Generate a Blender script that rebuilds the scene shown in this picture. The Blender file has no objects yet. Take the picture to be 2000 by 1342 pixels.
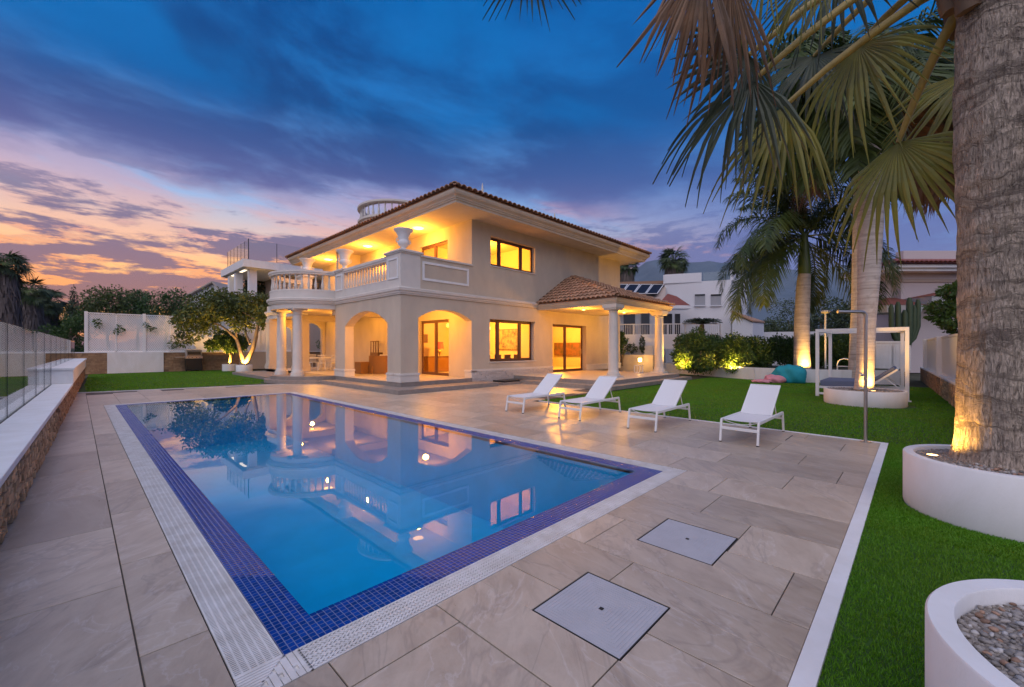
import bpy, bmesh, math, random
import numpy as np
from mathutils import Vector, Matrix
random.seed(7); rng = np.random.default_rng(7)
PI = math.pi; R = math.radians
sc = bpy.context.scene
COL = sc.collection

# ------------------------------------------------------------------ camera
FPX, HY, EYE = 820.0, 680.0, 1.68
AZ = R(43.96)
FW = (math.cos(AZ), math.sin(AZ)); RT = (math.sin(AZ), -math.cos(AZ))
cd = bpy.data.cameras.new('camera'); cam = bpy.data.objects.new('camera', cd); COL.objects.link(cam)
cam.location = (0, 0, EYE); cam.rotation_euler = (R(90), 0, AZ - R(90))
cd.sensor_width = 36; cd.lens = 36 * FPX / 2000.0
cd.shift_y = (HY - 671.0) / 2000.0
cd.clip_start = 0.05; cd.clip_end = 6000
sc.camera = cam

# ------------------------------------------------------------------ view
vs = sc.view_settings
vs.view_transform = 'Standard'; vs.look = 'None'; vs.exposure = 0.38; vs.gamma = 1; vs.use_curve_mapping = False
sc.render.engine = 'CYCLES'
cy = sc.cycles
cy.use_denoising = True; cy.max_bounces = 8; cy.diffuse_bounces = 3; cy.glossy_bounces = 4
cy.transmission_bounces = 6; cy.transparent_max_bounces = 12
cy.caustics_reflective = False; cy.caustics_refractive = False
cy.sample_clamp_indirect = 4.0

# ------------------------------------------------------------------ node helpers
def nd(nt, t, **kw):
    n = nt.nodes.new(t)
    for k, v in kw.items(): setattr(n, k, v)
    return n
def ramp(nt, stops, fac=None, interp='LINEAR'):
    n = nt.nodes.new('ShaderNodeValToRGB'); cr = n.color_ramp; cr.interpolation = interp
    while len(cr.elements) > 1: cr.elements.remove(cr.elements[-1])
    cr.elements[0].position = stops[0][0]; cr.elements[0].color = tuple(stops[0][1]) + (1,)
    for p, c in stops[1:]:
        e = cr.elements.new(p); e.color = tuple(c) + (1,)
    if fac is not None: nt.links.new(fac, n.inputs[0])
    return n.outputs[0]
def gray(v): return (v, v, v)
def math_(nt, op, a, b=None, c=None, clamp=False):
    n = nt.nodes.new('ShaderNodeMath'); n.operation = op; n.use_clamp = clamp
    for i, v in enumerate((a, b, c)):
        if v is None: continue
        if isinstance(v, (int, float)): n.inputs[i].default_value = v
        else: nt.links.new(v, n.inputs[i])
    return n.outputs[0]
def mixc(nt, fac, a, b, mode='MIX'):
    n = nt.nodes.new('ShaderNodeMix'); n.data_type = 'RGBA'; n.blend_type = mode
    for s, v in ((n.inputs[0], fac), (n.inputs[6], a), (n.inputs[7], b)):
        if isinstance(v, (int, float)): s.default_value = v
        elif isinstance(v, tuple): s.default_value = v if len(v) == 4 else v + (1,)
        else: nt.links.new(v, s)
    return n.outputs[2]
def noise(nt, vec, scale, detail=4, rough=.55, dist=0, out=0):
    n = nt.nodes.new('ShaderNodeTexNoise'); n.inputs['Scale'].default_value = scale
    n.inputs['Detail'].default_value = detail; n.inputs['Roughness'].default_value = rough
    n.inputs['Distortion'].default_value = dist
    if vec is not None: nt.links.new(vec, n.inputs['Vector'])
    return n.outputs[out]
def mapping(nt, vec, loc=(0,0,0), rot=(0,0,0), scale=(1,1,1)):
    n = nt.nodes.new('ShaderNodeMapping'); nt.links.new(vec, n.inputs[0])
    n.inputs[1].default_value = loc; n.inputs[2].default_value = rot; n.inputs[3].default_value = scale
    return n.outputs[0]

# ------------------------------------------------------------------ sky: dusk with the sunset low over +Y
w = bpy.data.worlds.new('World'); sc.world = w; w.use_nodes = True
nt = w.node_tree; nt.nodes.clear()
tc = nd(nt, 'ShaderNodeTexCoord'); sep = nd(nt, 'ShaderNodeSeparateXYZ'); nt.links.new(tc.outputs['Generated'], sep.inputs[0])
dx, dy, dz = sep.outputs
hl = math_(nt, 'SQRT', math_(nt, 'ADD', math_(nt, 'MULTIPLY', dx, dx), math_(nt, 'MULTIPLY', dy, dy)))
az = math_(nt, 'DIVIDE', math_(nt, 'ADD', math_(nt, 'MULTIPLY', dy, .995), math_(nt, 'MULTIPLY', dx, .10)), math_(nt, 'MAXIMUM', hl, 1e-4))
zc = math_(nt, 'MAXIMUM', dz, 0.0)
side = nd(nt, 'ShaderNodeMapRange', interpolation_type='SMOOTHSTEP'); nt.links.new(az, side.inputs[0])
side.inputs[1].default_value = .18; side.inputs[2].default_value = .96; side = side.outputs[0]
sunset = ramp(nt, [(0, (.30, .17, .18)), (.035, (.52, .25, .17)), (.07, (1.0, .50, .12)), (.12, (1.0, .50, .16)), (.165, (1.0, .51, .23)), (.21, (.74, .49, .38)), (.26, (.44, .45, .56)),
                   (.28, (.30, .41, .64)), (.36, (.12, .27, .57)), (.47, (.012, .145, .43)), (.62, (.0, .105, .36)), (1, (.0, .07, .27))], zc)
opp = ramp(nt, [(0, (.22, .26, .42)), (.08, (.18, .235, .42)), (.16, (.135, .20, .42)), (.25, (.10, .175, .41)), (.36, (.045, .145, .40)),
                (.48, (.0, .125, .40)), (.65, (.0, .095, .35)), (1, (.0, .07, .27))], zc)
base = mixc(nt, side, opp, sunset)
# clouds live on (bearing, height) so that they lie in level streaks
phi = math_(nt, 'ARCTAN2', dx, dy)
def cloud_vec(sx, sz, ox=0, oz=0, skew=0.0):
    c = nd(nt, 'ShaderNodeCombineXYZ')
    nt.links.new(math_(nt, 'MULTIPLY_ADD', phi, sx, ox), c.inputs[0])
    zz = math_(nt, 'MULTIPLY_ADD', zc, sz, oz)
    if skew: zz = math_(nt, 'MULTIPLY_ADD', phi, skew, zz)
    nt.links.new(zz, c.inputs[1]); c.inputs[2].default_value = ox*.37+oz
    return c.outputs[0]
def smooth(v, a, b):
    m = nd(nt, 'ShaderNodeMapRange', interpolation_type='SMOOTHSTEP'); nt.links.new(v, m.inputs[0]); m.inputs[1].default_value = a; m.inputs[2].default_value = b
    return m.outputs[0]
# 1. high soft bank over the middle of the sky, ragged lower edge
nb = noise(nt, cloud_vec(1.5, 4.4, 2.3, 0.4, .45), 1.7, 9, .62, .3)
bank = smooth(math_(nt, 'ADD', nb, ramp(nt, [(0, gray(0)), (.24, gray(.10)), (.30, gray(.36)), (.36, gray(.56)), (.46, gray(.50)), (.56, gray(.40)), (.72, gray(.37)), (1, gray(.36))], zc)), .78, 1.08)
bank_s = ramp(nt, [(0, (.20, .15, .26)), (.26, (.22, .17, .30)), (.32, (.095, .10, .26)), (.38, (.038, .07, .225)), (.46, (.004, .05, .19)), (.60, (.0, .048, .20)), (1, (.0, .045, .20))], zc)
bank_o = ramp(nt, [(0, (.15, .18, .38)), (.28, (.085, .12, .32)), (.36, (.035, .10, .30)), (.48, (.002, .085, .30)), (.65, (.0, .07, .27)), (1, (.0, .06, .25))], zc)
# 2. pink light under the bank
pl = noise(nt, cloud_vec(1.5, 6.5, 9.1, 3.3, .9), 1.5, 7, .58, .6)
pinkband = ramp(nt, [(0, gray(0)), (.14, gray(.15)), (.20, gray(.55)), (.27, gray(1)), (.31, gray(.9)), (.36, gray(.25)), (.42, gray(0)), (1, gray(0))], zc)
pf = math_(nt, 'MULTIPLY', smooth(pl, .39, .56), pinkband)
pside = ramp(nt, [(0, gray(.06)), (.45, gray(.05)), (.66, gray(.05)), (.77, gray(.12)), (.87, gray(1)), (.93, gray(.95)), (1, gray(.5))], math_(nt, 'MULTIPLY_ADD', az, .5, .5))
pf = math_(nt, 'MULTIPLY', math_(nt, 'MULTIPLY', pf, pside), .95)
pinkc = ramp(nt, [(0, (.9, .4, .2)), (.15, (.92, .42, .22)), (.24, (.78, .34, .24)), (.32, (.44, .24, .32)), (.42, (.25, .24, .46)), (1, (.1, .15, .4))], zc)
# 3. streaks of low cloud, their undersides lit orange
v1 = cloud_vec(2.4, 12.5, 4.7, .3, .0); v2_ = cloud_vec(2.4, 12.5, 4.7, .3 - .20, .0)
s1 = noise(nt, v1, 1.7, 9, .66, .15); s2 = noise(nt, v2_, 1.7, 9, .66, .15)
sb = ramp(nt, [(0, gray(.13)), (.03, gray(.10)), (.055, gray(.03)), (.11, gray(.095)), (.19, gray(.115)), (.25, gray(.07)), (.29, gray(-.08+.08)), (.36, gray(0)), (1, gray(0))], zc)
sden = math_(nt, 'ADD', s1, sb)
streak = math_(nt, 'MULTIPLY', smooth(sden, .51, .60), ramp(nt, [(0, gray(1)), (.22, gray(.95)), (.30, gray(.5)), (.38, gray(0)), (1, gray(0))], zc))
lit = math_(nt, 'MULTIPLY', smooth(math_(nt, 'SUBTRACT', s2, s1), .015, .085), streak)
st_s = ramp(nt, [(0, (.20, .115, .13)), (.05, (.25, .12, .13)), (.10, (.23, .12, .15)), (.17, (.155, .115, .20)), (.25, (.105, .11, .23)), (.34, (.09, .11, .27)), (1, (.0, .06, .25))], zc)
st_o = ramp(nt, [(0, (.17, .20, .36)), (.15, (.135, .165, .36)), (.30, (.08, .125, .34)), (1, (.0, .06, .25))], zc)
litc = ramp(nt, [(0, (.85, .33, .12)), (.08, (1.0, .36, .10)), (.17, (1.0, .40, .16)), (.25, (.60, .42, .50)), (.4, (.3, .3, .5))], zc)
stc = mixc(nt, math_(nt, 'MULTIPLY', math_(nt, 'MULTIPLY', lit, side), .9), mixc(nt, side, st_o, st_s), litc)
sky = mixc(nt, pf, base, pinkc)
sky = mixc(nt, math_(nt, 'MULTIPLY', streak, .93), sky, stc)
sky = mixc(nt, math_(nt, 'MULTIPLY', bank, .95), sky, mixc(nt, side, bank_o, bank_s))
# 4. lighter blue openings high up
hi_n = noise(nt, cloud_vec(1.4, 3.2, 5.2, 8.8, .5), 1.5, 4, .5, .5)
hi = math_(nt, 'MULTIPLY', smooth(hi_n, .48, .70), ramp(nt, [(.36, gray(0)), (.48, gray(.75)), (1, gray(.75))], zc))
sky = mixc(nt, hi, sky, (.0, .125, .40))
bg = nd(nt, 'ShaderNodeBackground'); nt.links.new(sky, bg.inputs[0]); bg.inputs[1].default_value = 1.0
wo = nd(nt, 'ShaderNodeOutputWorld'); nt.links.new(bg.outputs[0], wo.inputs[0])
w.cycles.sampling_method = 'MANUAL'; w.cycles.sample_map_resolution = 1024

# added twilight fill from behind the viewer, one very soft sun lifting the ground
sl = bpy.data.lights.new('sun', 'SUN'); sl.energy = 1.75; sl.angle = R(100); sl.color = (1.0, .86, .78)
so = bpy.data.objects.new('sun', sl); COL.objects.link(so)
so.rotation_euler = (R(38), 0, AZ - R(90) - R(15))

# ------------------------------------------------------------------ materials
def material(name, col, rough=.6, metal=0, var=0, vscale=4, vcol=None, bump=0, bscale=30, bdetail=4, orand=0, island=0, icol=None,
             spec=None, coat=0, stretch=None, emit=None, trans=0, sheen=0, subsurf=0):
    m = bpy.data.materials.new(name); m.use_nodes = True; t = m.node_tree
    b = t.nodes['Principled BSDF']
    b.inputs['Roughness'].default_value = rough; b.inputs['Metallic'].default_value = metal
    if spec is not None: b.inputs['Specular IOR Level'].default_value = spec
    if coat: b.inputs['Coat Weight'].default_value = coat; b.inputs['Coat Roughness'].default_value = .08
    c = None
    tcn = nd(t, 'ShaderNodeTexCoord'); v = tcn.outputs['Object']
    if stretch: v = mapping(t, v, scale=stretch)
    if var:
        f = noise(t, v, vscale, 6, .6, .3)
        f = ramp(t, [(.3, gray(0)), (.7, gray(1))], f)
        vc = vcol or tuple(x * (1 - var) for x in col)
        c = mixc(t, f, col, vc)
    if orand:
        oi = nd(t, 'ShaderNodeObjectInfo')
        hs = nd(t, 'ShaderNodeHueSaturation')
        hs.inputs['Value'].default_value = 1
        t.links.new(math_(t, 'MULTIPLY_ADD', oi.outputs['Random'], orand * 2, 1 - orand), hs.inputs['Value'])
        if c is None: hs.inputs['Color'].default_value = col + (1,)
        else: t.links.new(c, hs.inputs['Color'])
        c = hs.outputs[0]
    if island:
        gi = nd(t, 'ShaderNodeNewGeometry')
        f = gi.outputs['Random Per Island']
        c0 = c if c is not None else col
        c = mixc(t, math_(t, 'MULTIPLY', f, island), c0, icol or tuple(x * .4 for x in col))
    if c is not None: t.links.new(c, b.inputs['Base Color'])
    else: b.inputs['Base Color'].default_value = col + (1,)
    if bump:
        bn = nd(t, 'ShaderNodeBump'); bn.inputs['Strength'].default_value = bump; bn.inputs['Distance'].default_value = .02
        t.links.new(noise(t, v, bscale, bdetail, .6), bn.inputs['Height']); t.links.new(bn.outputs[0], b.inputs['Normal'])
    if trans:
        tr = nd(t, 'ShaderNodeBsdfTranslucent'); mx = nd(t, 'ShaderNodeMixShader'); mx.inputs[0].default_value = trans
        if c is not None: t.links.new(c, tr.inputs[0])
        else: tr.inputs[0].default_value = col + (1,)
        t.links.new(b.outputs[0], mx.inputs[1]); t.links.new(tr.outputs[0], mx.inputs[2])
        t.links.new(mx.outputs[0], t.nodes['Material Output'].inputs[0])
    if emit:
        b.inputs['Emission Color'].default_value = emit[0] + (1,); b.inputs['Emission Strength'].default_value = emit[1]
    return m

def glass_mat(name, tint, ior=1.5, rough=0.0, boost=1.0, bump=0, bscale=2):
    m = bpy.data.materials.new(name); m.use_nodes = True; t = m.node_tree; t.nodes.clear()
    out = nd(t, 'ShaderNodeOutputMaterial')
    tr = nd(t, 'ShaderNodeBsdfTransparent'); tr.inputs[0].default_value = tint + (1,)
    gl = nd(t, 'ShaderNodeBsdfGlossy'); gl.inputs['Roughness'].default_value = rough
    mx = nd(t, 'ShaderNodeMixShader')
    ge = nd(t, 'ShaderNodeNewGeometry'); dp = nd(t, 'ShaderNodeVectorMath', operation='DOT_PRODUCT')
    t.links.new(ge.outputs['Incoming'], dp.inputs[0]); t.links.new(ge.outputs['Normal'], dp.inputs[1])
    f0 = ((ior-1)/(ior+1))**2
    sch = math_(t, 'POWER', math_(t, 'SUBTRACT', 1.0, math_(t, 'ABSOLUTE', dp.outputs['Value']), clamp=True), 5.0)
    t.links.new(math_(t, 'MULTIPLY', math_(t, 'MULTIPLY_ADD', sch, 1-f0, f0), boost, clamp=True), mx.inputs[0])
    t.links.new(tr.outputs[0], mx.inputs[1]); t.links.new(gl.outputs[0], mx.inputs[2]); t.links.new(mx.outputs[0], out.inputs[0])
    if bump:
        bn = nd(t, 'ShaderNodeBump'); bn.inputs['Strength'].default_value = bump; bn.inputs['Distance'].default_value = .02
        tcn = nd(t, 'ShaderNodeTexCoord')
        t.links.new(noise(t, tcn.outputs['Object'], bscale, 2, .5), bn.inputs['Height'])
        t.links.new(bn.outputs[0], gl.inputs['Normal'])
    return m

def tile_stone():
    m = bpy.data.materials.new('deck_stone'); m.use_nodes = True; t = m.node_tree; b = t.nodes['Principled BSDF']
    oi = nd(t, 'ShaderNodeObjectInfo'); tcn = nd(t, 'ShaderNodeTexCoord')
    off = nd(t, 'ShaderNodeVectorMath', operation='SCALE')
    cx = nd(t, 'ShaderNodeCombineXYZ'); t.links.new(oi.outputs['Random'], cx.inputs[0]); t.links.new(oi.outputs['Random'], cx.inputs[1]); t.links.new(oi.outputs['Random'], cx.inputs[2])
    t.links.new(cx.outputs[0], off.inputs[0]); off.inputs['Scale'].default_value = 37.0
    ad = nd(t, 'ShaderNodeVectorMath', operation='ADD'); t.links.new(tcn.outputs['Object'], ad.inputs[0]); t.links.new(off.outputs[0], ad.inputs[1])
    rv = nd(t, 'ShaderNodeVectorRotate', rotation_type='Z_AXIS'); t.links.new(ad.outputs[0], rv.inputs[0])
    t.links.new(math_(t, 'MULTIPLY', oi.outputs['Random'], 1.2), rv.inputs['Angle'])
    v = mapping(t, rv.outputs[0], scale=(1.6, .7, 1))
    n1 = noise(t, v, 1.6, 8, .62, .9); n2 = noise(t, v, 5.5, 9, .7, .6); n3 = noise(t, ad.outputs[0], 60, 3, .6)
    c = ramp(t, [(.28, (.365, .285, .205)), (.45, (.445, .36, .27)), (.58, (.50, .415, .32)), (.75, (.405, .32, .235))], n1)
    c = mixc(t, .28, c, ramp(t, [(.35, (.30, .225, .185)), (.6, (.53, .44, .385))], n2))
    vein = math_(t, 'ABSOLUTE', math_(t, 'SUBTRACT', noise(t, v, 1.1, 6, .55, 1.4), .5))
    vm = ramp(t, [(0, gray(.35)), (.008, gray(.08)), (.02, gray(0))], vein)
    c = mixc(t, vm, c, (.62, .57, .54))
    crk = math_(t, 'ABSOLUTE', math_(t, 'SUBTRACT', noise(t, mapping(t, v, loc=(9, 3, 1)), .8, 5, .6, 1.1), .5))
    c = mixc(t, ramp(t, [(0, gray(.30)), (.02, gray(0))], crk), c, (.20, .16, .14))
    hs = nd(t, 'ShaderNodeHueSaturation'); t.links.new(c, hs.inputs['Color'])
    t.links.new(math_(t, 'MULTIPLY_ADD', oi.outputs['Random'], .30, .89), hs.inputs['Value'])
    t.links.new(hs.outputs[0], b.inputs['Base Color'])
    t.links.new(ramp(t, [(.3, gray(.27)), (.7, gray(.46))], n2), b.inputs['Roughness'])
    bn = nd(t, 'ShaderNodeBump'); bn.inputs['Strength'].default_value = .12; bn.inputs['Distance'].default_value = .01
    t.links.new(math_(t, 'ADD', n2, math_(t, 'MULTIPLY', n3, .35)), bn.inputs['Height']); t.links.new(bn.outputs[0], b.inputs['Normal'])
    return m

def bark_fan():
    m = bpy.data.materials.new('fan_palm_bark'); m.use_nodes = True; t = m.node_tree; b = t.nodes['Principled BSDF']
    tcn = nd(t, 'ShaderNodeTexCoord'); o = tcn.outputs['Object']
    wob = noise(t, o, 1.6, 4, .6, 0, 1)
    ad = nd(t, 'ShaderNodeVectorMath', operation='MULTIPLY_ADD'); t.links.new(wob, ad.inputs[0]); ad.inputs[1].default_value = (.25, .25, .55); t.links.new(o, ad.inputs[2])
    fib = noise(t, mapping(t, o, scale=(1, 1, .16)), 85, 8, .72, .25)
    crk = noise(t, mapping(t, o, scale=(1, 1, .2)), 48, 5, .7, .6)
    scar = noise(t, mapping(t, ad.outputs[0], scale=(.30, .30, 2.6)), 3.4, 6, .66, .35)
    blot = noise(t, o, 6, 6, .65)
    c = ramp(t, [(.28, (.26, .19, .14)), (.44, (.50, .40, .315)), (.58, (.65, .535, .44)), (.75, (.74, .64, .54))], fib)
    c = mixc(t, ramp(t, [(.36, gray(.8)), (.43, gray(0))], crk), c, (.13, .095, .08))
    c = mixc(t, ramp(t, [(.55, gray(0)), (.61, gray(.78)), (.66, gray(.15)), (.8, gray(.05))], scar), c, (.17, .125, .10))
    c = mixc(t, ramp(t, [(.32, gray(.5)), (.55, gray(0))], blot), c, (.20, .165, .15))
    t.links.new(c, b.inputs['Base Color']); b.inputs['Roughness'].default_value = .9
    bn = nd(t, 'ShaderNodeBump'); bn.inputs['Strength'].default_value = 1.0; bn.inputs['Distance'].default_value = .045
    h = math_(t, 'ADD', math_(t, 'MULTIPLY', fib, .6), math_(t, 'MULTIPLY', ramp(t, [(.34, gray(0)), (.5, gray(1))], crk), .5))
    h = math_(t, 'ADD', h, math_(t, 'MULTIPLY', ramp(t, [(.5, gray(1)), (.60, gray(.1)), (.68, gray(.9))], scar), .9))
    t.links.new(h, bn.inputs['Height']); t.links.new(bn.outputs[0], b.inputs['Normal'])
    return m
def bark_royal():
    m = bpy.data.materials.new('royal_palm_bark'); m.use_nodes = True; t = m.node_tree; b = t.nodes['Principled BSDF']
    tcn = nd(t, 'ShaderNodeTexCoord')
    vr = mapping(t, tcn.outputs['Object'], scale=(.25, .25, 5)); g = noise(t, tcn.outputs['Object'], 5, 6, .65)
    r = noise(t, vr, 2.2, 5, .7, .3)
    c = ramp(t, [(.30, (.24, .20, .18)), (.45, (.44, .39, .36)), (.6, (.54, .49, .455)), (.75, (.58, .535, .50))], r)
    c = mixc(t, ramp(t, [(.3, gray(.5)), (.5, gray(0))], g), c, (.24, .195, .175))
    t.links.new(c, b.inputs['Base Color']); b.inputs['Roughness'].default_value = .75
    bn = nd(t, 'ShaderNodeBump'); bn.inputs['Strength'].default_value = .5; bn.inputs['Distance'].default_value = .015
    t.links.new(r, bn.inputs['Height']); t.links.new(bn.outputs[0], b.inputs['Normal'])
    return m

M = {}
M['deck'] = tile_stone()
M['grout'] = material('dark_grout', (.10, .09, .085), .9)
M['stucco'] = material('cream_stucco', (.60, .51, .40), .85, var=.15, vscale=1.1, vcol=(.49, .415, .335), bump=.22, bscale=60, stretch=(1, 1, .5))
M['stucco_in'] = material('interior_plaster', (.74, .62, .44), .8, var=.06, vscale=1.0)
M['trim'] = material('white_painted_stucco', (.68, .635, .585), .65, var=.10, vscale=2.5, bump=.08, bscale=60)
M['white'] = material('white_render', (.79, .79, .81), .6, var=.13, vscale=3.0, vcol=(.70, .695, .69), bump=.10, bscale=50, stretch=(1, 1, .45))
M['white_paint'] = material('white_powder_coat', (.80, .80, .80), .35)
M['sling'] = material('white_sling_fabric', (.74, .74, .76), .7, bump=.2, bscale=400)
M['step'] = material('grey_stone_step', (.30, .26, .235), .6, var=.25, vscale=5, bump=.15, bscale=60, orand=.06)
M['terrace'] = material('terrace_tile', (.56, .50, .43), .35, var=.12, vscale=2, orand=.05)
M['terra'] = material('terracotta', (.50, .29, .17), .75, var=.45, vscale=14, vcol=(.27, .15, .10), orand=.22, bump=.2, bscale=60)
M['terra_red'] = material('red_clay', (.25, .07, .05), .75, var=.4, vscale=9, orand=.2)
M['bronze'] = material('bronze_aluminium', (.13, .055, .027), .5)
M['pane'] = glass_mat('window_glass', (.97, .97, .96), 1.45, boost=.6)
M['balu_glass'] = glass_mat('balustrade_glass', (.93, .96, .955), 1.5, boost=.75)
M['water'] = glass_mat('pool_water', (.28, .92, .98), 1.55, 0.008, 1.25, bump=.012, bscale=3.0)
M['basin'] = material('pool_mosaic', (.0, .47, .80), .4, var=.16, vscale=2)
M['bench'] = material('pool_bench_mosaic', (.02, .40, .52), .4, var=.2, vscale=3)
M['mosaic'] = material('cobalt_mosaic', (.004, .034, .235), .05, orand=.30, spec=.6)
M['mosaic_s'] = material('cobalt_mosaic_small', (.004, .034, .235), .06, island=.75, icol=(.01, .07, .40), spec=.6)
M['mgrout'] = material('pale_mosaic_grout', (.15, .18, .36), .4)
M['grate'] = material('white_grating', (.78, .77, .77), .5, var=.25, vscale=6, vcol=(.60, .57, .54))
M['dark'] = material('dark_void', (.02, .02, .022), .8)
M['steel'] = material('brushed_steel', (.50, .46, .43), .3, metal=.9)
M['black'] = material('black_enamel', (.015, .015, .015), .35)
M['manhole'] = material('grey_cast_lid', (.46, .46, .50), .6, var=.12, vscale=6, bump=.1, bscale=120)
M['turf'] = material('turf_soil', (.035, .10, .010), .95, var=.4, vscale=10)
M['blade'] = material('grass_blades', (.125, .38, .008), .6, var=.6, vscale=.8, vcol=(.16, .29, .012), island=.65, icol=(.055, .21, .005), trans=.3)
M['ground'] = material('dry_ground', (.07, .07, .035), .95, var=.5, vscale=.3)
M['stone'] = material('split_ledger_stone', (.58, .40, .23), .9, var=.5, vscale=12, vcol=(.42, .27, .15), orand=.28, bump=.45, bscale=40)
M['stone_s'] = material('ledger_stone_far', (.48, .32, .185), .9, var=.5, vscale=6, vcol=(.30, .18, .10), island=.6, icol=(.20, .115, .07), bump=.6, bscale=30)
M['plinth_stone'] = material('white_split_stone', (.62, .57, .54), .85, island=.4, icol=(.38, .34, .32), bump=.6, bscale=40)
M['mortar'] = material('stone_mortar', (.24, .16, .10), .95)
M['bark_fan'] = bark_fan(); M['bark_royal'] = bark_royal()
M['bark'] = material('tree_bark', (.26, .20, .14), .85, var=.4, vscale=8, bump=.6, bscale=30, stretch=(1, 1, .3))
M['shaft'] = material('palm_crownshaft', (.10, .15, .04), .4, var=.3, vscale=3, stretch=(1, 1, .3))
M['frond'] = material('feather_frond', (.125, .175, .03), .5, var=.5, vscale=.6, vcol=(.045, .085, .022), island=.6, icol=(.035, .06, .016), trans=.25)
M['frond_dry'] = material('dry_frond', (.16, .09, .055), .8, island=.6, icol=(.07, .04, .03), trans=.2)
M['fan_green'] = material('fan_leaf_green', (.085, .12, .055), .5, var=.5, vscale=2.2, vcol=(.055, .075, .055), island=.5, icol=(.06, .07, .05), trans=.25)
M['fan_olive'] = material('fan_leaf_olive', (.33, .33, .05), .5, var=.5, vscale=2.0, vcol=(.18, .19, .06), island=.5, icol=(.16, .145, .04), trans=.3)
M['fan_dry'] = material('fan_leaf_dry', (.29, .165, .085), .75, var=.5, vscale=3, vcol=(.16, .105, .065), island=.6, icol=(.11, .075, .055), trans=.2)
M['petiole'] = material('palm_petiole', (.42, .31, .085), .5, var=.35, vscale=6, vcol=(.26, .2, .06), bump=.2, bscale=40)
M['leaf_a'] = material('broad_leaf', (.12, .165, .035), .5, island=.85, icol=(.034, .055, .015), trans=.25)
M['leaf_b'] = material('hedge_leaf', (.065, .14, .026), .5, island=.8, icol=(.018, .048, .011), trans=.25)
M['leaf_c'] = material('bright_leaf', (.075, .15, .022), .5, island=.8, icol=(.03, .065, .012), trans=.3)
M['leaf_d'] = material('dusky_leaf', (.055, .085, .028), .6, island=.8, icol=(.024, .04, .017))
M['magenta'] = material('bougainvillea', (.14, .03, .06), .6, island=.7, icol=(.05, .02, .03))
M['skirt'] = material('dead_palm_skirt', (.15, .12, .105), .9, island=.7, icol=(.055, .042, .045))
M['cactus'] = material('cactus_skin', (.045, .075, .028), .6, var=.3, vscale=4)
M['wicker'] = material('brown_wicker', (.32, .15, .03), .6, var=.3, vscale=40, bump=.5, bscale=160)
M['cushion'] = material('cream_cushion', (.72, .66, .55), .85)
M['wood'] = material('brown_wood', (.17, .085, .035), .5, var=.3, vscale=5, stretch=(1, 1, .2))
M['lampshade'] = material('red_lampshade', (.70, .09, .03), .7, emit=((1.0, .10, .02), .55))
M['brass'] = material('brass', (.55, .38, .13), .35, metal=.8)
M['ltglow'] = material('ceiling_light_glass', (1, .9, .7), .4, emit=((1.0, .52, .10), 4.5))
M['spotglow'] = material('uplight_lens', (1, .9, .7), .4, emit=((1.0, .60, .18), 9.0))
M['globe'] = material('globe_lamp', (1, .9, .7), .4, emit=((1.0, .60, .17), 2.6))
M['blue_mat'] = material('blue_grey_mattress', (.13, .16, .25), .8, bump=.15, bscale=200)
M['teal'] = material('teal_fabric', (.01, .30, .38), .75, bump=.9, bscale=7)
M['pinkf'] = material('pink_fabric', (.60, .26, .32), .75, bump=.9, bscale=7)
M['solar'] = material('solar_panel', (.016, .020, .035), .5, spec=.06)
M['beige'] = material('beige_render', (.46, .37, .32), .85, var=.1)
M['nbr_white'] = material('neighbour_render', (.78, .78, .81), .8, var=.06, vscale=.5)
M['nbr_pink'] = material('pale_rose_render', (.58, .50, .50), .8, var=.06, vscale=.5)
M['shutter'] = material('grey_shutter', (.36, .37, .40), .6)
M['darkwin'] = material('dark_window', (.03, .035, .045), .2)
M['mount'] = material('hazed_mountain_rock', (.12, .155, .19), .95, var=.5, vscale=.012, vcol=(.07, .105, .14), bump=.5, bscale=.03)  # part of the blue distance haze is put into the rock colour
M['paint_a'] = material('abstract_painting', (.55, .42, .22), .6, var=.9, vscale=4.5, vcol=(.08, .07, .09))
M['paint_b'] = material('dark_painting', (.24, .09, .045), .6, var=.9, vscale=3.0, vcol=(.05, .05, .05))
M['paint_c'] = material('green_painting', (.30, .24, .10), .6, var=.9, vscale=6, vcol=(.12, .12, .06))
M['peb'] = material('river_pebble', (.29, .265, .25), .6, orand=.5, var=.25, vscale=20)
M['peb_b'] = material('brown_pebble', (.30, .18, .125), .6, orand=.4, var=.25, vscale=20)
M['peb_w'] = material('pale_pebble', (.46, .44, .43), .6, orand=.25, var=.2, vscale=20)
M['peb_s'] = material('gravel_pebble', (.33, .30, .275), .65, island=.85, icol=(.12, .095, .08))

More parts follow.
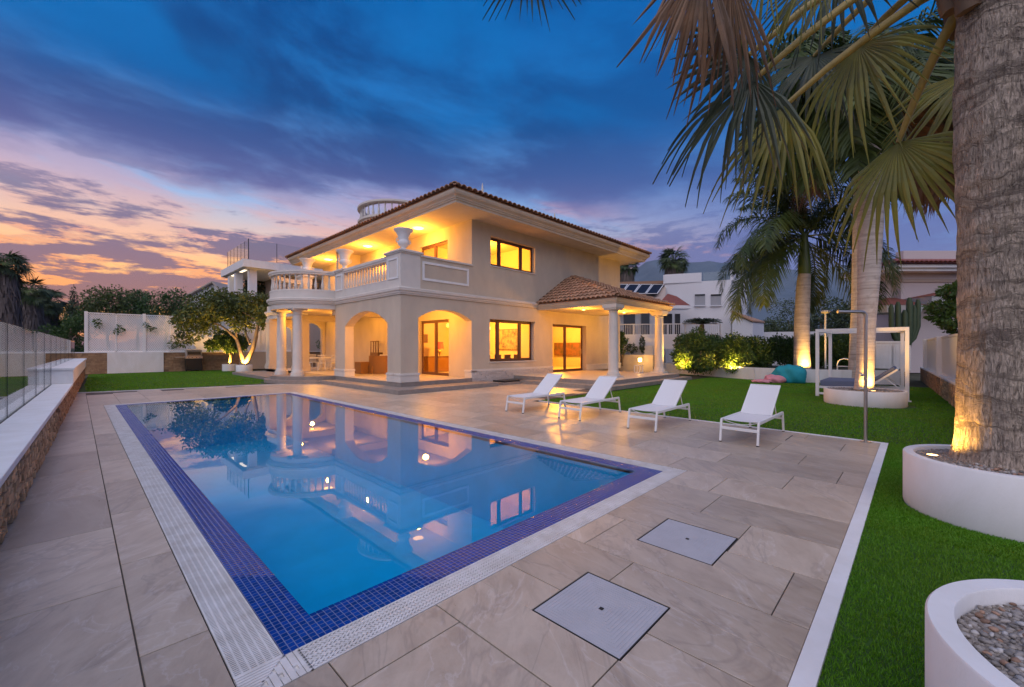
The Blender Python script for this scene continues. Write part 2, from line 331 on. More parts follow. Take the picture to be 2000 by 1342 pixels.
# ------------------------------------------------------------------ mesh building
WL = {}
def wl(o): return WL.get(o.name, Vector((0, 0, 0))) if o else Vector((0, 0, 0))
class MB:
    def __init__(s): s.v = []; s.f = []
    def add(s, vs, fs):
        k = len(s.v); s.v += [tuple(p) for p in vs]; s.f += [tuple(i + k for i in f) for f in fs]; return s
    def box(s, x0, x1, y0, y1, z0, z1):
        return s.add([(x0,y0,z0),(x1,y0,z0),(x1,y1,z0),(x0,y1,z0),(x0,y0,z1),(x1,y0,z1),(x1,y1,z1),(x0,y1,z1)],
                     [(3,2,1,0),(4,5,6,7),(0,1,5,4),(1,2,6,5),(2,3,7,6),(3,0,4,7)])
    def bar(s, p0, p1, wx, wz, up=(0,0,1)):
        p0 = Vector(p0); p1 = Vector(p1); d = (p1 - p0).normalized(); u = Vector(up)
        if abs(d.dot(u)) > .98: u = Vector((1, 0, 0))
        r = d.cross(u).normalized() * wx / 2; q = r.cross(d).normalized() * wz / 2
        vs = [p + a * r + b * q for p in (p0, p1) for a, b in ((-1,-1),(1,-1),(1,1),(-1,1))]
        return s.add(vs, [(0,1,2,3),(7,6,5,4),(0,4,5,1),(1,5,6,2),(2,6,7,3),(3,7,4,0)])
    def lathe(s, prof, n=20, c=(0,0), a0=0, a1=2*PI, cap=True):
        full = abs(a1 - a0 - 2*PI) < 1e-6; m = n if full else n + 1
        vs = []
        for r, z in prof:
            for i in range(m):
                a = a0 + (a1 - a0) * i / n; vs.append((c[0] + r*math.cos(a), c[1] + r*math.sin(a), z))
        fs = []
        for j in range(len(prof) - 1):
            for i in range(n):
                i2 = (i + 1) % m; fs.append((j*m+i, j*m+i2, (j+1)*m+i2, (j+1)*m+i))
        if cap and full:
            fs.append(tuple(reversed(range(m)))); fs.append(tuple(range((len(prof)-1)*m, len(prof)*m)))
        return s.add(vs, fs)
    def tube(s, pts, rad, n=8, cap=True):
        pts = [Vector(p) for p in pts]
        if not hasattr(rad, '__len__'): rad = [rad] * len(pts)
        vs = []; prev = None
        for i, p in enumerate(pts):
            d = (pts[min(i+1, len(pts)-1)] - pts[max(i-1, 0)]).normalized()
            if prev is None:
                u = Vector((0,0,1)) if abs(d.z) < .95 else Vector((1,0,0))
                r = d.cross(u).normalized()
            else:
                r = (prev - d * prev.dot(d)).normalized()
            prev = r; q = r.cross(d)
            for k in range(n):
                a = 2*PI*k/n; vs.append(p + (r*math.cos(a) + q*math.sin(a)) * rad[i])
        fs = [(j*n+k, j*n+(k+1)%n, (j+1)*n+(k+1)%n, (j+1)*n+k) for j in range(len(pts)-1) for k in range(n)]
        if cap: fs += [tuple(reversed(range(n))), tuple(range((len(pts)-1)*n, len(pts)*n))]
        return s.add(vs, fs)
    def prism(s, poly, z0, z1):
        n = len(poly)
        return s.add([(x, y, z0) for x, y in poly] + [(x, y, z1) for x, y in poly],
                     [tuple(reversed(range(n))), tuple(range(n, 2*n))] + [(i, (i+1) % n, n+(i+1) % n, n+i) for i in range(n)])
    def poly(s, pts): return s.add(pts, [tuple(range(len(pts)))])
    def xform(s, mat, k0=0):
        for i in range(k0, len(s.v)): s.v[i] = tuple(mat @ Vector(s.v[i]))
        return s
    def build(s, name, m, parent=None, smooth=None, bevel=0, local=False, recalc=True):
        me = bpy.data.meshes.new(name)
        off = Vector((0, 0, 0)) if local else wl(parent)
        me.from_pydata([(x-off.x, y-off.y, z-off.z) for x, y, z in s.v], [], s.f)
        if recalc and len(s.f) < 60000:
            bm = bmesh.new(); bm.from_mesh(me); bmesh.ops.recalc_face_normals(bm, faces=bm.faces[:]); bm.to_mesh(me); bm.free()
        me.materials.append(M[m] if isinstance(m, str) else m)
        if smooth is not None:
            me.polygons.foreach_set('use_smooth', [True]*len(me.polygons)); me.set_sharp_from_angle(angle=R(smooth))
        o = bpy.data.objects.new(name, me); COL.objects.link(o)
        if parent: o.parent = parent; WL[o.name] = wl(parent)
        if bevel:
            b = o.modifiers.new('bevel', 'BEVEL'); b.width = bevel; b.segments = 2; b.limit_method = 'ANGLE'
        return o
def np_mesh(name, V, F, m, parent=None, local=False, smooth=False):
    me = bpy.data.meshes.new(name); V = np.asarray(V, dtype=np.float32); F = np.asarray(F, dtype=np.int32)
    if parent and not local: V = V - np.array(wl(parent), dtype=np.float32)
    k = F.shape[1]
    me.vertices.add(len(V)); me.vertices.foreach_set('co', V.ravel())
    me.loops.add(F.size); me.loops.foreach_set('vertex_index', F.ravel())
    me.polygons.add(len(F)); me.polygons.foreach_set('loop_start', np.arange(0, F.size, k, dtype=np.int32))
    me.update(calc_edges=True)
    if smooth: me.polygons.foreach_set('use_smooth', np.ones(len(F), dtype=bool))
    me.materials.append(M[m] if isinstance(m, str) else m)
    o = bpy.data.objects.new(name, me); COL.objects.link(o)
    if parent: o.parent = parent; WL[o.name] = wl(parent)
    return o
def tag(o, label=None, cat=None, group=None, kind=None):
    if label: o['label'] = label
    if cat: o['category'] = cat
    if group: o['group'] = group
    if kind: o['kind'] = kind
    return o
def thing(name, label, cat, loc=(0,0,0), rz=0, group=None):
    o = bpy.data.objects.new(name, None); COL.objects.link(o); o.empty_display_size = .2
    o.location = loc; o.rotation_euler = (0, 0, rz); WL[o.name] = Vector(loc)
    return tag(o, label, cat, group)
def inst(src, name, parent, loc, rot=(0,0,0), scale=None, mat=None):
    """a piece that shares the mesh of another piece"""
    o = bpy.data.objects.new(name, src.data if hasattr(src, 'data') else src); COL.objects.link(o)
    o.parent = parent; off = wl(parent)
    o.location = (loc[0]-off.x, loc[1]-off.y, loc[2]-off.z); o.rotation_euler = rot
    if scale is not None: o.scale = scale
    if mat: o.material_slots[0].link = 'OBJECT'; o.material_slots[0].material = M[mat]
    return o
def copy_tree(o, parent=None):
    c = o.copy(); COL.objects.link(c); c.parent = parent
    for ch in list(o.children): copy_tree(ch, c)
    return c
def struct(o): o['kind'] = 'structure'; return o
def stuff(o): o['kind'] = 'stuff'; return o
def at(px, py, d):
    r = (px - 1000) / FPX
    return Vector((d*(FW[0] + r*RT[0]), d*(FW[1] + r*RT[1]), EYE + d*(HY - py)/FPX))
def cf(r, f, z=0):
    return Vector((f*FW[0] + r*RT[0], f*FW[1] + r*RT[1], z))
def lamp(name, loc, power, col=(1.0, .41, .040), radius=.08, kind='POINT', parent=None, aim=None, spot=60, blend=.6):
    l = bpy.data.lights.new(name, kind); l.energy = power; l.color = col
    if kind in ('POINT', 'SPOT'): l.shadow_soft_size = radius
    if kind == 'SPOT': l.spot_size = R(spot); l.spot_blend = blend
    o = bpy.data.objects.new(name, l); COL.objects.link(o)
    off = wl(parent); o.location = Vector(loc) - off
    if parent: o.parent = parent
    if aim is not None: o.rotation_euler = (Vector(aim) - Vector(loc)).to_track_quat('-Z', 'Y').to_euler()
    return o
def merge_rects(rects, hole):
    out = []
    hx0, hx1, hy0, hy1 = hole
    for (x0, x1, y0, y1) in rects:
        ix0, ix1, iy0, iy1 = max(x0, hx0), min(x1, hx1), max(y0, hy0), min(y1, hy1)
        if ix0 >= ix1 - 1e-4 or iy0 >= iy1 - 1e-4: out.append((x0, x1, y0, y1)); continue
        for q in ((x0, ix0, y0, y1), (ix1, x1, y0, y1), (ix0, ix1, y0, iy0), (ix0, ix1, iy1, y1)):
            if q[1] - q[0] > .004 and q[3] - q[2] > .004: out.append(q)
    return out

# ================================================================== GROUND, DECK, POOL
# pool edges: drain outside / mosaic outside / water
DX0, DX1, DY0, DY1 = .55, 5.83, 2.27, 17.25
TX0, TX1, TY0, TY1 = .79, 5.57, 2.50, 17.0
WX0, WX1, WY0, WY1 = 1.02, 5.33, 2.75, 16.76
KY = .46                                     # deck edge along the lawn (inner side of the kerb)
def deck_x(y): return 9.84 + .05 * max(0, min(8, y - .4))
mb = MB()
for x0, x1, y0, y1 in ((-3000, DX0-.02, -3000, 3000), (DX1+.02, 3000, -3000, 3000), (DX0-.02, DX1+.02, -3000, DY0-.02), (DX0-.02, DX1+.02, DY1+.02, 3000)):
    mb.poly([(x0, y0, -.06), (x1, y0, -.06), (x1, y1, -.06), (x0, y1, -.06)])
struct(mb.build('ground', 'ground'))

deck = MB()
for x0, x1, y0, y1 in ((-.47, DX0, KY, 22.3), (DX0, DX1, KY, DY0), (DX0, DX1, DY1, 22.3), (DX1, 9.86, KY, 8.8), (DX1, 26, 8.8, 14.6), (DX1, 9, 14.6, 22.3), (.0, DX1, -1.5, -1.4)):
    deck.poly([(x0, y0, -.012), (x1, y0, -.012), (x1, y1, -.012), (x0, y1, -.012)])
deck = deck.build('paved_deck', 'grout'); struct(deck)
# large paving slabs on one grid of 0.70 x 1.40 m, cut round the pool and the two covers
HOLES = [(DX0+.0, DX1-.0, DY0, DY1), (2.03, 2.67, 1.15, 1.78), (3.41, 4.06, 1.14, 1.77)]
offs = {-1: 4.05, 0: 4.44, 1: 2.02, 2: 1.16, 3: 1.60, 4: 2.06, 5: 1.13, 6: 1.60, 7: 1.76, 8: 1.16, 9: .72, 10: 1.24, 11: 1.72, 12: .9, 13: 1.5}
J = .0042
for k in range(-1, 24):
    cx0, cx1 = .235 + .7*k, .235 + .7*(k+1)
    o0 = offs.get(k, random.uniform(0, 1.4)) % 1.4
    for j in range(-1, 16):
        y0, y1 = o0 + 1.4*(j-1), o0 + 1.4*j
        ylo = KY if cx0 < 9.8 else 8.8
        ytop = 22.72 - .215*(cx1-.02) if cx1 < 9.3 else 14.5
        xmax = deck_x((y0+y1)/2) if y0 < 8.6 else 20
        a = [max(cx0, -.465)+J, min(cx1, xmax)-J, max(y0, ylo)+J, min(y1, ytop)-J]
        if a[1]-a[0] < .05 or a[3]-a[2] < .04: continue
        rr = [tuple(a)]
        for h in HOLES: rr = merge_rects(rr, (h[0]-.004, h[1]+.004, h[2]-.004, h[3]+.004))
        if not rr: continue
        b = MB()
        for q in rr:
            e = .002
            b.add([(q[0],q[2],-.010),(q[1],q[2],-.010),(q[1],q[3],-.010),(q[0],q[3],-.010),(q[0],q[2],-e),(q[1],q[2],-e),(q[1],q[3],-e),(q[0],q[3],-e),
                   (q[0]+e,q[2]+e,0),(q[1]-e,q[2]+e,0),(q[1]-e,q[3]-e,0),(q[0]+e,q[3]-e,0)],
                  [(8,9,10,11)] + [(i, (i+1)%4, 4+(i+1)%4, 4+i) for i in range(4)] + [(4+i, 4+(i+1)%4, 8+(i+1)%4, 8+i) for i in range(4)])
        b.build('paving_slab', 'deck', deck)

# white kerb between deck and lawn
kb = MB()
kb.prism([(-3, KY-.10), (9.84, KY-.10), (9.94, KY-.10), (10.30, 8.7), (10.24, 8.7), (9.85, KY), (-3, KY)], -.03, .006)
kb = kb.build('kerb', 'white', bevel=.003); struct(kb)
kb2 = MB(); kb2.prism([(.0, 22.74), (9.0, 20.80), (9.0, 20.90), (.0, 22.86)], -.03, .004)
struct(kb2.build('lawn_edging', 'white'))

# ---- pool
pool = thing('swimming_pool', 'long rectangular pool with cobalt mosaic border and white overflow grating', 'pool', ((TX0+TX1)/2, (TY0+TY1)/2, 0))
b = MB(); D = -1.55
b.poly([(WX0,WY0,D),(WX1,WY0,D),(WX1,WY1,D),(WX0,WY1,D)])
for p, q in (((WX0,WY0),(WX1,WY0)),((WX1,WY0),(WX1,WY1)),((WX1,WY1),(WX0,WY1)),((WX0,WY1),(WX0,WY0))):
    b.poly([(p[0],p[1],D),(q[0],q[1],D),(q[0],q[1],-.03),(p[0],p[1],-.03)])
b.build('basin', 'basin', pool, recalc=False)
MB().box(WX0+.002, WX1-.002, WY0+.002, WY0+.46, -1.5, -.30).build('bench', 'bench', pool)
b = MB(); b.poly([(TX0+.015,TY0+.015,-.004),(TX1-.015,TY0+.015,-.004),(TX1-.015,TY1-.015,-.004),(TX0+.015,TY1-.015,-.004)])
wb = MB(); wb.poly([(WX0-.004,WY0-.004,-.0045),(WX1+.004,WY0-.004,-.0045),(WX1+.004,WY1+.004,-.0045),(WX0-.004,WY1+.004,-.0045)])
struct(wb.build('water', 'water'))
inl = MB(); inl.lathe([(.16, -1.549), (.16, -1.53), (.13, -1.525), (.13, -1.549)], 24, (4.55, 5.0), cap=False)
inl.build('floor_inlet', 'white_paint', pool)
# mosaic: grout bed + small tiles
gb = MB()
for x0, x1, y0, y1 in ((TX0,WX0,TY0,TY1),(WX1,TX1,TY0,TY1),(WX0,WX1,TY0,WY0),(WX0,WX1,WY1,TY1)):
    gb.box(x0, x1, y0, y1, -.06, -.0052)
gb = gb.build('mosaic_bed', 'mgrout', pool)
T = (TX1-TX0)/round((TX1-TX0)/.0385); g = .0018
cells = []
ny = round((TY1-TY0)/T); nx = round((TX1-TX0)/T); Ty = (TY1-TY0)/ny
for i in range(nx):
    for j in range(ny):
        x, y = TX0+(i+.5)*T, TY0+(j+.5)*Ty
        if WX0+.005 < x < WX1-.005 and WY0+.005 < y < WY1-.005: continue
        cells.append((x*FW[0]+y*FW[1], x, y))
cells.sort()
t0 = MB(); h = T/2-g; hy = Ty/2-g; e = .0015
tv = [(-h,-hy,-.004),(h,-hy,-.004),(h,hy,-.004),(-h,hy,-.004),(-h+e,-hy+e,0),(h-e,-hy+e,0),(h-e,hy-e,0),(-h+e,hy-e,0)]
tf = [(4,5,6,7),(0,1,5,4),(1,2,6,5),(2,3,7,6),(3,0,4,7)]
vis = [c for c in cells if abs((c[1]*RT[0]+c[2]*RT[1])/max(c[0],.1)*FPX) < 1000 and c[0] > 1.9]
near = vis[:295]; ns = set(near)
tm = None
for c in near:
    if tm is None:
        tm = MB().add(tv, tf).build('mosaic_tile', 'mosaic', pool, local=True); off = wl(pool); tm.location = (c[1]-off.x, c[2]-off.y, -.004-off.z)
        tm.parent = pool
    else: inst(tm, 'mosaic_tile', pool, (c[1], c[2], -.004), rot=(random.uniform(-.006,.006), random.uniform(-.006,.006), 0))
rest = [c for c in cells if c not in ns]
P = np.array([(c[1], c[2], -.004) for c in rest], dtype=np.float32); tv_ = np.array(tv, dtype=np.float32)
tilt = rng.uniform(-.006, .006, (len(P), 2)).astype(np.float32)
V = P[:, None, :] + tv_[None]; V[:, :, 2] += tv_[None, :, 0]*tilt[:, :1] + tv_[None, :, 1]*tilt[:, 1:]
F = (np.array(tf)[None] + (np.arange(len(P))*8)[:, None, None]).reshape(-1, 4)
stuff(np_mesh('mosaic_field', V.reshape(-1, 3), F, 'mosaic_s', pool))
# overflow gratings
ch = MB()
for x0, x1, y0, y1 in ((DX0,TX0,DY0,DY1),(TX1,DX1,DY0,DY1),(TX0,TX1,DY0,TY0),(TX0,TX1,TY1,DY1)):
    ch.poly([(x0,y0,-.05),(x1,y0,-.05),(x1,y1,-.05),(x0,y1,-.05)])
for x0, x1, y0, y1 in ((DX0-.0035,DX0+.002,DY0,DY1),(TX0-.003,TX0+.002,TY0,TY1)): ch.box(x0,x1,y0,y1,-.06,-.012)
ch.build('drain_channel', 'dark', pool, recalc=False)
def grate_bars(x0, x1, y0, y1, pitch, along, ribs=6):
    """parallel slats tied by longitudinal ribs"""
    m = MB()
    if along == 'y':
        n = int((y1-y0)/pitch)
        for i in range(n):
            y = y0+(i+.5)*pitch; m.add([(x0+.004,y-pitch*.27,-.014),(x1-.004,y-pitch*.27,-.014),(x0+.004,y-pitch*.22,-.001),(x1-.004,y-pitch*.22,-.001),(x0+.004,y+pitch*.22,-.001),(x1-.004,y+pitch*.22,-.001),(x0+.004,y+pitch*.27,-.014),(x1-.004,y+pitch*.27,-.014)],[(0,1,3,2),(2,3,5,4),(4,5,7,6)])
        for k in range(ribs+1):
            x = x0+.008+(x1-x0-.016)*k/ribs; m.box(x-.005, x+.005, y0, y1, -.014, -.0025)
    else:
        n = int((x1-x0)/pitch)
        for i in range(n):
            x = x0+(i+.5)*pitch; m.add([(x-pitch*.27,y0+.004,-.014),(x-pitch*.27,y1-.004,-.014),(x-pitch*.22,y0+.004,-.001),(x-pitch*.22,y1-.004,-.001),(x+pitch*.22,y0+.004,-.001),(x+pitch*.22,y1-.004,-.001),(x+pitch*.27,y0+.004,-.014),(x+pitch*.27,y1-.004,-.014)],[(0,1,3,2),(2,3,5,4),(4,5,7,6)])
        for k in range(ribs+1):
            y = y0+.008+(y1-y0-.016)*k/ribs; m.box(x0, x1, y-.005, y+.005, -.014, -.0025)
    return m
stuff(grate_bars(DX0+.001, TX0-.002, TY0+.0, DY1, .0165, 'y').build('slatted_grating', 'grate', pool, recalc=False))
stuff(grate_bars(TX1+.006, DX1-.006, TY0, DY1, .0165, 'y').build('slatted_grating', 'grate', pool, recalc=False))
stuff(grate_bars(TX0, TX1, TY1+.006, DY1-.006, .0165, 'x').build('slatted_grating', 'grate', pool, recalc=False))
def grate_wave(x0, x1, y0, y1, pitch):
    m = MB(); n = int((x1-x0)/pitch); segs = 18
    for i in range(n):
        xc = x0+(i+.5)*pitch; L = []; Rr = []
        for s_ in range(segs+1):
            y = y0+(y1-y0)*s_/segs; dxx = pitch*.40*(1 if s_ % 2 else -1)
            L.append((xc-pitch*.27+dxx, y)); Rr.append((xc+pitch*.27+dxx, y))
        k = len(m.v); nn = segs+1
        m.v += [(x, y, -.001) for x, y in L]+[(x, y, -.001) for x, y in Rr]+[(x, y, -.013) for x, y in L]+[(x, y, -.013) for x, y in Rr]
        for s_ in range(segs):
            m.f += [(k+s_, k+nn+s_, k+nn+s_+1, k+s_+1), (k+2*nn+s_, k+s_, k+s_+1, k+2*nn+s_+1), (k+nn+s_, k+3*nn+s_, k+3*nn+s_+1, k+nn+s_+1)]
    for k in range(7):
        y = y0+.006+(y1-y0-.012)*k/6; m.box(x0, x1, y-.006, y+.006, -.013, -.0018)
    return m
stuff(grate_wave(TX0+.06, DX1-.01, DY0+.005, TY0-.004, .026).build('wave_grating', 'grate', pool, recalc=False))
# mitred corner piece with grooves and slots
cp = MB()
for i in range(11):
    y = DY0+.006+i*.0212; x1 = DX0+.012+(y-DY0)*1.0
    cp.add([(DX0+.005,y,-.001),(max(x1-.006,DX0+.008),y,-.001),(max(x1+.011,DX0+.012),y+.0168,-.001),(DX0+.005,y+.0168,-.001),
            (DX0+.005,y,-.02),(max(x1-.006,DX0+.008),y,-.02),(max(x1+.011,DX0+.012),y+.0168,-.02),(DX0+.005,y+.0168,-.02)],
           [(0,1,2,3),(0,4,5,1),(1,5,6,2),(2,6,7,3),(3,7,4,0)])
for i in range(8):
    x = DX0+.022+i*.037; y1 = DY0+min((x-DX0)*1.0, .225)
    if i in (2, 4, 6): cp.box(x, x+.033, DY0+.005, DY0+.06, -.02, -.001); cp.box(x, x+.033, DY0+.10, max(y1-.004, DY0+.11), -.02, -.001); cp.box(x+.02, x+.033, DY0+.06, DY0+.10, -.02, -.001)
    else: cp.box(x, x+.033, DY0+.005, max(y1-.004, DY0+.012), -.02, -.001)
cp.box(DX0+.004, TX0+.058, DY0+.002, TY0-.002, -.03, -.012)
cp.build('corner_grate', 'grate', pool)

# ---- two service covers
for (x0, x1, y0, y1, lab) in ((2.04, 2.66, 1.16, 1.77, 'square grey ribbed service cover, the nearer of the two in the paving'),
                              (3.42, 4.05, 1.15, 1.76, 'square grey ribbed service cover, the farther of the two in the paving')):
    t = thing('service_cover', lab, 'manhole cover', ((x0+x1)/2, (y0+y1)/2, 0), group='service covers in the paving')
    b = MB(); 
    for q in ((x0-.008,x1+.008,y0-.008,y0-.002),(x0-.008,x1+.008,y1+.002,y1+.008),(x0-.008,x0-.002,y0-.002,y1+.002),(x1+.002,x1+.008,y0-.002,y1+.002)): b.box(*q, -.02, -.001)
    b.build('rim', 'dark', t)
    b = MB(); b.box(x0, x1, y0, y1, -.012, -.003)
    cx, cyy = (x0+x1)/2, (y0+y1)/2; hx, hyy = (x1-x0)/2, (y1-y0)/2
    for k in range(12):                                   # nested raised ribs, a hopped square pattern
        s_ = (k+1.6)/13.4
        a, c = hx*s_, hyy*s_; wd = .0075
        for q in ((cx-a-wd,cx+a+wd,cyy-c-wd,cyy-c+wd),(cx-a-wd,cx+a+wd,cyy+c-wd,cyy+c+wd),(cx-a-wd,cx-a+wd,cyy-c+wd,cyy+c-wd),(cx+a-wd,cx+a+wd,cyy-c+wd,cyy+c-wd)):
            b.box(*q, -.0031, -.0013)
    b.build('ribbed_lid', 'manhole', t)
    MB().box(cx-.013, cx+.013, cyy-.013, cyy+.013, .0, .0019).build('lift_slot', 'dark', t)

# dark open joint next to the last lounger
tag(MB().box(8.95, 9.55, 1.715, 1.728, .0, .004).build('drain_slot', 'dark'), 'short dark drain slot in the paving by the nearest lounger', 'drain slot')

# ---- lawns
lawn_r = [(DX0*0-3, KY-.1), (9.94, KY-.1), (10.30, 8.7), (14.6, 8.75), (14.6, 10), (32, 10.5), (29, 12.7), (25.1, 6.1), (25.4, -.45), (-3, -3.5)]
b = MB(); b.poly([(x, y, -.018) for x, y in [(-3, KY-.1), (9.94, KY-.1), (10.30, 8.7), (14.4, 8.75), (23, 8.9), (23, 13), (29, 12.7), (25.1, 6.1), (25.4, -.3), (16, -.84), (5, -3.0), (-3, -3.5)]])
lawn1 = b.build('lawn', 'turf', recalc=False); struct(lawn1)
b = MB(); b.poly([(x, y, -.018) for x, y in [(.02, 22.75), (9.2, 20.8), (9.2, 38.4), (.7, 38.4)]])
struct(b.build('far_lawn', 'turf', recalc=False))
def blades(name, pts, hgt, wid):
    n = len(pts); th = rng.uniform(0, 2*PI, n); ln = rng.uniform(.6, 1.15, n)*hgt; lean = rng.normal(0, .45, (n, 2))*ln[:, None]
    wv = np.stack([np.cos(th), np.sin(th), np.zeros(n)], 1)*(wid*rng.uniform(.7, 1.3, n))[:, None]/2
    b0 = np.c_[pts, np.full(n, -.018)]; tip = b0 + np.c_[lean, ln]
    mid = b0 + np.c_[lean*.35, ln*.6]
    V = np.stack([b0-wv, b0+wv, mid+wv*.8, tip, mid-wv*.8], 1).reshape(-1, 3)
    k = (np.arange(n)*5)[:, None]
    F = np.concatenate([k+np.array([[0, 1, 2, 4]])], 0); 
    F3 = k+np.array([[4, 2, 3, 3]])
    me_F = np.concatenate([F, F3])
    return V, me_F
def rnd(n, x0, x1, y0, y1): return np.c_[rng.uniform(x0, x1, n), rng.uniform(y0, y1, n)]
def inlawn(P):
    x, y = P[:, 0], P[:, 1]
    edge = KY - .1
    k = (y < edge-.002) | ((x > 10.0+.04*np.clip(y, 0, 9)) & (y < 8.7))
    k &= ~((x > 14.55) & (y > 8.55)); k &= x < 25.2
    for cx, cy2, r in ((6.45, -.63, .75), (2.58, -.76, .74), (16.6, .95, .95)): k &= (x-cx)**2+(y-cy2)**2 > r*r
    f = x*FW[0]+y*FW[1]; r = x*RT[0]+y*RT[1]
    k &= (f > 1.2) & (r/f < 1.35)
    k &= y > -.95 - .0*x
    return P[k]
Vs, Fs, o_ = [], [], 0
for (n, x0, x1, y0, y1, hh, ww) in ((150000, .6, 5.2, -1.9, .36, .024, .0038), (110000, 5.2, 10, -.9, .36, .026, .006), (150000, 10, 25.2, -.9, 8.7, .03, .016)):
    v, f = blades('g', inlawn(rnd(n, x0, x1, y0, y1)), hh, ww); Vs.append(v); Fs.append(f+o_); o_ += len(v)
v, f = blades('g', rnd(40000, .25, 9.0, 22.6, 38.3), .035, .03); 
v = v.reshape(-1, 5, 3); keep = (v[:, 0, 1] > 22.75-.215*(v[:, 0, 0]-.02)) & ((v[:, 0, 0]-8.76)**2+(v[:, 0, 1]-22.6)**2 > 2.6**2) & (v[:, 0, 0] > .1+.027*(v[:, 0, 1]-22))
v, f = v[keep].reshape(-1, 3), None
k = (np.arange(len(v)//5)*5)[:, None]; f = np.concatenate([k+np.array([[0, 1, 2, 4]]), k+np.array([[4, 2, 3, 3]])])
Vs.append(v); Fs.append(f+o_)
def np_mesh_mixed(name, V, F, m):
    me = bpy.data.meshes.new(name); tri = F[:, 2] == F[:, 3]
    lt = np.where(tri, 3, 4).astype(np.int32); ls = np.concatenate([[0], np.cumsum(lt)[:-1]]).astype(np.int32)
    flat = F.ravel(); mask = np.ones(F.shape, bool); mask[tri, 3] = False; idx = flat[mask.ravel()].astype(np.int32)
    V = V.astype(np.float32)
    me.vertices.add(len(V)); me.vertices.foreach_set('co', V.ravel()); me.loops.add(len(idx)); me.loops.foreach_set('vertex_index', idx)
    me.polygons.add(len(F)); me.polygons.foreach_set('loop_start', ls); me.update(calc_edges=True); me.materials.append(M[m])
    o = bpy.data.objects.new(name, me); COL.objects.link(o); return o
stuff(np_mesh_mixed('grass', np.concatenate(Vs), np.concatenate(Fs), 'blade'))

# ================================================================== VILLA
XH, YH, ZT = 8.76, 14.47, .33
villa = thing('villa', 'cream two storey villa with arched porch, balcony, tiled roof and lit windows', 'house', (XH, YH, 0))
def wall_mb(m, axis, c0, c1, u0, u1, z0, z1, openings=()):
    """wall slab; axis 'x': runs along x between y=c0..c1. openings: (u0,u1,z0,z1,rise)"""
    br = {u0, u1}
    for o in openings:
        n = 18 if o[4] else 1
        for i in range(n+1): br.add(round(o[0]+(o[1]-o[0])*i/n, 5))
    br = sorted(br)
    def top(o, u):
        if not o[4]: return o[3]
        t = (u-(o[0]+o[1])/2)/((o[1]-o[0])/2); t = max(-1, min(1, t))
        hw = (o[1]-o[0])/2; rad = (hw*hw+o[4]**2)/(2*o[4])
        return o[3] + math.sqrt(max(0, rad*rad-(t*hw)**2))-(rad-o[4])
    def hexa(a, b, za0, zb0, zt):
        P = [(a,c0,za0),(b,c0,zb0),(b,c1,zb0),(a,c1,za0),(a,c0,zt),(b,c0,zt),(b,c1,zt),(a,c1,zt)]
        if axis == 'y': P = [(y, x, z) for x, y, z in P]
        m.add(P, [(3,2,1,0),(4,5,6,7),(0,1,5,4),(1,2,6,5),(2,3,7,6),(3,0,4,7)])
    for a, b in zip(br[:-1], br[1:]):
        mid = (a+b)/2; oo = sorted([o for o in openings if o[0] < mid < o[1]], key=lambda o: o[2])
        zc = [(z0, z0)]
        if not oo: hexa(a, b, z0, z0, z1); continue
        lo = z0
        for o in oo:
            if o[2] > lo+1e-4: hexa(a, b, lo, lo, o[2])
            la, lb = top(o, a), top(o, b); lo = None; l2 = (la, lb)
            rest_ = [q for q in oo if q[2] > o[3]]
            if rest_: hexa(a, b, la, lb, rest_[0][2]); lo = rest_[0][2]
            else: hexa(a, b, la, lb, z1)
    return m
TH = .42
b = MB()
wall_mb(b, 'x', YH, YH+TH, XH, 25.54, ZT, 3.78, [(9.56, 12.38, ZT, 2.91, .40), (13.5, 16.75, 1.04, 3.06, 0), (18.23, 21.5, ZT, 3.02, 0)])
wall_mb(b, 'y', XH, XH+TH, YH+TH, 20.42, ZT, 3.78, [(15.47, 19.36, ZT, 2.70, .60)])
b.build('ground_floor_wall', 'stucco', villa)
b = MB()
wall_mb(b, 'x', YH, YH+.32, 12.39, 25.54, 4.08, 7.52, [(13.56, 16.75, 5.59, 6.97, 0)])
wall_mb(b, 'x', YH, YH+.26, XH+.88, 12.39, 4.08, 5.38)
b.build('upper_wall', 'stucco', villa)
b = MB()                                    # recessed walls behind porch and balcony
wall_mb(b, 'y', 12.42, 12.66, YH+TH, 31, ZT, 3.6, [(16.2, 18.67, ZT, 3.08, 0)])
wall_mb(b, 'y', 12.39, 12.63, YH+.32, 31, 4.16, 7.52, [(16.25, 18.6, 4.2, 6.9, 0)])
b.box(11.0, 12.39, 25.2, 25.5, 4.16, 7.52)
b.build('porch_wall', 'stucco', villa)
b = MB()                                    # slab between storeys, other outer walls, interior partitions and ceilings
b.box(XH+.02, 25.5, YH+.02, 31, 3.62, 4.15)
b.lathe([(0, 3.62), (2.12, 3.62), (2.12, 4.15), (0, 4.15)], 40, (XH+.03, 22.6), a0=PI/2, a1=3*PI/2)
wall_mb(b, 'x', 30.6, 30.95, XH, 12.4, ZT, 3.6, [(9.35, 10.25, ZT, 2.75, .4), (10.7, 12.2, ZT, 3.0, .45)])
b.box(25.19, 25.54, YH+.45, 31, 0, 7.5); b.box(12.7, 25.5, 30.6, 31.1, 0, 7.5)
b.build('inner_structure', 'stucco', villa)
b = MB()
b.box(12.7, 25.1, 21.0, 21.2, ZT, 3.58); b.box(17.4, 17.55, YH+TH, 21, ZT, 3.58)
b.box(12.7, 25.1, 19.2, 19.4, 4.2, 7.45); b.box(17.4, 17.55, YH+.33, 19.2, 4.2, 7.45)
b.box(12.66, 25.1, YH+.4, 31, 7.3, 7.42)
b.build('partition', 'stucco_in', villa)
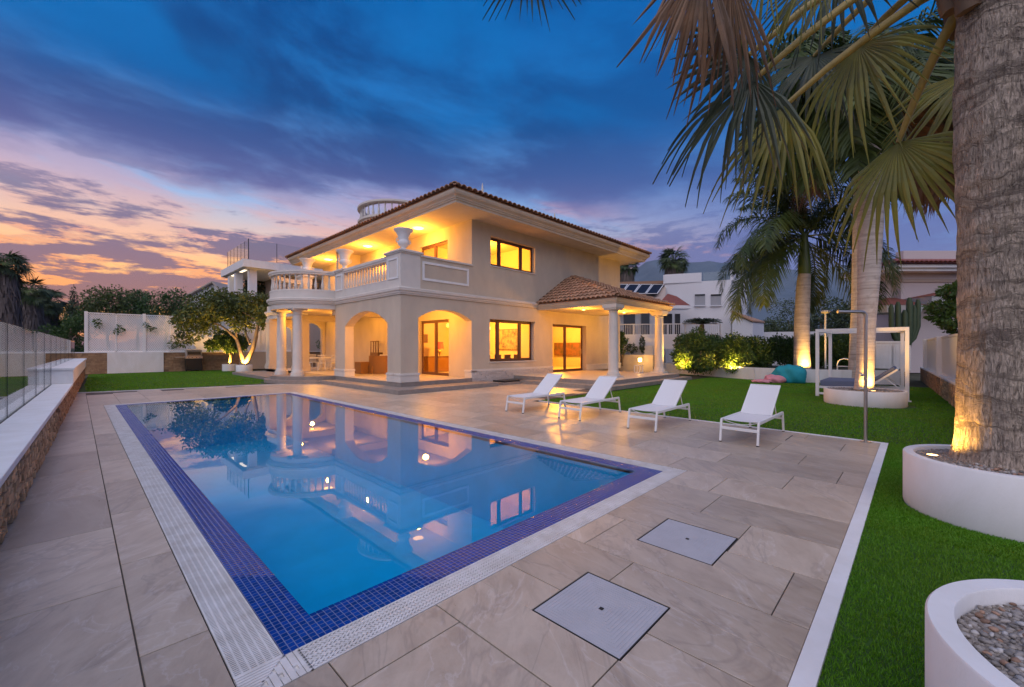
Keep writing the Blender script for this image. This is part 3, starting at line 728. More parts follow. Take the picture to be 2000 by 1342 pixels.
# terrace floor and steps: upper tier, lower tier, round tiers under the half-round balcony
def floor_tiles(m):
    pass
b = MB()
b.box(XH, 12.42, YH, 31.2, 0, ZT-.004); b.box(12.42, 25.5, YH+.3, 31, 0, ZT-.006)
b.build('terrace_floor', 'terrace', villa)
b = MB(); b.box(XH-.02, 12.42, YH-.02, YH+.02, .0, ZT); b.box(XH-.02, XH+.02, YH+.02, 20.4, 0, ZT)
b.build('terrace_edge', 'step', villa)
b = MB(); b.prism([(7.99, 13.36), (13.0, 13.36), (13.0, YH-.03), (XH-.03, YH-.03), (XH-.03, 20.4), (7.99, 20.4)], 0, .165)
b.build('step', 'step', villa, bevel=.008)
b = MB(); b.lathe([(0, 0), (2.42, 0), (2.42, .165), (0, .165)], 56, (XH, 22.6), a0=PI/2, a1=3*PI/2)
b.build('step', 'step', villa)
b = MB(); b.lathe([(0, .0), (2.16, .0), (2.16, ZT), (0, ZT)], 56, (XH+.01, 22.6), a0=PI/2, a1=3*PI/2); b.box(XH, XH+.05, 24.7, 31.2, 0, ZT)
b.build('step', 'step', villa)
b = MB(); b.box(6.9, XH, 24.7, 31.5, 0, .16); b.build('step', 'step', villa)
# plinth of split white stone with a cap moulding
def plinth(m, cap, x0, x1, y0, y1):
    m.box(x0-.035, x1+.035, y0-.035, y1+.035, ZT+.0, ZT+.27)
    cap.box(x0-.06, x1+.06, y0-.06, y1+.06, ZT+.27, ZT+.315); cap.box(x0-.045, x1+.045, y0-.045, y1+.045, ZT+.315, ZT+.355)
for ar in ((XH, 9.56, YH, YH+TH), (XH, XH+TH, YH+TH+.05, 15.47), (XH, XH+TH, 19.36, 20.42), (12.38, 12.60, YH+.0, YH+TH)):
    b = MB(); plinth(b, b, *ar); b.build('pier_plinth', 'trim', villa, bevel=.006)
cp_ = MB()
cp_.box(12.3, 18.23, YH-.06, YH, .60, .66); cp_.box(12.3, 18.23, YH-.045, YH, .66, .70)
cp2 = MB(); cp2.box(21.5, 25.6, YH-.06, YH, .60, .66); cp2.box(21.5, 25.6, YH-.045, YH, .66, .70); cp2.box(21.5, 25.58, YH-.04, YH, ZT, .60); cp2.build('plinth_moulding', 'trim', villa, bevel=.006)
cp_.build('plinth_moulding', 'trim', villa, bevel=.006)
st = MB(); z = 0.0; r_ = random.Random(3)
MB().box(12.42, 18.2, YH-.02, YH, 0, .6).build('plinth_bed', 'mortar', villa)
while z < .595:
    hh = min(r_.choice((.045, .06, .075)), .6-z); x = 12.40
    while x < 18.22:
        ww = min(r_.uniform(.12, .38), 18.23-x); dd = r_.uniform(.028, .06)
        st.box(x+.003, x+ww-.003, YH-dd, YH-.01, z+.003, z+hh-.003); x += ww
    z += hh
stuff(st.build('plinth_stones', 'plinth_stone', villa))
# string course
def cornice_profile(): return [(0, 0), (.05, 0), (.06, .045), (.09, .06), (.10, .13), (.15, .15), (.16, .25), (.12, .28), (0, .29)]
def run_profile(m, path, prof, z0):
    """sweep a moulding (outward offset, height) along a level path; outward is to the right of travel"""
    pts = [Vector(p) for p in path]; n = len(pts); k = len(prof); vs = []
    for i, p in enumerate(pts):
        d0 = (pts[i]-pts[i-1]).normalized() if i > 0 else None; d1 = (pts[i+1]-pts[i]).normalized() if i < n-1 else None
        a = d0 or d1; c = d1 or d0
        n0 = Vector((a.y, -a.x)); n1 = Vector((c.y, -c.x)); nn = (n0+n1); nn = nn/max(nn.dot(n0), .2)
        for o_, h_ in prof: vs.append((p.x+nn.x*o_, p.y+nn.y*o_, z0+h_))
    fs = [(i*k+j, (i+1)*k+j, (i+1)*k+j+1, i*k+j+1) for i in range(n-1) for j in range(k-1)]
    m.add(vs, fs)
arc = lambda r, n=40: [(XH+r*math.cos(a), 22.6+r*math.sin(a)) for a in [PI*3/2-PI*i/n for i in range(n+1)]]
b = MB(); RB = 2.18
run_profile(b, [(XH, 24.78), ] and (list(reversed([(XH, 20.42)]+[])) and []) or ([(XH, 20.42), (XH, YH), (16.84, YH)]), cornice_profile(), 3.79)
run_profile(b, list(reversed(arc(RB-.02))), cornice_profile(), 3.79)
run_profile(b, [(XH, 31), (XH, 24.78)], cornice_profile(), 3.79)
b.build('string_course', 'trim', villa, smooth=40, recalc=False)
# round balcony fascia and base, straight bases
b = MB(); b.lathe([(RB-.30, 3.56), (RB-.04, 3.56), (RB-.02, 3.80), (RB-.0, 4.06), (RB, 4.40), (RB-.28, 4.40), (RB-.28, 3.56)], 56, (XH, 22.6), a0=PI/2, a1=3*PI/2, cap=False)
b.box(XH, XH+.30, 20.42, 20.5, 3.56, 4.4); b.box(XH, XH+.30, 24.7, 31, 3.56, 4.42)
b.box(XH+.01, XH+.27, 15.54, 20.45, 4.06, 4.42); b.box(XH+.26, 12.4, YH+.26, YH+.3, 4.06, 4.2)
b.build('balcony_base', 'trim', villa, smooth=35)
# pedestals with framed panels
def panel_frame(m, axis, c, out, u0, u1, z0, z1, w_=.07, t_=.035):
    def bx(a0, a1, q0, q1):
        if axis == 'x': m.box(a0, a1, c-out*t_ if out > 0 else c, c if out > 0 else c+t_, q0, q1)
        else: m.box(c-t_, c, a0, a1, q0, q1)
    bx(u0, u1, z0, z0+w_); bx(u0, u1, z1-w_, z1); bx(u0, u0+w_, z0+w_, z1-w_); bx(u1-w_, u1, z0+w_, z1-w_)
for x0, x1, y0, y1, zt in ((XH-.01, 9.66, YH-.01, 15.56, 5.42), (XH-.01, XH+.55, 19.46, 20.46, 5.32), (XH, XH+.55, 24.75, 25.5, 5.65)):
    MB().box(x0, x1, y0, y1, 4.08, zt).build('pedestal', 'trim', villa); cap = MB()
    cap.box(x0-.05, x1+.05, y0-.05, y1+.05, zt, zt+.05); cap.box(x0-.09, x1+.09, y0-.09, y1+.09, zt+.05, zt+.12); cap.box(x0-.04, x1+.04, y0-.04, y1+.04, zt+.12, zt+.15)
    cap.build('pedestal_cap', 'trim', villa, bevel=.01)
for ar in (('y', XH-.01, 1, 14.62, 15.40, 4.42, 5.26), ('y', XH-.01, 1, 19.6, 20.3, 4.42, 5.20), ('x', YH, 1, 9.75, 12.2, 4.44, 5.22, .10)):
    fr = MB(); panel_frame(fr, *ar); fr.build('panel_moulding', 'white', villa, bevel=.006)
MB().box(9.66, 12.42, YH-.06, YH+.32, 5.38, 5.46).build('parapet_coping', 'trim', villa, bevel=.01)
# balustrades
bal_prof = [(.035, 0), (.05, .0), (.05, .04), (.03, .06), (.045, .10), (.058, .20), (.056, .28), (.04, .42), (.027, .56), (.030, .64), (.043, .67), (.03, .70), (.048, .73), (.048, .775), (.03, .775)]
bsrc = MB().lathe([(r*1.18, z) for r, z in bal_prof], 10, cap=False)
b = MB(); b.box(XH-.03, XH+.27, 15.56, 19.46, 5.20, 5.27); b.box(XH-.06, XH+.30, 15.56, 19.46, 5.27, 5.40); b.box(XH, XH+.24, 15.56, 19.46, 4.42, 4.47)
bal1 = b.build('balustrade', 'trim', villa, bevel=.012)
bo = bsrc.build('baluster', 'trim', bal1, smooth=50, local=True)
bmesh_shared = bo.data; NB = 15
bo.location = Vector((XH+.12, 15.56+3.9*.5/NB, 4.43)) - wl(bal1)
for i in range(1, NB): inst(bmesh_shared, 'baluster', bal1, (XH+.12, 15.56+3.9*(i+.5)/NB, 4.43))
b = MB(); b.lathe([(RB-.30, 5.20), (RB+.02, 5.20), (RB+.03, 5.27), (RB+.06, 5.29), (RB+.06, 5.38), (RB-.30, 5.41), (RB-.30, 5.2)], 56, (XH, 22.6), a0=PI/2, a1=3*PI/2, cap=False)
b.lathe([(RB-.28, 4.40), (RB+.015, 4.40), (RB+.01, 4.48), (RB-.28, 4.48)], 56, (XH, 22.6), a0=PI/2, a1=3*PI/2, cap=False)
bal2 = b.build('round_balustrade', 'trim', villa, smooth=40)
for i in range(21):
    a = PI/2+PI*(i+.8)/21.6
    inst(bmesh_shared, 'baluster', bal2, (XH+(RB-.12)*math.cos(a), 22.6+(RB-.12)*math.sin(a), 4.43))
# rooftop round balustrade
RC = (13.1, 21.9)
b = MB(); b.lathe([(2.15, 8.0), (2.15, 8.72), (2.25, 8.75), (2.25, 8.87), (2.1, 8.87), (1.9, 8.87), (1.9, 8.0)], 48, RC, cap=False)
b.lathe([(1.95, 9.50), (2.2, 9.50), (2.26, 9.55), (2.26, 9.65), (1.95, 9.67), (1.95, 9.50)], 48, RC, cap=False)
bal3 = b.build('rooftop_balustrade', 'trim', villa, smooth=40)
for i in range(36):
    a = 2*PI*i/36; inst(bmesh_shared, 'baluster', bal3, (RC[0]+2.08*math.cos(a), RC[1]+2.08*math.sin(a), 8.85), scale=(1, 1, .86))
# columns
def column_prof(h, r):
    return [(r*1.42, 0), (r*1.42, .09), (r*1.30, .10), (r*1.34, .15), (r*1.30, .20), (r*1.12, .22), (r*1.14, .26), (r*1.02, .30), (r, .36), (r*.97, h*.5), (r*.86, h-.34), (r*.86, h-.30), (r*.98, h-.28), (r*.98, h-.25), (r*.88, h-.24),
            (r*.90, h-.17), (r*1.12, h-.11), (r*1.28, h-.09), (r*1.28, h)]
for (x, y) in ((7.42, 21.56), (7.26, 23.35)):
    b = MB(); b.lathe(column_prof(3.25, .225), 28, (0, 0)); b.box(-.34, .34, -.34, .34, 3.17, 3.26)
    b.xform(Matrix.Translation((x, y, ZT))); b.build('column', 'trim', villa, smooth=35)
for (x0, x1, y0, y1) in ((XH, 9.5, 25.7, 26.3), (XH-.1, 9.3, 30.2, 30.9)):
    b = MB(); b.box(x0, x1, y0, y1, ZT+.3, 3.6); b.box(x0-.06, x1+.06, y0-.06, y1+.06, ZT, ZT+.24); b.box(x0-.035, x1+.035, y0-.035, y1+.035, ZT+.24, ZT+.32)
    b.box(x0-.03, x1+.03, y0-.03, y1+.03, 3.3, 3.42)
    b.build('porch_pillar', 'stucco', villa, bevel=.01)
b = MB(); b.box(XH+.02, 12.4, 20.5, 20.85, 3.3, 3.62); b.box(9.0, 12.4, 25.8, 26.1, 3.3, 3.62); b.build('porch_beam', 'stucco', villa)

# ---- glazed openings
def glazing(name, axis, c, u0, u1, z0, z1, splits, fw=.085, sill=None, parent=None, handle=None, deep=.07, sash=True):
    """frame + panes; splits are relative mullion positions"""
    parent = parent or villa
    def bx(m, a0, a1, q0, q1, d0=0, d1=deep):
        if axis == 'x': m.box(a0, a1, c+d0, c+d1, q0, q1)
        else: m.box(c+d0, c+d1, a0, a1, q0, q1)
    f = MB()
    bx(f, u0, u1, z1-fw, z1); bx(f, u0, u1, z0, z0+fw); bx(f, u0, u0+fw, z0+fw, z1-fw); bx(f, u1-fw, u1, z0+fw, z1-fw)
    us = [u0]+[u0+(u1-u0)*s_ for s_ in splits]+[u1]
    for s_ in us[1:-1]: bx(f, s_-fw*.75, s_+fw*.75, z0+fw, z1-fw, -.01, deep+.005)
    fo = f.build(name, 'bronze', parent, bevel=.004)
    for a, e in zip(us[:-1], us[1:]):
        p = MB(); bx(p, a+fw*.6, e-fw*.6, z0+fw*.8, z1-fw*.8, .03, .038); p.build('pane', 'pane', fo)
        if sash and e-a > .5:
            q = MB(); i0, i1 = a+fw*.8, e-fw*.8; w_ = .045
            bx(q, i0, i1, z0+fw, z0+fw+w_, .01, .055); bx(q, i0, i1, z1-fw-w_, z1-fw, .01, .055); bx(q, i0, i0+w_, z0+fw+w_, z1-fw-w_, .01, .055); bx(q, i1-w_, i1, z0+fw+w_, z1-fw-w_, .01, .055)
            q.build('sash', 'bronze', fo)
    if sill:
        s_ = MB()
        if axis == 'x': s_.box(u0-.05, u1+.05, YH-.05, c, z0-.05, z0)
        s_.build('sill', 'trim', fo, bevel=.006)
    if handle:
        h_ = MB()
        if axis == 'x': h_.box(handle-.015, handle+.015, c-.05, c-.03, z0+1.0, z0+1.3)
        h_.build('handle', 'steel', fo)
    return fo
glazing('window', 'x', YH+.26, 13.5, 16.75, 1.04, 3.06, (.235, .72), sill=True)
glazing('window', 'x', YH+.20, 13.56, 16.75, 5.59, 6.97, (.235, .72), sill=True)
glazing('sliding_door', 'x', YH+.27, 18.23, 21.5, ZT, 3.02, (.46,), handle=21.3)
glazing('sliding_door', 'y', 12.55, 16.2, 18.67, ZT, 3.08, (.5,))
glazing('sliding_door', 'y', 12.52, 16.25, 18.6, 4.2, 6.9, (.5,))

# ---- eaves and roof
EX0, EX1, EY0, EY1 = 10.46, 26.6, 13.19, 31.6
b = MB()
b.box(EX0+.02, EX1-.02, EY0+.02, EY1-.02, 7.50, 7.56)
b.build('soffit', 'stucco', villa)
fp = [(0, 0), (.0, .10), (.05, .11), (.05, .16), (.085, .17), (.10, .22), (.14, .26), (.20, .30), (.24, .38), (.24, .46), (.0, .47)]
b = MB(); run_profile(b, [(EX0, EY1), (EX0, EY0), (EX1, EY0), (EX1, EY1)], fp, 7.49)
b.build('fascia', 'stucco', villa, smooth=25, recalc=False)
TXA, TXB, TYA, TYB, TZ = EX0-.28, EX1+.28, EY0-.28, EY1+.28, 7.99
ap0, ap1 = (18.5, 21.5), (18.5, 23.3); ZA = 10.35
def roof_tile_mesh(wd, ln):
    m = MB(); n = 6; vs = []
    for j, (y, s_, lift) in enumerate(((0, 1.0, .028), (ln, .82, .0))):
        for k in range(n+1):
            a = PI*k/n; vs.append((math.cos(a)*wd*.5*s_, y, math.sin(a)*wd*.42*s_+lift))
    for j in range(1):
        for k in range(n+1): 
            a = PI*k/n; vs.append((math.cos(a)*wd*.5*.86, 0, math.sin(a)*wd*.42*.78+.028))
    fs = [(k, k+1, n+1+k+1, n+1+k) for k in range(n)]+[(k+1, k, 2*(n+1)+k, 2*(n+1)+k+1) for k in range(n)]
    m.add(vs, fs); return m
def tile_slope(roof, eave0, eave1, apexes, wd, ln, limit, mat, rows_parts):
    """cover one slope with barrel tiles; eave0->eave1 seen from outside left to right; apexes: upper polygon points"""
    e0, e1 = Vector(eave0), Vector(eave1); u = (e1-e0).normalized()
    ctr = sum((Vector(a) for a in apexes), Vector())/len(apexes); up = ctr-e0; up = (up-u*up.dot(u)); L = up.length; up = up.normalized()
    nrm = u.cross(up).normalized()
    if nrm.z < 0: nrm = -nrm
    ap = sorted([((Vector(a)-e0).dot(u), (Vector(a)-e0).dot(up)) for a in apexes])
    W = (e1-e0).length
    def span(v):
        l = ap[0][0]*v/max(ap[0][1], 1e-3) if ap[0][1] > 0 else 0
        r = W-(W-ap[-1][0])*v/max(ap[-1][1], 1e-3)
        return l, r
    n = max(1, round(W/wd)); wd2 = W/n; parts = []; rest_ = MB(); cnt = 0
    rot = Matrix((u, up, nrm)).transposed().to_4x4()
    src = roof_tile_mesh(wd2*1.02, ln*1.18)
    rows = int(L/ln)
    global_src = None
    for rr in range(rows):
        v = rr*ln-.05; l, r = span(max(v+ln*.5, 0))
        for k in range(n):
            uu = (k+.5)*wd2
            if uu < l-.02 or uu > r+.02: continue
            p = e0+u*uu+up*v+nrm*.01
            jit = Matrix.Rotation(random.uniform(-.02, .02), 4, 'Z')@Matrix.Rotation(-.05+random.uniform(-.012, .012), 4, 'X')
            T_ = Matrix.Translation(p)@rot@jit
            if cnt < limit and rr < rows_parts:
                if global_src is None:
                    o = src.build('roof_tile', mat, roof, smooth=40, local=True, recalc=False); global_src = o.data
                else: o = bpy.data.objects.new('roof_tile', global_src); COL.objects.link(o); o.parent = roof
                o.matrix_local = Matrix.Translation(-wl(roof))@T_; cnt += 1
            else:
                kk = len(rest_.v); rest_.add(src.v, src.f); rest_.xform(T_, kk)
    return rest_, cnt
def ridge_caps(m, p0, p1, wd=.30, ln=.42):
    p0, p1 = Vector(p0), Vector(p1); d = (p1-p0).normalized(); n = int((p1-p0).length/ln)
    side_ = d.cross(Vector((0, 0, 1))).normalized(); nn = side_.cross(d)
    rot = Matrix((side_, d, nn)).transposed().to_4x4(); src = roof_tile_mesh(wd, ln*1.25)
    for i in range(n):
        kk = len(m.v); m.add(src.v, src.f)
        m.xform(Matrix.Translation(p0+d*(i*ln)+nn*.02)@rot@Matrix.Rotation(-.06, 4, 'X'), kk)
b = MB()
c00, c10, c11, c01 = (TXA, TYA, TZ), (TXB, TYA, TZ), (TXB, TYB, TZ), (TXA, TYB, TZ)
A0, A1 = (*ap0, ZA), (*ap1, ZA)
b.add([c00, c10, c11, c01, A0, A1], [(0, 1, 4), (1, 2, 5, 4), (2, 3, 5), (3, 0, 4, 5), (3, 2, 1, 0)])
b.xform(Matrix.Translation((0, 0, -.03)))
roof = b.build('roof', 'terra', villa)
big = MB(); left_ = 292
for e0, e1, aps, lim in ((c00, c10, [A0], 150), (c01, c00, [A1, A0], 142)):
    r__, c__ = tile_slope(roof, e0, e1, aps, .29, .40, lim, 'terra', 2)
    big.add(r__.v, r__.f)
ridge_caps(big, c00, A0); ridge_caps(big, c10, A0); ridge_caps(big, c01, A1)
stuff(big.build('roof_tiling', material('terracotta_field', (.50, .29, .17), .75, island=.75, icol=(.25, .14, .095), var=.3, vscale=20), roof, smooth=40, recalc=False))
def finial(x, y, z, h, lab):
    m = MB(); s_ = h
    m.lathe([(r*s_, zz*s_) for r, zz in ((.20, -.35), (.20, .05), (.24, .07), (.24, .12), (.13, .18), (.17, .30), (.18, .36), (.10, .46), (.06, .50), (.085, .54), (.05, .60), (.06, .68), (.03, .80), (.035, .86), (.005, 1.0))], 14, (0, 0))
    m.xform(Matrix.Translation((x, y, z)))
    tag(m.build('roof_finial', 'trim', smooth=40), lab, 'finial', 'finials on the villa roof')
finial(13.42, 14.9, 8.45, 1.1, 'white turned finial on the tiled roof, nearer the roof corner')
finial(19.85, 15.6, 8.45, 1.35, 'white turned finial on the tiled roof, midway along the long eave')

# ---- pergola porch on the right: two columns and a half pyramid of tiles
b = MB(); b.box(15.1, 22.2, 9.1, YH-.05, 0, ZT); b.build('porch_floor', 'terrace', villa)
b = MB(); b.prism([(14.62, 8.62), (22.75, 8.62), (22.75, 9.11), (15.1, 9.11), (15.1, YH-.02), (14.62, YH-.02)], 0, .165); b.build('step', 'step', villa, bevel=.008)
b = MB(); b.box(15.08, 22.22, 9.08, 9.12, .165, ZT+.002); b.box(15.08, 15.12, 9.12, YH-.03, .165, ZT+.002); b.box(22.18, 22.22, 9.12, YH-.03, .1, ZT+.002); b.build('porch_edge', 'step', villa)
PX0, PX1, PY0 = 16.95, 22.75, 9.8
b = MB(); b.box(PX0+.02, PX1-.02, PY0+.02, YH-.01, 3.70, 3.76); b.build('porch_ceiling', 'stucco', villa)
b = MB(); run_profile(b, [(PX0, YH), (PX0, PY0), (PX1, PY0), (PX1, YH)], [(0, 0), (0, .06), (.03, .07), (.03, .12), (.06, .13), (.08, .2), (.11, .24), (.11, .29), (0, .30)], 3.68)
b.build('porch_fascia', 'stucco', villa, smooth=25, recalc=False)
for x, y in ((17.25, 10.12), (22.05, 10.12)):
    b = MB(); b.lathe(column_prof(3.30, .235), 28, (0, 0)); b.box(-.36, .36, -.36, .36, 3.20, 3.36); b.box(-.31, .31, -.31, .31, 3.12, 3.2); b.box(-.34, .34, -.34, .34, 0, .08)
    b.xform(Matrix.Translation((x, y, ZT))); b.build('column', 'trim', villa, smooth=35)
q0, q1, qa = (PX0-.15, PY0-.15, 3.99), (PX1+.15, PY0-.15, 3.99), ((PX0+PX1)/2, YH-.02, 5.83)
qb0, qb1 = (PX0-.15, YH-.02, 3.99), (PX1+.15, YH-.02, 3.99)
b = MB(); b.add([q0, q1, qa, qb0, qb1], [(0, 1, 2), (3, 0, 2), (1, 4, 2), (0, 3, 4, 1)]); b.xform(Matrix.Translation((0, 0, -.02)))
proof = b.build('porch_roof', 'terra', villa)
big = MB()
for e0, e1, lim, rp in ((qb0, q0, 170, 20), (q0, q1, 120, 5)):
    r__, c__ = tile_slope(proof, e0, e1, [qa], .27, .36, lim, 'terra', rp); big.add(r__.v, r__.f)
ridge_caps(big, q0, qa, .34, .40); ridge_caps(big, q1, qa, .34, .40)
stuff(big.build('porch_tiling', bpy.data.materials['terracotta_field'], proof, smooth=40, recalc=False))

# ---- lamps
def ceiling_light(x, y, z, r, power, lab, group):
    t = thing('ceiling_light', lab, 'ceiling light', (x, y, z), group=group)
    MB().lathe([(r*1.12, 0), (r*1.12, -.03), (r, -.035)], 20, (x, y), cap=True).xform(Matrix.Translation((0, 0, z))).build('trim_ring', 'white_paint', t, smooth=40)
    MB().lathe([(r, -.03), (r*.94, -.06), (r*.6, -.085), (.001, -.095)], 20, (x, y), cap=False).xform(Matrix.Translation((0, 0, z))).build('diffuser', 'ltglow', t, smooth=60)
    lamp('bulb', (x, y, z-(.6 if r > .2 else .4)), power, radius=.12, parent=t)
KG = 'round lights under the balcony eave'
for (x, y), d in zip(((11.42, 17.28), (11.45, 22.4), (11.38, 27.6)), ('nearest the upper right window', 'middle of three in the row', 'above the half-round balcony')):
    ceiling_light(x, y, 7.50, .26, 250, 'round ceiling light under the eave, ' + d, KG)
PG = 'small lights in the ground floor porch ceiling'
for (x, y), d in zip(((10.6, 17.4), (10.9, 15.9), (10.4, 22.7), (10.6, 28.2), (7.9, 22.6)),
                     ('behind the left arch', 'behind the right arch', 'beyond the columns', 'over the dining table', 'under the half-round balcony')):
    ceiling_light(x, y, 3.61, .10, 135 if d != 'under the half-round balcony' else 50, 'small ceiling light in the porch ' + d, PG)
QG = 'downlights under the tiled side porch'
for (x, y), d in zip(((17.9, 12.2), (20.9, 11.6)), ('by the inner column', 'by the outer column')):
    ceiling_light(x, y, 3.695, .09, 110, 'recessed downlight in the side porch ceiling ' + d, QG)
lamp('room_light', (15.2, 17.3, 3.0), 640, (1, .39, .035), .25); lamp('room_light', (22.5, 17.5, 3.0), 850, (1, .39, .035), .25); lamp('room_light', (15.2, 16.8, 6.6), 460, (1, .39, .035), .25)

# ---- urns on the pedestals
def urn(x, y, z, s_, lab):
    m = MB(); m.lathe([(r*s_, zz*s_) for r, zz in ((.20, 0), (.20, .05), (.12, .08), (.10, .16), (.13, .22), (.21, .28), (.25, .36), (.24, .44), (.20, .48), (.21, .55), (.24, .66), (.29, .78), (.37, .86), (.40, .89), (.40, .93), (.34, .93), (.20, .75), (.15, .5))], 28, (0, 0), cap=False)
    for sx in (-1, 1): m.tube([(sx*.23*s_, 0, .33*s_), (sx*.33*s_, 0, .42*s_), (sx*.31*s_, 0, .52*s_), (sx*.23*s_, 0, .52*s_)], .025*s_, 6)
    m.xform(Matrix.Translation((x, y, z))); tag(m.build('urn', 'white', smooth=50), lab, 'urn', 'white urns on the balcony pedestals')
urn(9.20, 14.98, 5.57, .98, 'large white urn on the corner pedestal of the balcony')
urn(9.02, 19.96, 5.47, 1.0, 'white urn on the pedestal where the round balustrade begins')
urn(9.2, 25.2, 5.80, 1.05, 'white urn behind the half-round balustrade, only its bowl showing')

# ---- furniture and fittings seen through the openings
def rnd_box(m, x0, x1, y0, y1, z0, z1): m.box(x0, x1, y0, y1, z0, z1)
t = thing('sofa', 'curved brown wicker sofa with cream cushions seen through the left arch', 'sofa', (11.1, 20.9, ZT))
b = MB()
for (cx, cy2, hh, lab) in ((11.45, 20.6, .95, 0),): 
    b.lathe([(.72, 0), (.72, hh), (.62, hh), (.62, .02)], 22, (cx, cy2+.1), a0=PI*.72, a1=PI*1.72, cap=False)
b.box(10.3, 10.9, 20.9, 21.6, 0, .62); b.box(10.7, 11.6, 20.5, 21.3, 0, .40)
b.xform(Matrix.Translation((0, 0, ZT))).build('wicker_shell', 'wicker', t, smooth=40)
MB().box(10.95, 11.85, 20.35, 21.2, ZT+.40, ZT+.60).build('cushion', 'cushion', t, bevel=.05)
MB().box(11.5, 11.95, 20.35, 21.2, ZT+.6, ZT+1.0).build('cushion', 'cushion', t, bevel=.05)
t = thing('cabinet', 'slatted brown cabinet against the yellow porch wall', 'cabinet', (12.3, 22.9, ZT))
b = MB(); b.box(12.1, 12.41, 22.45, 23.4, ZT, ZT+1.1); b.build('body', 'wood', t, bevel=.01)
b = MB()
for y in (22.47, 22.78, 23.06, 23.36): b.box(12.12, 12.16, y-.02, y+.02, ZT+1.1, ZT+1.75)
b.box(12.11, 12.17, 22.45, 23.4, ZT+1.72, ZT+1.77); b.build('rail', 'wood', t)
# dining table and white chairs on the porch
t = thing('porch_table', 'round white garden table on the porch among white chairs', 'table', (10.6, 27.0, ZT))
MB().lathe([(.75, .72), (.75, .76)], 24, (10.6, 27.0)).xform(Matrix.Translation((0, 0, ZT))).build('table_top', 'white_paint', t)
MB().lathe([(.3, 0), (.06, .05), (.05, .72)], 14, (10.6, 27.0)).xform(Matrix.Translation((0, 0, ZT))).build('pedestal', 'white_paint', t, smooth=40)
def make_chair(lab, loc, rz):
    c = thing('garden_chair', lab, 'chair', (0, 0, 0), group='white chairs round the porch table')
    MB().box(-.23, .23, -.23, .23, .43, .46).build('seat', 'white_paint', c)
    b = MB()
    for i in range(7): b.bar((-.21+.07*i, -.23, .46), (-.21+.07*i, -.30, .92), .02, .015)
    b.bar((-.24, -.30, .92), (.24, -.30, .92), .035, .03); b.bar((-.23, -.26, .68), (.23, -.26, .68), .02, .02); b.build('backrest', 'white_paint', c)
    for sx in (-1, 1):
        for sy in (-1, 1): MB().bar((sx*.21, sy*.21, 0), (sx*.2, sy*.2, .43), .03, .03).build('leg', 'white_paint', c)
    c.location = loc; c.rotation_euler = (0, 0, rz); return c
ch0 = make_chair('white slatted garden chair at the porch table, nearest the arch', (11.0, 26.1, ZT), R(10))
for (x, y, rz, lab) in ((10.3, 26.0, R(-15), 'white slatted garden chair at the porch table, beside the pillar'), (11.5, 27.1, R(95), 'white slatted garden chair at the far right of the porch table'),
                        (9.75, 27.0, R(-90), 'white slatted garden chair between the porch columns'), (10.6, 27.9, R(180), 'white slatted garden chair behind the porch table')):
    c = copy_tree(ch0); c.location = (x, y, ZT); c.rotation_euler = (0, 0, rz); c['label'] = lab
# living room: lamp, sofa, side table, pictures
t = thing('table_lamp', 'table lamp with red pleated shade and brass vase base in the living room', 'lamp', (14.6, 19.7, ZT+.85))
lx, ly, lz = 14.6, 19.9, ZT+.85
MB().lathe([(.09, 0), (.09, .03), (.03, .06), (.05, .15), (.10, .27), (.10, .33), (.04, .42), (.03, .46)], 16, (lx, ly)).xform(Matrix.Translation((0, 0, lz))).build('base', 'brass', t, smooth=50)
MB().lathe([(.24, .46), (.20, .86)], 22, (lx, ly), cap=False).xform(Matrix.Translation((0, 0, lz))).build('shade', 'lampshade', t)
lamp('bulb', (lx, ly, lz+.72), 22, (1, .6, .2), .05, parent=t)
t = thing('sideboard', 'low brown sideboard under the red table lamp', 'sideboard', (14.6, 20.2, ZT))
MB().box(13.6, 15.6, 19.6, 20.2, ZT, ZT+.85).build('body', 'wicker', t, bevel=.02)
MB().box(13.55, 15.65, 19.56, 20.2, ZT+.851, ZT+.88).build('top', 'wood', t)
t = thing('armchair', 'brown armchair behind the sliding door of the porch', 'armchair', (14.9, 18.2, ZT))
MB().box(14.5, 15.3, 17.8, 18.6, ZT, ZT+.42).build('seat', 'wicker', t, bevel=.04); MB().box(15.1, 15.32, 17.8, 18.6, ZT+.42, ZT+.9).build('backrest', 'wicker', t, bevel=.04)
def picture(lab, axis, c, u0, u1, z0, z1, mat):
    t = thing('picture', lab, 'picture', ((u0+u1)/2 if axis == 'x' else c, c if axis == 'x' else (u0+u1)/2, z0))
    def bx(m, a0, a1, d0, d1, q0, q1): m.box(a0, a1, c+d0, c+d1, q0, q1) if axis == 'x' else m.box(c+d0, c+d1, a0, a1, q0, q1)
    m = MB(); bx(m, u0, u1, -.03, -.005, z0, z1); m.build('canvas', mat, t)
    m = MB(); w_ = .03
    bx(m, u0-w_, u1+w_, -.045, -.002, z0-w_, z0); bx(m, u0-w_, u1+w_, -.045, -.002, z1, z1+w_); bx(m, u0-w_, u0, -.045, -.002, z0, z1); bx(m, u1, u1+w_, -.045, -.002, z0, z1); m.build('frame', 'wood', t)
picture('small green picture on the living room wall beyond the porch door', 'x', 20.98, 16.2, 16.9, 1.7, 2.7, 'paint_c')
picture('abstract black and gold painting seen through the lower window', 'y', 17.38, 16.2, 18.0, 1.6, 2.75, 'paint_a')
picture('large dark red painting seen through the side porch door', 'y', 25.08, 17.3, 19.7, 1.15, 2.05, 'paint_b')
tag(MB().box(13.7, 14.5, 20.94, 20.98, 2.0, 2.5).build('wall_shelf', 'wood'), 'small dark wall shelf behind the red lamp', 'shelf')
t = thing('pendant_lamp', 'round glowing pendant lamp in the lower right window', 'lamp', (14.9, 16.2, 3.5))
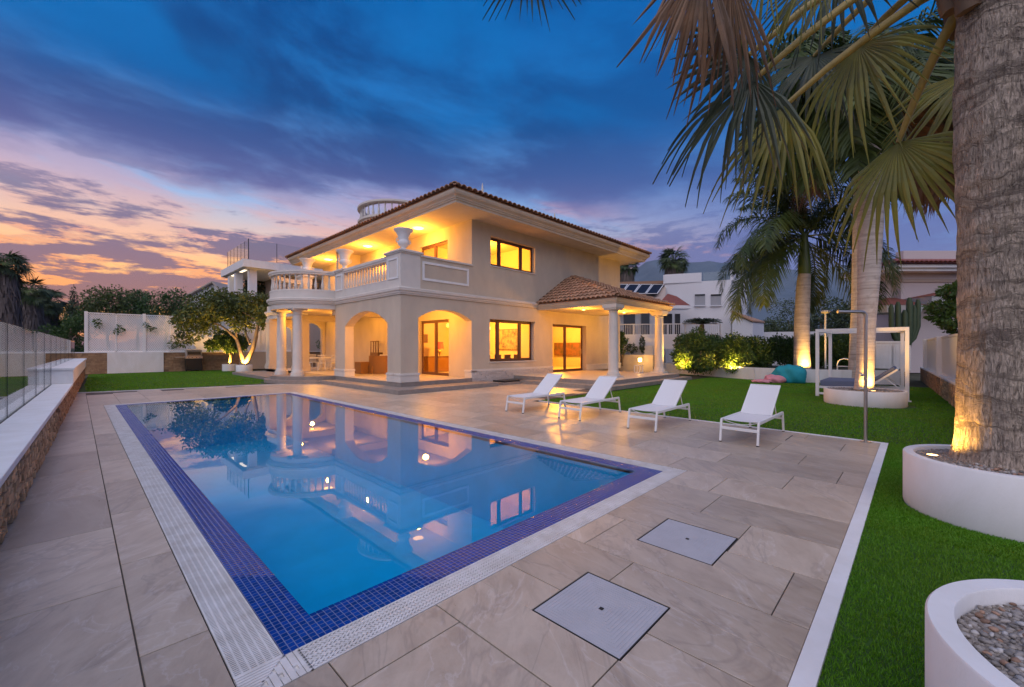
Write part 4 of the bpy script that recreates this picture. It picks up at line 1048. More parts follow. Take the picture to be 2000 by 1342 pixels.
MB().lathe([(.19*math.sin(a), 2.72-.19*math.cos(a)) for a in [PI*i/12+.001 for i in range(13)]], 20, (14.9, 16.2), cap=False).build('globe', 'globe', t, smooth=80)
MB().tube([(14.9, 16.2, 2.9), (14.9, 16.2, 3.55)], .012, 6).build('cord', 'black', t)
t = thing('pendant_lamp', 'small glowing wall globe in the upper right window', 'lamp', (16.2, 18.6, 7.2))
MB().lathe([(.13*math.sin(a), 6.75-.13*math.cos(a)) for a in [PI*i/10+.001 for i in range(11)]], 16, (16.6, 18.3), cap=False).build('globe', 'globe', t, smooth=80)
MB().tube([(16.6, 18.3, 6.86), (16.6, 18.3, 7.31)], .012, 6).build('cord', 'black', t)
t = thing('dining_table', 'long dining table just below the lower window', 'table', (15.0, 15.9, ZT))
MB().box(13.6, 16.6, 15.7, 16.5, ZT+.72, ZT+.76).build('table_top', 'wood', t)
for x in (13.7, 16.5):
    for y in (15.78, 16.42): MB().box(x-.04, x+.04, y-.04, y+.04, ZT, ZT+.72).build('leg', 'wood', t)
def dchair(x, lab):
    c = thing('dining_chair', lab, 'chair', (0, 0, 0), group='dining chairs at the lower window')
    MB().box(-.22, .22, -.22, .22, .44, .48).build('seat', 'wood', c); MB().box(-.22, .22, -.25, -.21, .48, 1.02).build('backrest', 'wood', c, bevel=.01)
    for sx in (-1, 1):
        for sy in (-1, 1): MB().box(sx*.2-.02, sx*.2+.02, sy*.2-.02, sy*.2+.02, 0, .44).build('leg', 'wood', c)
    c.location = (x, 15.45, ZT); return c
dc = dchair(14.0, 'dark dining chair in the left pane of the lower window')
for x, lab in ((14.75, 'dark dining chair just right of the first mullion'), (15.45, 'dark dining chair in the middle of the lower window'), (16.15, 'dark dining chair in the right pane of the lower window')):
    c = copy_tree(dc); c.location = (x, 15.45, ZT); c['label'] = lab
t = thing('interior_door', 'brown interior door seen low in the upper window', 'door', (14.6, 19.15, 4.2))
MB().box(14.5, 15.5, 19.12, 19.19, 4.2, 6.3).build('leaf', 'wood', t)
# step with doormat, lantern box, patio set on the balcony
t = thing('entry_step', 'low grey stone step with a dark mat beneath the window', 'step', (14.8, 14.0, 0))
MB().box(13.45, 16.1, 13.5, YH-.07, 0, .10).build('block', 'step', t, bevel=.01); MB().box(13.6, 16.0, 13.58, YH-.1, .10, .17).build('mat', 'black', t, bevel=.01)
t = thing('lantern', 'small white box lantern at the foot of the outer porch column', 'lantern', (21.4, 10.9, ZT))
b = MB()
for sx in (0, .32):
    for sy in (0, .32): b.box(21.2+sx, 21.24+sx, 10.8+sy, 10.84+sy, ZT, ZT+.42)
b.box(21.2, 21.56, 10.8, 11.16, ZT, ZT+.04); b.box(21.2, 21.56, 10.8, 11.16, ZT+.38, ZT+.42); b.build('case', 'white_paint', t)
t = thing('balcony_chair', 'dark lounge chair behind the round balustrade', 'chair', (8.6, 23.2, 4.15))
MB().box(8.3, 8.9, 22.8, 23.5, 4.15, 4.6).build('seat', 'black', t, bevel=.03); MB().box(8.8, 8.92, 22.8, 23.5, 4.6, 5.1).build('backrest', 'black', t, bevel=.03)

# ================================================================== LEFT LOW WALL WITH COPING, GLASS AND STONE FACE
def wx(y): return -.445 + .0272*(y-5.5)          # wall face, very slightly out of square
def strip(m, y0, y1, o0, o1, z0, z1):
    """box along the wall between offsets o0..o1 (negative = away from the pool)"""
    m.add([(wx(y0)+o0,y0,z0),(wx(y0)+o1,y0,z0),(wx(y1)+o1,y1,z0),(wx(y1)+o0,y1,z0),(wx(y0)+o0,y0,z1),(wx(y0)+o1,y0,z1),(wx(y1)+o1,y1,z1),(wx(y1)+o0,y1,z1)],
          [(3,2,1,0),(4,5,6,7),(0,1,5,4),(1,2,6,5),(2,3,7,6),(3,0,4,7)])
lw = thing('stone_wall', 'low wall with split brown stone face and white coping along the pool', 'wall', (wx(5), 5, 0))
b = MB(); strip(b, .2, 34.5, -.55, -.03, -.05, .55); b.build('core', 'mortar', lw)
b = MB(); strip(b, .2, 18.3, -.40, .025, .55, .62); b.build('coping', 'white', lw, bevel=.008)
b = MB(); strip(b, .2, 18.3, -.62, -.45, .5, .62); b.build('outer_coping', 'white', lw, bevel=.006)
b = MB(); strip(b, .2, 18.3, -.45, -.40, .5, .585); b.build('glass_channel', 'dark', lw)
b = MB(); strip(b, 18.3, 34.5, -.66, .03, .62, 1.03); strip(b, 18.3, 34.5, -.63, .0, .55, .62); strip(b, 18.25, 34.55, -.69, .06, 1.03, 1.09); b.build('raised_coping', 'white', lw, bevel=.008)
r_ = random.Random(11); stones = []
for (zz0, zz1, ya, yb) in ((0.0, .55, 3.6, 34.5),):
    z = zz0
    while z < zz1-.01:
        hh = min(r_.choice((.05, .065, .08, .10)), zz1-z); y = ya-r_.random()*.2
        while y < yb:
            ww = r_.uniform(.07, .26)*(1 if y < 12 else 1.6)
            stones.append((y, min(y+ww, yb), z, z+hh, r_.uniform(-.008, .012) if r_.random() > .07 else -.035)); y += ww
        z += hh
z = .62
stones.sort(key=lambda s_: s_[0])
def stone_mesh(s_, jitter=True):
    y0, y1, z0, z1, d_ = s_; g_ = .004
    m = MB(); q = lambda: r_.uniform(-.006, .006)
    P = []
    for dx_, e in ((-.05, 0), (d_, .008)):
        for yy, zz in ((y0+g_+e, z0+g_+e), (y1-g_-e, z0+g_+e), (y1-g_-e, z1-g_-e), (y0+g_+e, z1-g_-e)):
            P.append((wx(yy)+dx_+(q() if dx_ == d_ else 0), yy+(q() if dx_ == d_ else 0), zz+(q()*.5 if dx_ == d_ else 0)))
    return m.add(P, [(4,5,6,7),(0,1,5,4),(1,2,6,5),(2,3,7,6),(3,0,4,7)])
inview = [s_ for s_ in stones if s_[1] > 5.4]
for s_ in inview[:295]: stone_mesh(s_).build('stone', 'stone', lw, recalc=True)
b = MB()
for s_ in [q for q in stones if q[1] <= 5.4]+inview[295:]: m = stone_mesh(s_); b.add(m.v, m.f)
stuff(b.build('stone_courses', 'stone_s', lw))
t = thing('glass_balustrade', 'frameless glass balustrade standing in the coping of the low wall', 'balustrade', (wx(10)-.42, 10, .58))
ys = [.4, 2.3, 4.3, 6.3, 8.2, 10.1, 12.1, 14.2, 16.2, 18.24, 20.3, 22.6, 25.2, 28.0, 31.2, 34.4]
for y0, y1 in zip(ys[:-1], ys[1:]):
    zb = .56 if y1 < 18.3 else 1.07
    b = MB(); strip(b, y0+.006, y1-.006, -.431, -.419, zb, 2.06); b.build('glass_panel', 'balu_glass', t)
    b = MB(); strip(b, y1-.006, y1+.003, -.433, -.417, zb+.04, 2.06); b.build('edge_strip', 'darkwin', t)

# ================================================================== FAR WALL, SCREENS AND GARDEN EQUIPMENT
fw_ = thing('garden_wall', 'brown brick garden wall with white coping at the far end of the lawn', 'wall', (4, 38.5, 0))
BY = 38.5
MB().box(-14, 18, BY+.03, BY+.35, -.05, 1.36).build('core', 'mortar', fw_)
MB().box(-14, 18, BY-.04, BY+.42, 1.36, 1.42).build('coping', 'white', fw_)
b = MB(); z = 0
while z < 1.34:
    hh = min(r_.choice((.09, .12, .15)), 1.36-z); x = -1.5
    while x < 12.5:
        ww = r_.uniform(.18, .5)
        if not (1.33 < x < 4.2): b.box(x+.006, min(x+ww, 14)-.006, BY-r_.uniform(.0, .035), BY+.04, z+.005, z+hh-.005)
        x += ww
    z += hh
stuff(b.build('brickwork', 'stone_s', fw_))
MB().box(1.40, 4.28, BY-.06, BY+.04, 0, 1.40).build('render_panel', 'beige' if 0 else 'white', fw_)
MB().box(8.9, 14, BY-.05, BY+.02, 0, 1.35).build('rendered_bay', 'stucco', fw_)
def lattice(m, wd, ht, pitch=.11, sw=.042, th=.012):
    """pierced screen: two sets of diagonal strips clipped to the panel"""
    n = int((wd+ht)/pitch)
    for s_, yo in ((1, 0), (-1, .012)):
        for i in range(n+1):
            c = (i+.5)*pitch          # line x - s*z = c - (ht if s>0 else 0)
            if s_ > 0: z0 = max(0, ht-c); x0 = c-ht+z0; z1 = min(ht, wd+ht-c); x1 = c-ht+z1
            else: z0 = max(0, c-wd); x0 = c-z0; z1 = min(ht, c); x1 = c-z1
            if z1-z0 < .05: continue
            m.bar((x0, yo, z0), (x1, yo, z1), th, sw, up=(0, 0, 1) if True else None)
    return m
def screen(name, lab, grp, p0, p1, z0, z1, nb, postw=.16, railw=.07, over=.06):
    """screen of nb bays from p0 to p1, lattice panels between posts"""
    p0, p1 = Vector((p0[0], p0[1], 0)), Vector((p1[0], p1[1], 0)); L = (p1-p0).length; a = math.atan2(p1.y-p0.y, p1.x-p0.x)
    t = thing(name, lab, 'screen', (p0.x, p0.y, z0), a, grp); W_ = L/nb; H_ = z1-z0
    src = lattice(MB(), W_-.04, H_-.12).build('lattice_panel', 'white_paint', t, local=True, recalc=False); stuff(src); me = src.data
    for i in range(nb):
        if i == 0: src.location = (.02, 0, .04)
        else:
            o = bpy.data.objects.new('lattice_panel', me); COL.objects.link(o); o.parent = t; o.location = (i*W_+.02, 0, .04); stuff(o)
    for i in range(nb+1):
        m = MB(); pw = postw if i % 2 == 0 else railw
        m.box(i*W_-pw/2, i*W_+pw/2, -pw/2, pw/2, 0, H_+(over if i % 2 == 0 else 0)); m.build('post', 'white_paint', t, local=True)
    MB().box(0, L, -.035, .035, H_-.07, H_).build('top_rail', 'white_paint', t, local=True); MB().box(0, L, -.035, .035, 0, .06).build('bottom_rail', 'white_paint', t, local=True)
    return t
screen('lattice_screen', 'tall white pierced screen standing on the far garden wall', None, (.42, BY+.15), (13.2, BY+.15), 1.42, 4.0, 9)
t = thing('gas_grill', 'steel gas grill with black hood standing by the brick wall', 'grill', (5.9, 38, 0))
b = MB(); b.box(5.45, 6.4, 37.75, 38.3, .08, .92); b.build('cabinet', 'black', t, bevel=.01)
MB().box(5.42, 6.43, 37.72, 38.32, .92, 1.10).build('control_panel', 'steel', t, bevel=.01)
b = MB(); b.prism([(37.75, 1.10), (38.3, 1.10), (38.3, 1.5), (38.1, 1.62), (37.9, 1.55)], 5.45, 6.4); b.xform(Matrix(((0, 0, 1, 0), (1, 0, 0, 0), (0, 1, 0, 0), (0, 0, 0, 1)))); b.build('hood', 'steel', t, bevel=.02)
MB().box(5.55, 6.3, 37.70, 37.76, 1.2, 1.42).build('hood_front', 'black', t)
MB().box(4.85, 5.42, 37.75, 38.25, 1.0, 1.06).build('side_shelf', 'steel', t)
MB().bar((5.55, 37.66, 1.17), (6.3, 37.66, 1.17), .03, .03).build('handle', 'steel', t)
for x in (5.6, 5.8, 6.05, 6.25): MB().lathe([(.03, 0), (.03, .04)], 10).xform(Matrix.Translation((x, 37.72, 1.0))@Matrix.Rotation(R(90), 4, 'X')).build('knob', 'black', t)
for x in (5.5, 6.35): MB().box(x-.03, x+.03, 37.9, 38.2, 0, .08).build('foot', 'black', t)

# ================================================================== PLANTING HELPERS
def leaf_cloud(blobs, n, size, seed=0, shell=.55, aspect=.45, droop=.3):
    """many small leaf faces spread through ellipsoidal clumps; blobs: (x,y,z,rx,ry,rz)"""
    g_ = np.random.default_rng(seed); B = np.array(blobs, dtype=float)
    vol = (B[:, 3]*B[:, 4]*B[:, 5])**.67; idx = g_.choice(len(B), n, p=vol/vol.sum()); b_ = B[idx]
    d = g_.normal(size=(n, 3)); d /= np.linalg.norm(d, axis=1)[:, None]
    rr = (shell+(1-shell)*g_.random(n)**.6)*(1+.13*g_.normal(size=n)); P = b_[:, :3]+d*rr[:, None]*b_[:, 3:6]
    ax = d*.8+g_.normal(size=(n, 3))*.7+np.array([0, 0, -droop]); ax /= np.linalg.norm(ax, axis=1)[:, None]
    sd = np.cross(ax, g_.normal(size=(n, 3))); sd /= np.linalg.norm(sd, axis=1)[:, None]
    s_ = size*g_.uniform(.55, 1.35, n)[:, None]; nn = np.cross(ax, sd)
    V = np.stack([P, P+ax*s_*.5+sd*s_*aspect*.5+nn*s_*.06, P+ax*s_, P+ax*s_*.5-sd*s_*aspect*.5+nn*s_*.06], 1).reshape(-1, 3)
    return V, (np.arange(n)*4)[:, None]+np.arange(4)[None]
def clumps(c, rad, n, rs, seed, flat=1.0):
    g_ = random.Random(seed); out = []
    for _ in range(n):
        while True:
            p = [g_.uniform(-1, 1) for _ in range(3)]
            if sum(q*q for q in p) <= 1: break
        r = g_.uniform(*rs); out.append((c[0]+p[0]*rad[0], c[1]+p[1]*rad[1], c[2]+p[2]*rad[2], r, r, r*flat))
    return out
def limb(m, p0, p1, r0, r1, bend=.15, seed=0, n=6, sides=7):
    g_ = random.Random(seed); p0, p1 = Vector(p0), Vector(p1); L = (p1-p0).length
    o = Vector((g_.uniform(-1, 1), g_.uniform(-1, 1), g_.uniform(-.2, .6)))*bend*L
    pts = [p0.lerp(p1, i/n)+o*math.sin(PI*i/n)*.6+Vector((g_.uniform(-1, 1), g_.uniform(-1, 1), 0))*L*.012 for i in range(n+1)]
    m.tube(pts, [r0+(r1-r0)*i/n for i in range(n+1)], sides); return pts
def tree(name, lab, cat, base, trunk, blobs, n, size, leaf, group=None, seed=0, bark='bark'):
    t = thing(name, lab, cat, base, group=group)
    if trunk:
        m = MB()
        for i, (p0, p1, r0, r1) in enumerate(trunk): limb(m, p0, p1, r0, r1, .12, seed+i)
        m.build('trunk', bark, t, smooth=60)
    V, F = leaf_cloud(blobs, n, size, seed); np_mesh('crown', V, F, leaf, t)
    return t
def frond(rach, length, droop, n=46, leaf=.55, wid=.035, twist=0, hang=.5, seed=0, dry=False):
    """feather frond as vertices/faces in its own frame: starts at origin, goes +X and arches down"""
    g_ = np.random.default_rng(seed); V = []; F = []
    pts = []
    th = rach; p = np.zeros(3); ds = length/24
    for i in range(25):
        pts.append(p.copy()); p = p+ds*np.array([math.cos(th), 0, math.sin(th)]); th -= droop/24*(.5+1.0*i/24)
    pts = np.array(pts); d = np.gradient(pts, axis=0); d /= np.linalg.norm(d, axis=1)[:, None]
    for i in range(25):                                       # rachis: flat triangular tube
        w_ = .035*(1-i/24*.8)*length/4; nrm = np.array([-d[i, 2], 0, d[i, 0]])
        V += [pts[i]+np.array([0, w_, 0]), pts[i]+np.array([0, -w_, 0]), pts[i]-nrm*w_*1.2]
    for i in range(24):
        a = i*3
        for j in range(3): F.append((a+j, a+(j+1) % 3, a+3+(j+1) % 3, a+3+j))
    for sgn in (-1, 1):
        for k in range(n):
            t_ = .10+.90*(k+g_.random()*.6)/n; f_ = t_*24; i = min(int(f_), 23); q = f_-i
            o = pts[i]*(1-q)+pts[i+1]*q; dd = d[i]*(1-q)+d[i+1]*q; nrm = np.array([-dd[2], 0, dd[0]])
            L = leaf*(.55+.9*math.sin(PI*min(t_*.92+.06, 1))**.8)*g_.uniform(.8, 1.1)*(1-.35*max(0, t_-.8)/.2)
            ax = dd*.55+np.array([0, sgn, 0])*.8+nrm*g_.uniform(-.35, .6); ax /= np.linalg.norm(ax)
            w_ = np.cross(ax, nrm); w_ = w_/max(np.linalg.norm(w_), 1e-3)*wid*.5
            m_ = o+ax*L*.5+np.array([0, 0, -hang*L*.16]); e_ = o+ax*L*.86+np.array([0, 0, -hang*L*.62])
            b0 = len(V); V += [o-w_*.5, o+w_*.5, m_+w_, m_-w_, e_]; F += [(b0, b0+1, b0+2, b0+3), (b0+3, b0+2, b0+4, b0+4)]
    return np.array(V), F
def frond_mesh(args, mat):
    V, F = frond(**args); me = bpy.data.meshes.new('frond')
    me.from_pydata([tuple(v) for v in V], [], [f if f[2] != f[3] else f[:3] for f in F]); me.materials.append(M[mat]); return me
def place_frond(me, parent, org, azim, roll=0, scale=1, name='frond'):
    o = bpy.data.objects.new(name, me); COL.objects.link(o); o.parent = parent
    o.location = Vector(org)-wl(parent); o.rotation_euler = (roll, 0, azim); o.scale = (scale,)*3; return o
def royal_palm(lab, base, path, radii, shaft_h, fronds, mat='frond', leaf=.62, seed=0, group='royal palms on the lawn', dry=()):
    t = thing('royal_palm', lab, 'palm tree', base, group=group)
    m = MB(); N = 40
    def lerp_path(u):
        f_ = u*(len(path)-1); i = min(int(f_), len(path)-2); q = f_-i
        return Vector(path[i]).lerp(Vector(path[i+1]), q), radii[i]*(1-q)+radii[i+1]*q
    pts, rs = [], []
    for i in range(N*3+1):
        p, r = lerp_path(i/(N*3)); pts.append(p); rs.append(r*(1+.010*math.sin(i*2.2)+random.uniform(-.006, .006)))
    m.tube(pts, rs, 26); m.build('trunk', 'bark_royal', t, smooth=60)
    top = Vector(path[-1]); r1 = radii[-1]
    m = MB(); m.tube([top+Vector((0, 0, shaft_h*k/8-.03)) for k in range(9)], [r1*.98, r1*1.04, r1*1.0, r1*.92, r1*.82, r1*.74, r1*.66, r1*.58, r1*.5], 18); m.build('crownshaft', 'shaft', t, smooth=60)
    crown = top+Vector((0, 0, shaft_h-.1))
    kinds = {}
    for i, (az_, el, L, dr) in enumerate(fronds):
        key = (round(el, 1), round(L, 1), round(dr, 1), i in dry)
        if key not in kinds: kinds[key] = frond_mesh(dict(rach=el, length=L, droop=dr, n=120, leaf=leaf, wid=.062, hang=.9 if i not in dry else 1.4, seed=seed+i), 'frond_dry' if i in dry else mat)
        place_frond(kinds[key], t, crown+Vector((0, 0, -.12*(i % 3))), az_, random.uniform(-.25, .25), random.uniform(.92, 1.06))
    return t
def fan_leaf(K=34, spread=R(265), Rad=1.0, fused=.42, droop=.35, fold=.05, seed=0, cup=.12, wob=.10):
    """costapalmate leaf in its own frame: hub at origin, middle leaflet along +X, face normal +Z (gravity pull is added later)"""
    g_ = np.random.default_rng(seed); V = []; F = []; T = [0, .18, fused, .62, .80, .92, 1.0]
    dth = spread/K
    for k in range(K):
        th = -spread/2+(k+.5)*dth; L = Rad*(.74+.26*math.cos(th*.6))*g_.uniform(.84, 1.08); dr_ = droop*g_.uniform(.3, 2.0); tw = g_.normal()*.07; oop = g_.normal()*wob+.10*math.sin(k*1.7); split = .55 if g_.random() < .16 else 1.0
        b0 = len(V)
        for t_ in T:
            half = math.tan(dth/2)*L*t_*1.04 if t_ <= fused else math.tan(dth/2)*L*fused*1.12*split*max(0, (1-((t_-fused)/(1-fused))**1.7))
            a = th+(tw*(t_-fused) if t_ > fused else 0); zz = -dr_*L*max(0, t_-.3)**2+cup*L*t_*(1-t_)+oop*L*max(0, t_-fused*.7)
            c, s_ = math.cos(a), math.sin(a)
            for sd, up in ((-1, 0), (0, fold*L*min(t_, .5)*.5+.004), (1, 0)):
                V.append((c*L*t_-s_*half*sd, s_*L*t_+c*half*sd, zz+up))
        for j in range(len(T)-1):
            a = b0+j*3; F += [(a, a+1, a+4, a+3), (a+1, a+2, a+5, a+4)]
    return np.array(V), F
def fan_object(parent, hub, axis, normal, mat, gravity=.25, **kw):
    V, F = fan_leaf(**kw); ax = Vector(axis).normalized(); nn = Vector(normal); nn = (nn-ax*nn.dot(ax)).normalized(); s_ = nn.cross(ax)
    Mx = np.array([list(ax), list(s_), list(nn)]); W_ = V@Mx
    r2 = np.linalg.norm(V, axis=1)/kw.get('Rad', 1.0); W_[:, 2] -= gravity*kw.get('Rad', 1.0)*np.clip(r2-.3, 0, None)**2
    W_ = W_+np.array(hub)
    me = bpy.data.meshes.new('fan_leaf'); off = wl(parent); me.from_pydata([(v[0]-off.x, v[1]-off.y, v[2]-off.z) for v in W_], [], F); me.materials.append(M[mat])
    o = bpy.data.objects.new('fan_leaf', me); COL.objects.link(o); o.parent = parent; WL[o.name] = wl(parent); return o
def pebbles(parent, cx, cy2, r, z, n_big, seed=0, size=(.016, .032), avoid=None, cam_near=None, mats=('peb', 'peb_b', 'peb_w'), field=True, fsize=.02, nfield=2500):
    g_ = random.Random(seed); srcs = []
    for v in range(5):
        bm = bmesh.new(); bmesh.ops.create_icosphere(bm, subdivisions=2, radius=1)
        ph = [g_.uniform(0, 6) for _ in range(6)]
        for q in bm.verts:
            k = 1+.14*math.sin(q.co.x*2.3+ph[0])+.12*math.sin(q.co.y*2.7+ph[1])+.1*math.sin(q.co.z*3+ph[2]+q.co.x*2)
            q.co = Vector((q.co.x*1.15*k, q.co.y*k*.92, q.co.z*.74*k))
        me = bpy.data.meshes.new('pebble'); bm.to_mesh(me); bm.free(); me.polygons.foreach_set('use_smooth', [True]*len(me.polygons)); me.materials.append(M['peb']); srcs.append(me)
    def pt():
        while True:
            x, y = g_.uniform(-r, r), g_.uniform(-r, r)
            if x*x+y*y < r*r and not (avoid and (x*x+y*y) < avoid*avoid): return cx+x, cy2+y
    pts = [pt() for _ in range(n_big*5)]
    def vis(p):
        f_ = p[0]*FW[0]+p[1]*FW[1]; q = p[0]*RT[0]+p[1]*RT[1]; return f_ > .3 and q/f_*FPX < 1010 and HY+FPX*(EYE-z)/f_ < 1360
    pts = sorted([p for p in pts if vis(p)], key=lambda p: p[0]*FW[0]+p[1]*FW[1])
    keep = []; 
    for p in pts:
        if all((p[0]-q[0])**2+(p[1]-q[1])**2 > .0135**2 for q in keep): keep.append(p)
        if len(keep) >= n_big: break
    for p in keep:
        s_ = g_.uniform(*size); mt = g_.choices(mats, (6, 2, 2))[0]
        inst(random.choice(srcs), 'pebble', parent, (p[0], p[1], z+g_.uniform(-.004, .014)), (g_.uniform(-.4, .4), g_.uniform(-.4, .4), g_.uniform(0, 6.3)), (s_*g_.uniform(.8, 1.3), s_, s_*g_.uniform(.8, 1.2)), mt)
    if field:
        bm = bmesh.new(); bmesh.ops.create_icosphere(bm, subdivisions=1, radius=1); v0 = np.array([tuple(q.co) for q in bm.verts]); f0 = np.array([[q.index for q in f.verts] for f in bm.faces]); bm.free()
        gg = np.random.default_rng(seed+5); a = gg.uniform(0, 2*PI, nfield); rr = r*np.sqrt(gg.uniform((avoid/r)**2 if avoid else 0, 1, nfield)); th = gg.uniform(0, 2*PI, nfield)
        sc_ = fsize*gg.uniform(.6, 1.3, (nfield, 1))*np.array([[1.3, .95, .65]])
        V = v0[None]*sc_[:, None, :]; c, s_ = np.cos(th)[:, None], np.sin(th)[:, None]
        V = np.stack([V[..., 0]*c-V[..., 1]*s_, V[..., 0]*s_+V[..., 1]*c, V[..., 2]], -1)
        V += np.stack([cx+rr*np.cos(a), cy2+rr*np.sin(a), z-.006+gg.uniform(-.006, .006, nfield)], -1)[:, None, :]
        F = f0[None]+(np.arange(nfield)*len(v0))[:, None, None]
        stuff(np_mesh('gravel', V.reshape(-1, 3), F.reshape(-1, 3), 'peb_s', parent, smooth=True))
def round_planter(lab, cx, cy2, r, h, wall=.085, group=None, soil=.04, name='round_planter'):
    t = thing(name, lab, 'planter', (cx, cy2, 0), group=group)
    MB().lathe([(r*.985, -.02), (r, .02), (r, h-.01), (r-.008, h), (r-wall, h), (r-wall-.004, h-.008), (r-wall, h-.16)], 96, (cx, cy2), cap=False).build('shell', 'white', t, smooth=40, recalc=False)
    MB().lathe([(0.001, h-soil-.02), (r-wall+.01, h-soil-.02)], 48, (cx, cy2), cap=False).build('soil', 'mortar', t, recalc=False)
    return t
def uplight(x, y, z, r, aim, power, lab, group, spot=70, parent=None):
    t = thing('uplight', lab, 'ground light', (x, y, z), group=group)
    MB().lathe([(r*1.25, -.03), (r*1.25, .006), (r, .008), (r, .003)], 20, (x, y), cap=False).xform(Matrix.Translation((0, 0, z))).build('rim', 'steel', t, smooth=40, recalc=False)
    MB().lathe([(r, .004), (.001, .0045)], 20, (x, y), cap=False).xform(Matrix.Translation((0, 0, z))).build('lens', 'spotglow', t, recalc=False)
    lamp('beam', (x, y, z+.05), power, (1, .50, .085), .04, 'SPOT', t, aim, spot, .5)
    return t

# ================================================================== SUN LOUNGERS
def make_lounger(lab):
    t = thing('sun_lounger', lab, 'sun lounger', (0, 0, 0), group='white sun loungers beside the pool')
    W2 = .30
    def q(name, m, mat='white_paint', bv=.006): return m.build(name, mat, t, bevel=bv)
    for s_ in (-1, 1):
        b = MB(); b.bar((.06, s_*W2, .385), (1.76, s_*W2, .385), .035, .055); q('side_rail', b)
        for x0, x1 in ((.0, .065), (1.83, 1.755)):
            leg = q('leg', MB().bar((x0, s_*W2, .012), (x1, s_*W2, .395), .036, .04))
            MB().box(x0-.02, x0+.02, s_*W2-.02, s_*W2+.02, 0, .014).build('foot_pad', 'black', leg)
        b = MB(); b.bar((1.06, s_*(W2-.045), .40), (1.74, s_*(W2-.045), .915), .03, .04); q('back_rail', b)
        b = MB(); b.bar((1.44, s_*(W2-.075), .66), (1.60, s_*(W2-.075), .34), .016, .022); q('strut', b)
    q('front_crossbar', MB().bar((.028, -W2, .25), (.028, W2, .25), .022, .05))
    q('rear_crossbar', MB().bar((1.79, -W2, .27), (1.79, W2, .27), .022, .035))
    q('stretcher', MB().bar((1.60, -W2, .335), (1.60, W2, .335), .02, .03))
    n = 10; b = MB(); vs = []
    for i in range(n+1):
        y = -W2+.02+(2*W2-.04)*i/n; sag = -.012*math.sin(PI*i/n)
        vs += [(.07, y, .405+sag), (1.08, y, .405+sag), (.07, y, .397+sag), (1.08, y, .397+sag)]
    fs = []
    for i in range(n):
        a = i*4; c = a+4; fs += [(a, a+1, c+1, c), (a+2, c+2, c+3, a+3), (a, c, c+2, a+2), (a+1, a+3, c+3, c+1)]
    b.add(vs, fs); b.build('seat_sling', 'sling', t, smooth=40)
    b = MB(); vs = []
    for i in range(n+1):
        y = -W2+.05+(2*W2-.10)*i/n; sag = .012*math.sin(PI*i/n)
        vs += [(1.06+sag*.6, y, .412-sag), (1.735+sag*.6, y, .925-sag), (1.068+sag*.6, y, .402-sag), (1.743+sag*.6, y, .915-sag)]
    b.add(vs, fs); b.build('back_sling', 'sling', t, smooth=40)
    q('head_bar', MB().bar((1.745, -W2+.03, .918), (1.745, W2-.03, .918), .03, .03))
    b = MB(); pts = [(.10+.02*math.sin(PI*i/10), -W2+.02+(2*W2-.04)*i/10, .385-.06*math.sin(PI*i/10)) for i in range(11)]; b.tube(pts, .009, 6); b.build('curved_brace', 'white_paint', t, smooth=60)
    return t
l0 = make_lounger('white sling sun lounger, nearest of the row and closest to the shower post')
l0.location = (8.05, 2.25, 0); l0.rotation_euler = (0, 0, R(-.5))
for x, y, rz, lab in ((8.03, 4.06, .8, 'white sling sun lounger second in the row from the shower post'), (8.06, 5.90, .0, 'white sling sun lounger third in the row, in front of the porch steps'),
                      (7.95, 7.58, .6, 'white sling sun lounger farthest along the row, closest to the house')):
    c = copy_tree(l0); c.location = (x, y, 0); c.rotation_euler = (0, 0, R(rz)); c['label'] = lab

# ================================================================== SHOWER, PLANTERS, DAYBED, BEAN BAG
t = thing('outdoor_shower', 'slim steel outdoor shower post with bent top arm at the deck corner', 'shower', (9.80, .66, 0))
b = MB(); sx, sy = 9.80, .66; ad = Vector((-RT[0], -RT[1], 0))
pts = [(sx, sy, 0), (sx, sy, 2.25)]+[tuple(Vector((sx, sy, 2.25))+ad*(.08*(1-math.cos(a)))+Vector((0, 0, .08*math.sin(a)))) for a in (.4, .8, 1.2, PI/2)]+[tuple(Vector((sx, sy, 2.33))+ad*.50)]
b.tube(pts, .027, 14); b.build('post', 'steel', t, smooth=50)
MB().lathe([(.085, 0), (.085, .012), (.03, .014)], 20, (sx, sy)).build('base_plate', 'steel', t, smooth=40)
for z in (.95, 1.2): MB().lathe([(.022, 0), (.022, .05), (.03, .05), (.03, .07)], 12).xform(Matrix.Translation((sx, sy, z))@Matrix.Rotation(R(-90), 4, 'X')).build('tap', 'steel', t, smooth=40)

pl1 = round_planter('large round white planter holding the big fan palm', 6.45, -.63, .745, .55, group='round white planters on the lawn')
pebbles(pl1, 6.45, -.63, .64, .515, 130, 2, (.010, .018), fsize=.013, nfield=6000)
pl3 = round_planter('large round white planter filled with grey pebbles in the near corner', 2.58, -.76, .735, .55, wall=.088, group='round white planters on the lawn', soil=.07)
pebbles(pl3, 2.58, -.76, .635, .475, 290, 4, (.008, .0155), fsize=.0115, nfield=12000)
pl2 = round_planter('round white planter round the foot of the middle royal palm', 16.59, 1.16, .98, .43, wall=.06, group='round white planters on the lawn')
pebbles(pl2, 16.59, 1.16, .9, .40, 0, 5, avoid=.35, fsize=.035, nfield=900)
round_planter('small white pot of the multi-stemmed tree near the house', 8.12, 33.8, .5, .52, name='tree_pot'); round_planter('small white pot of the slim tree beside the grill', 7.85, 36.6, .46, .5, name='tree_pot')

UG = 'warm uplights in the garden'
c = at(1821, 887, 4.52); uplight(c.x, c.y, .525, .045, (c.x+.04, c.y+.06, 3.2), 48, 'glowing round uplight in the gravel of the fan palm planter', UG, 168)

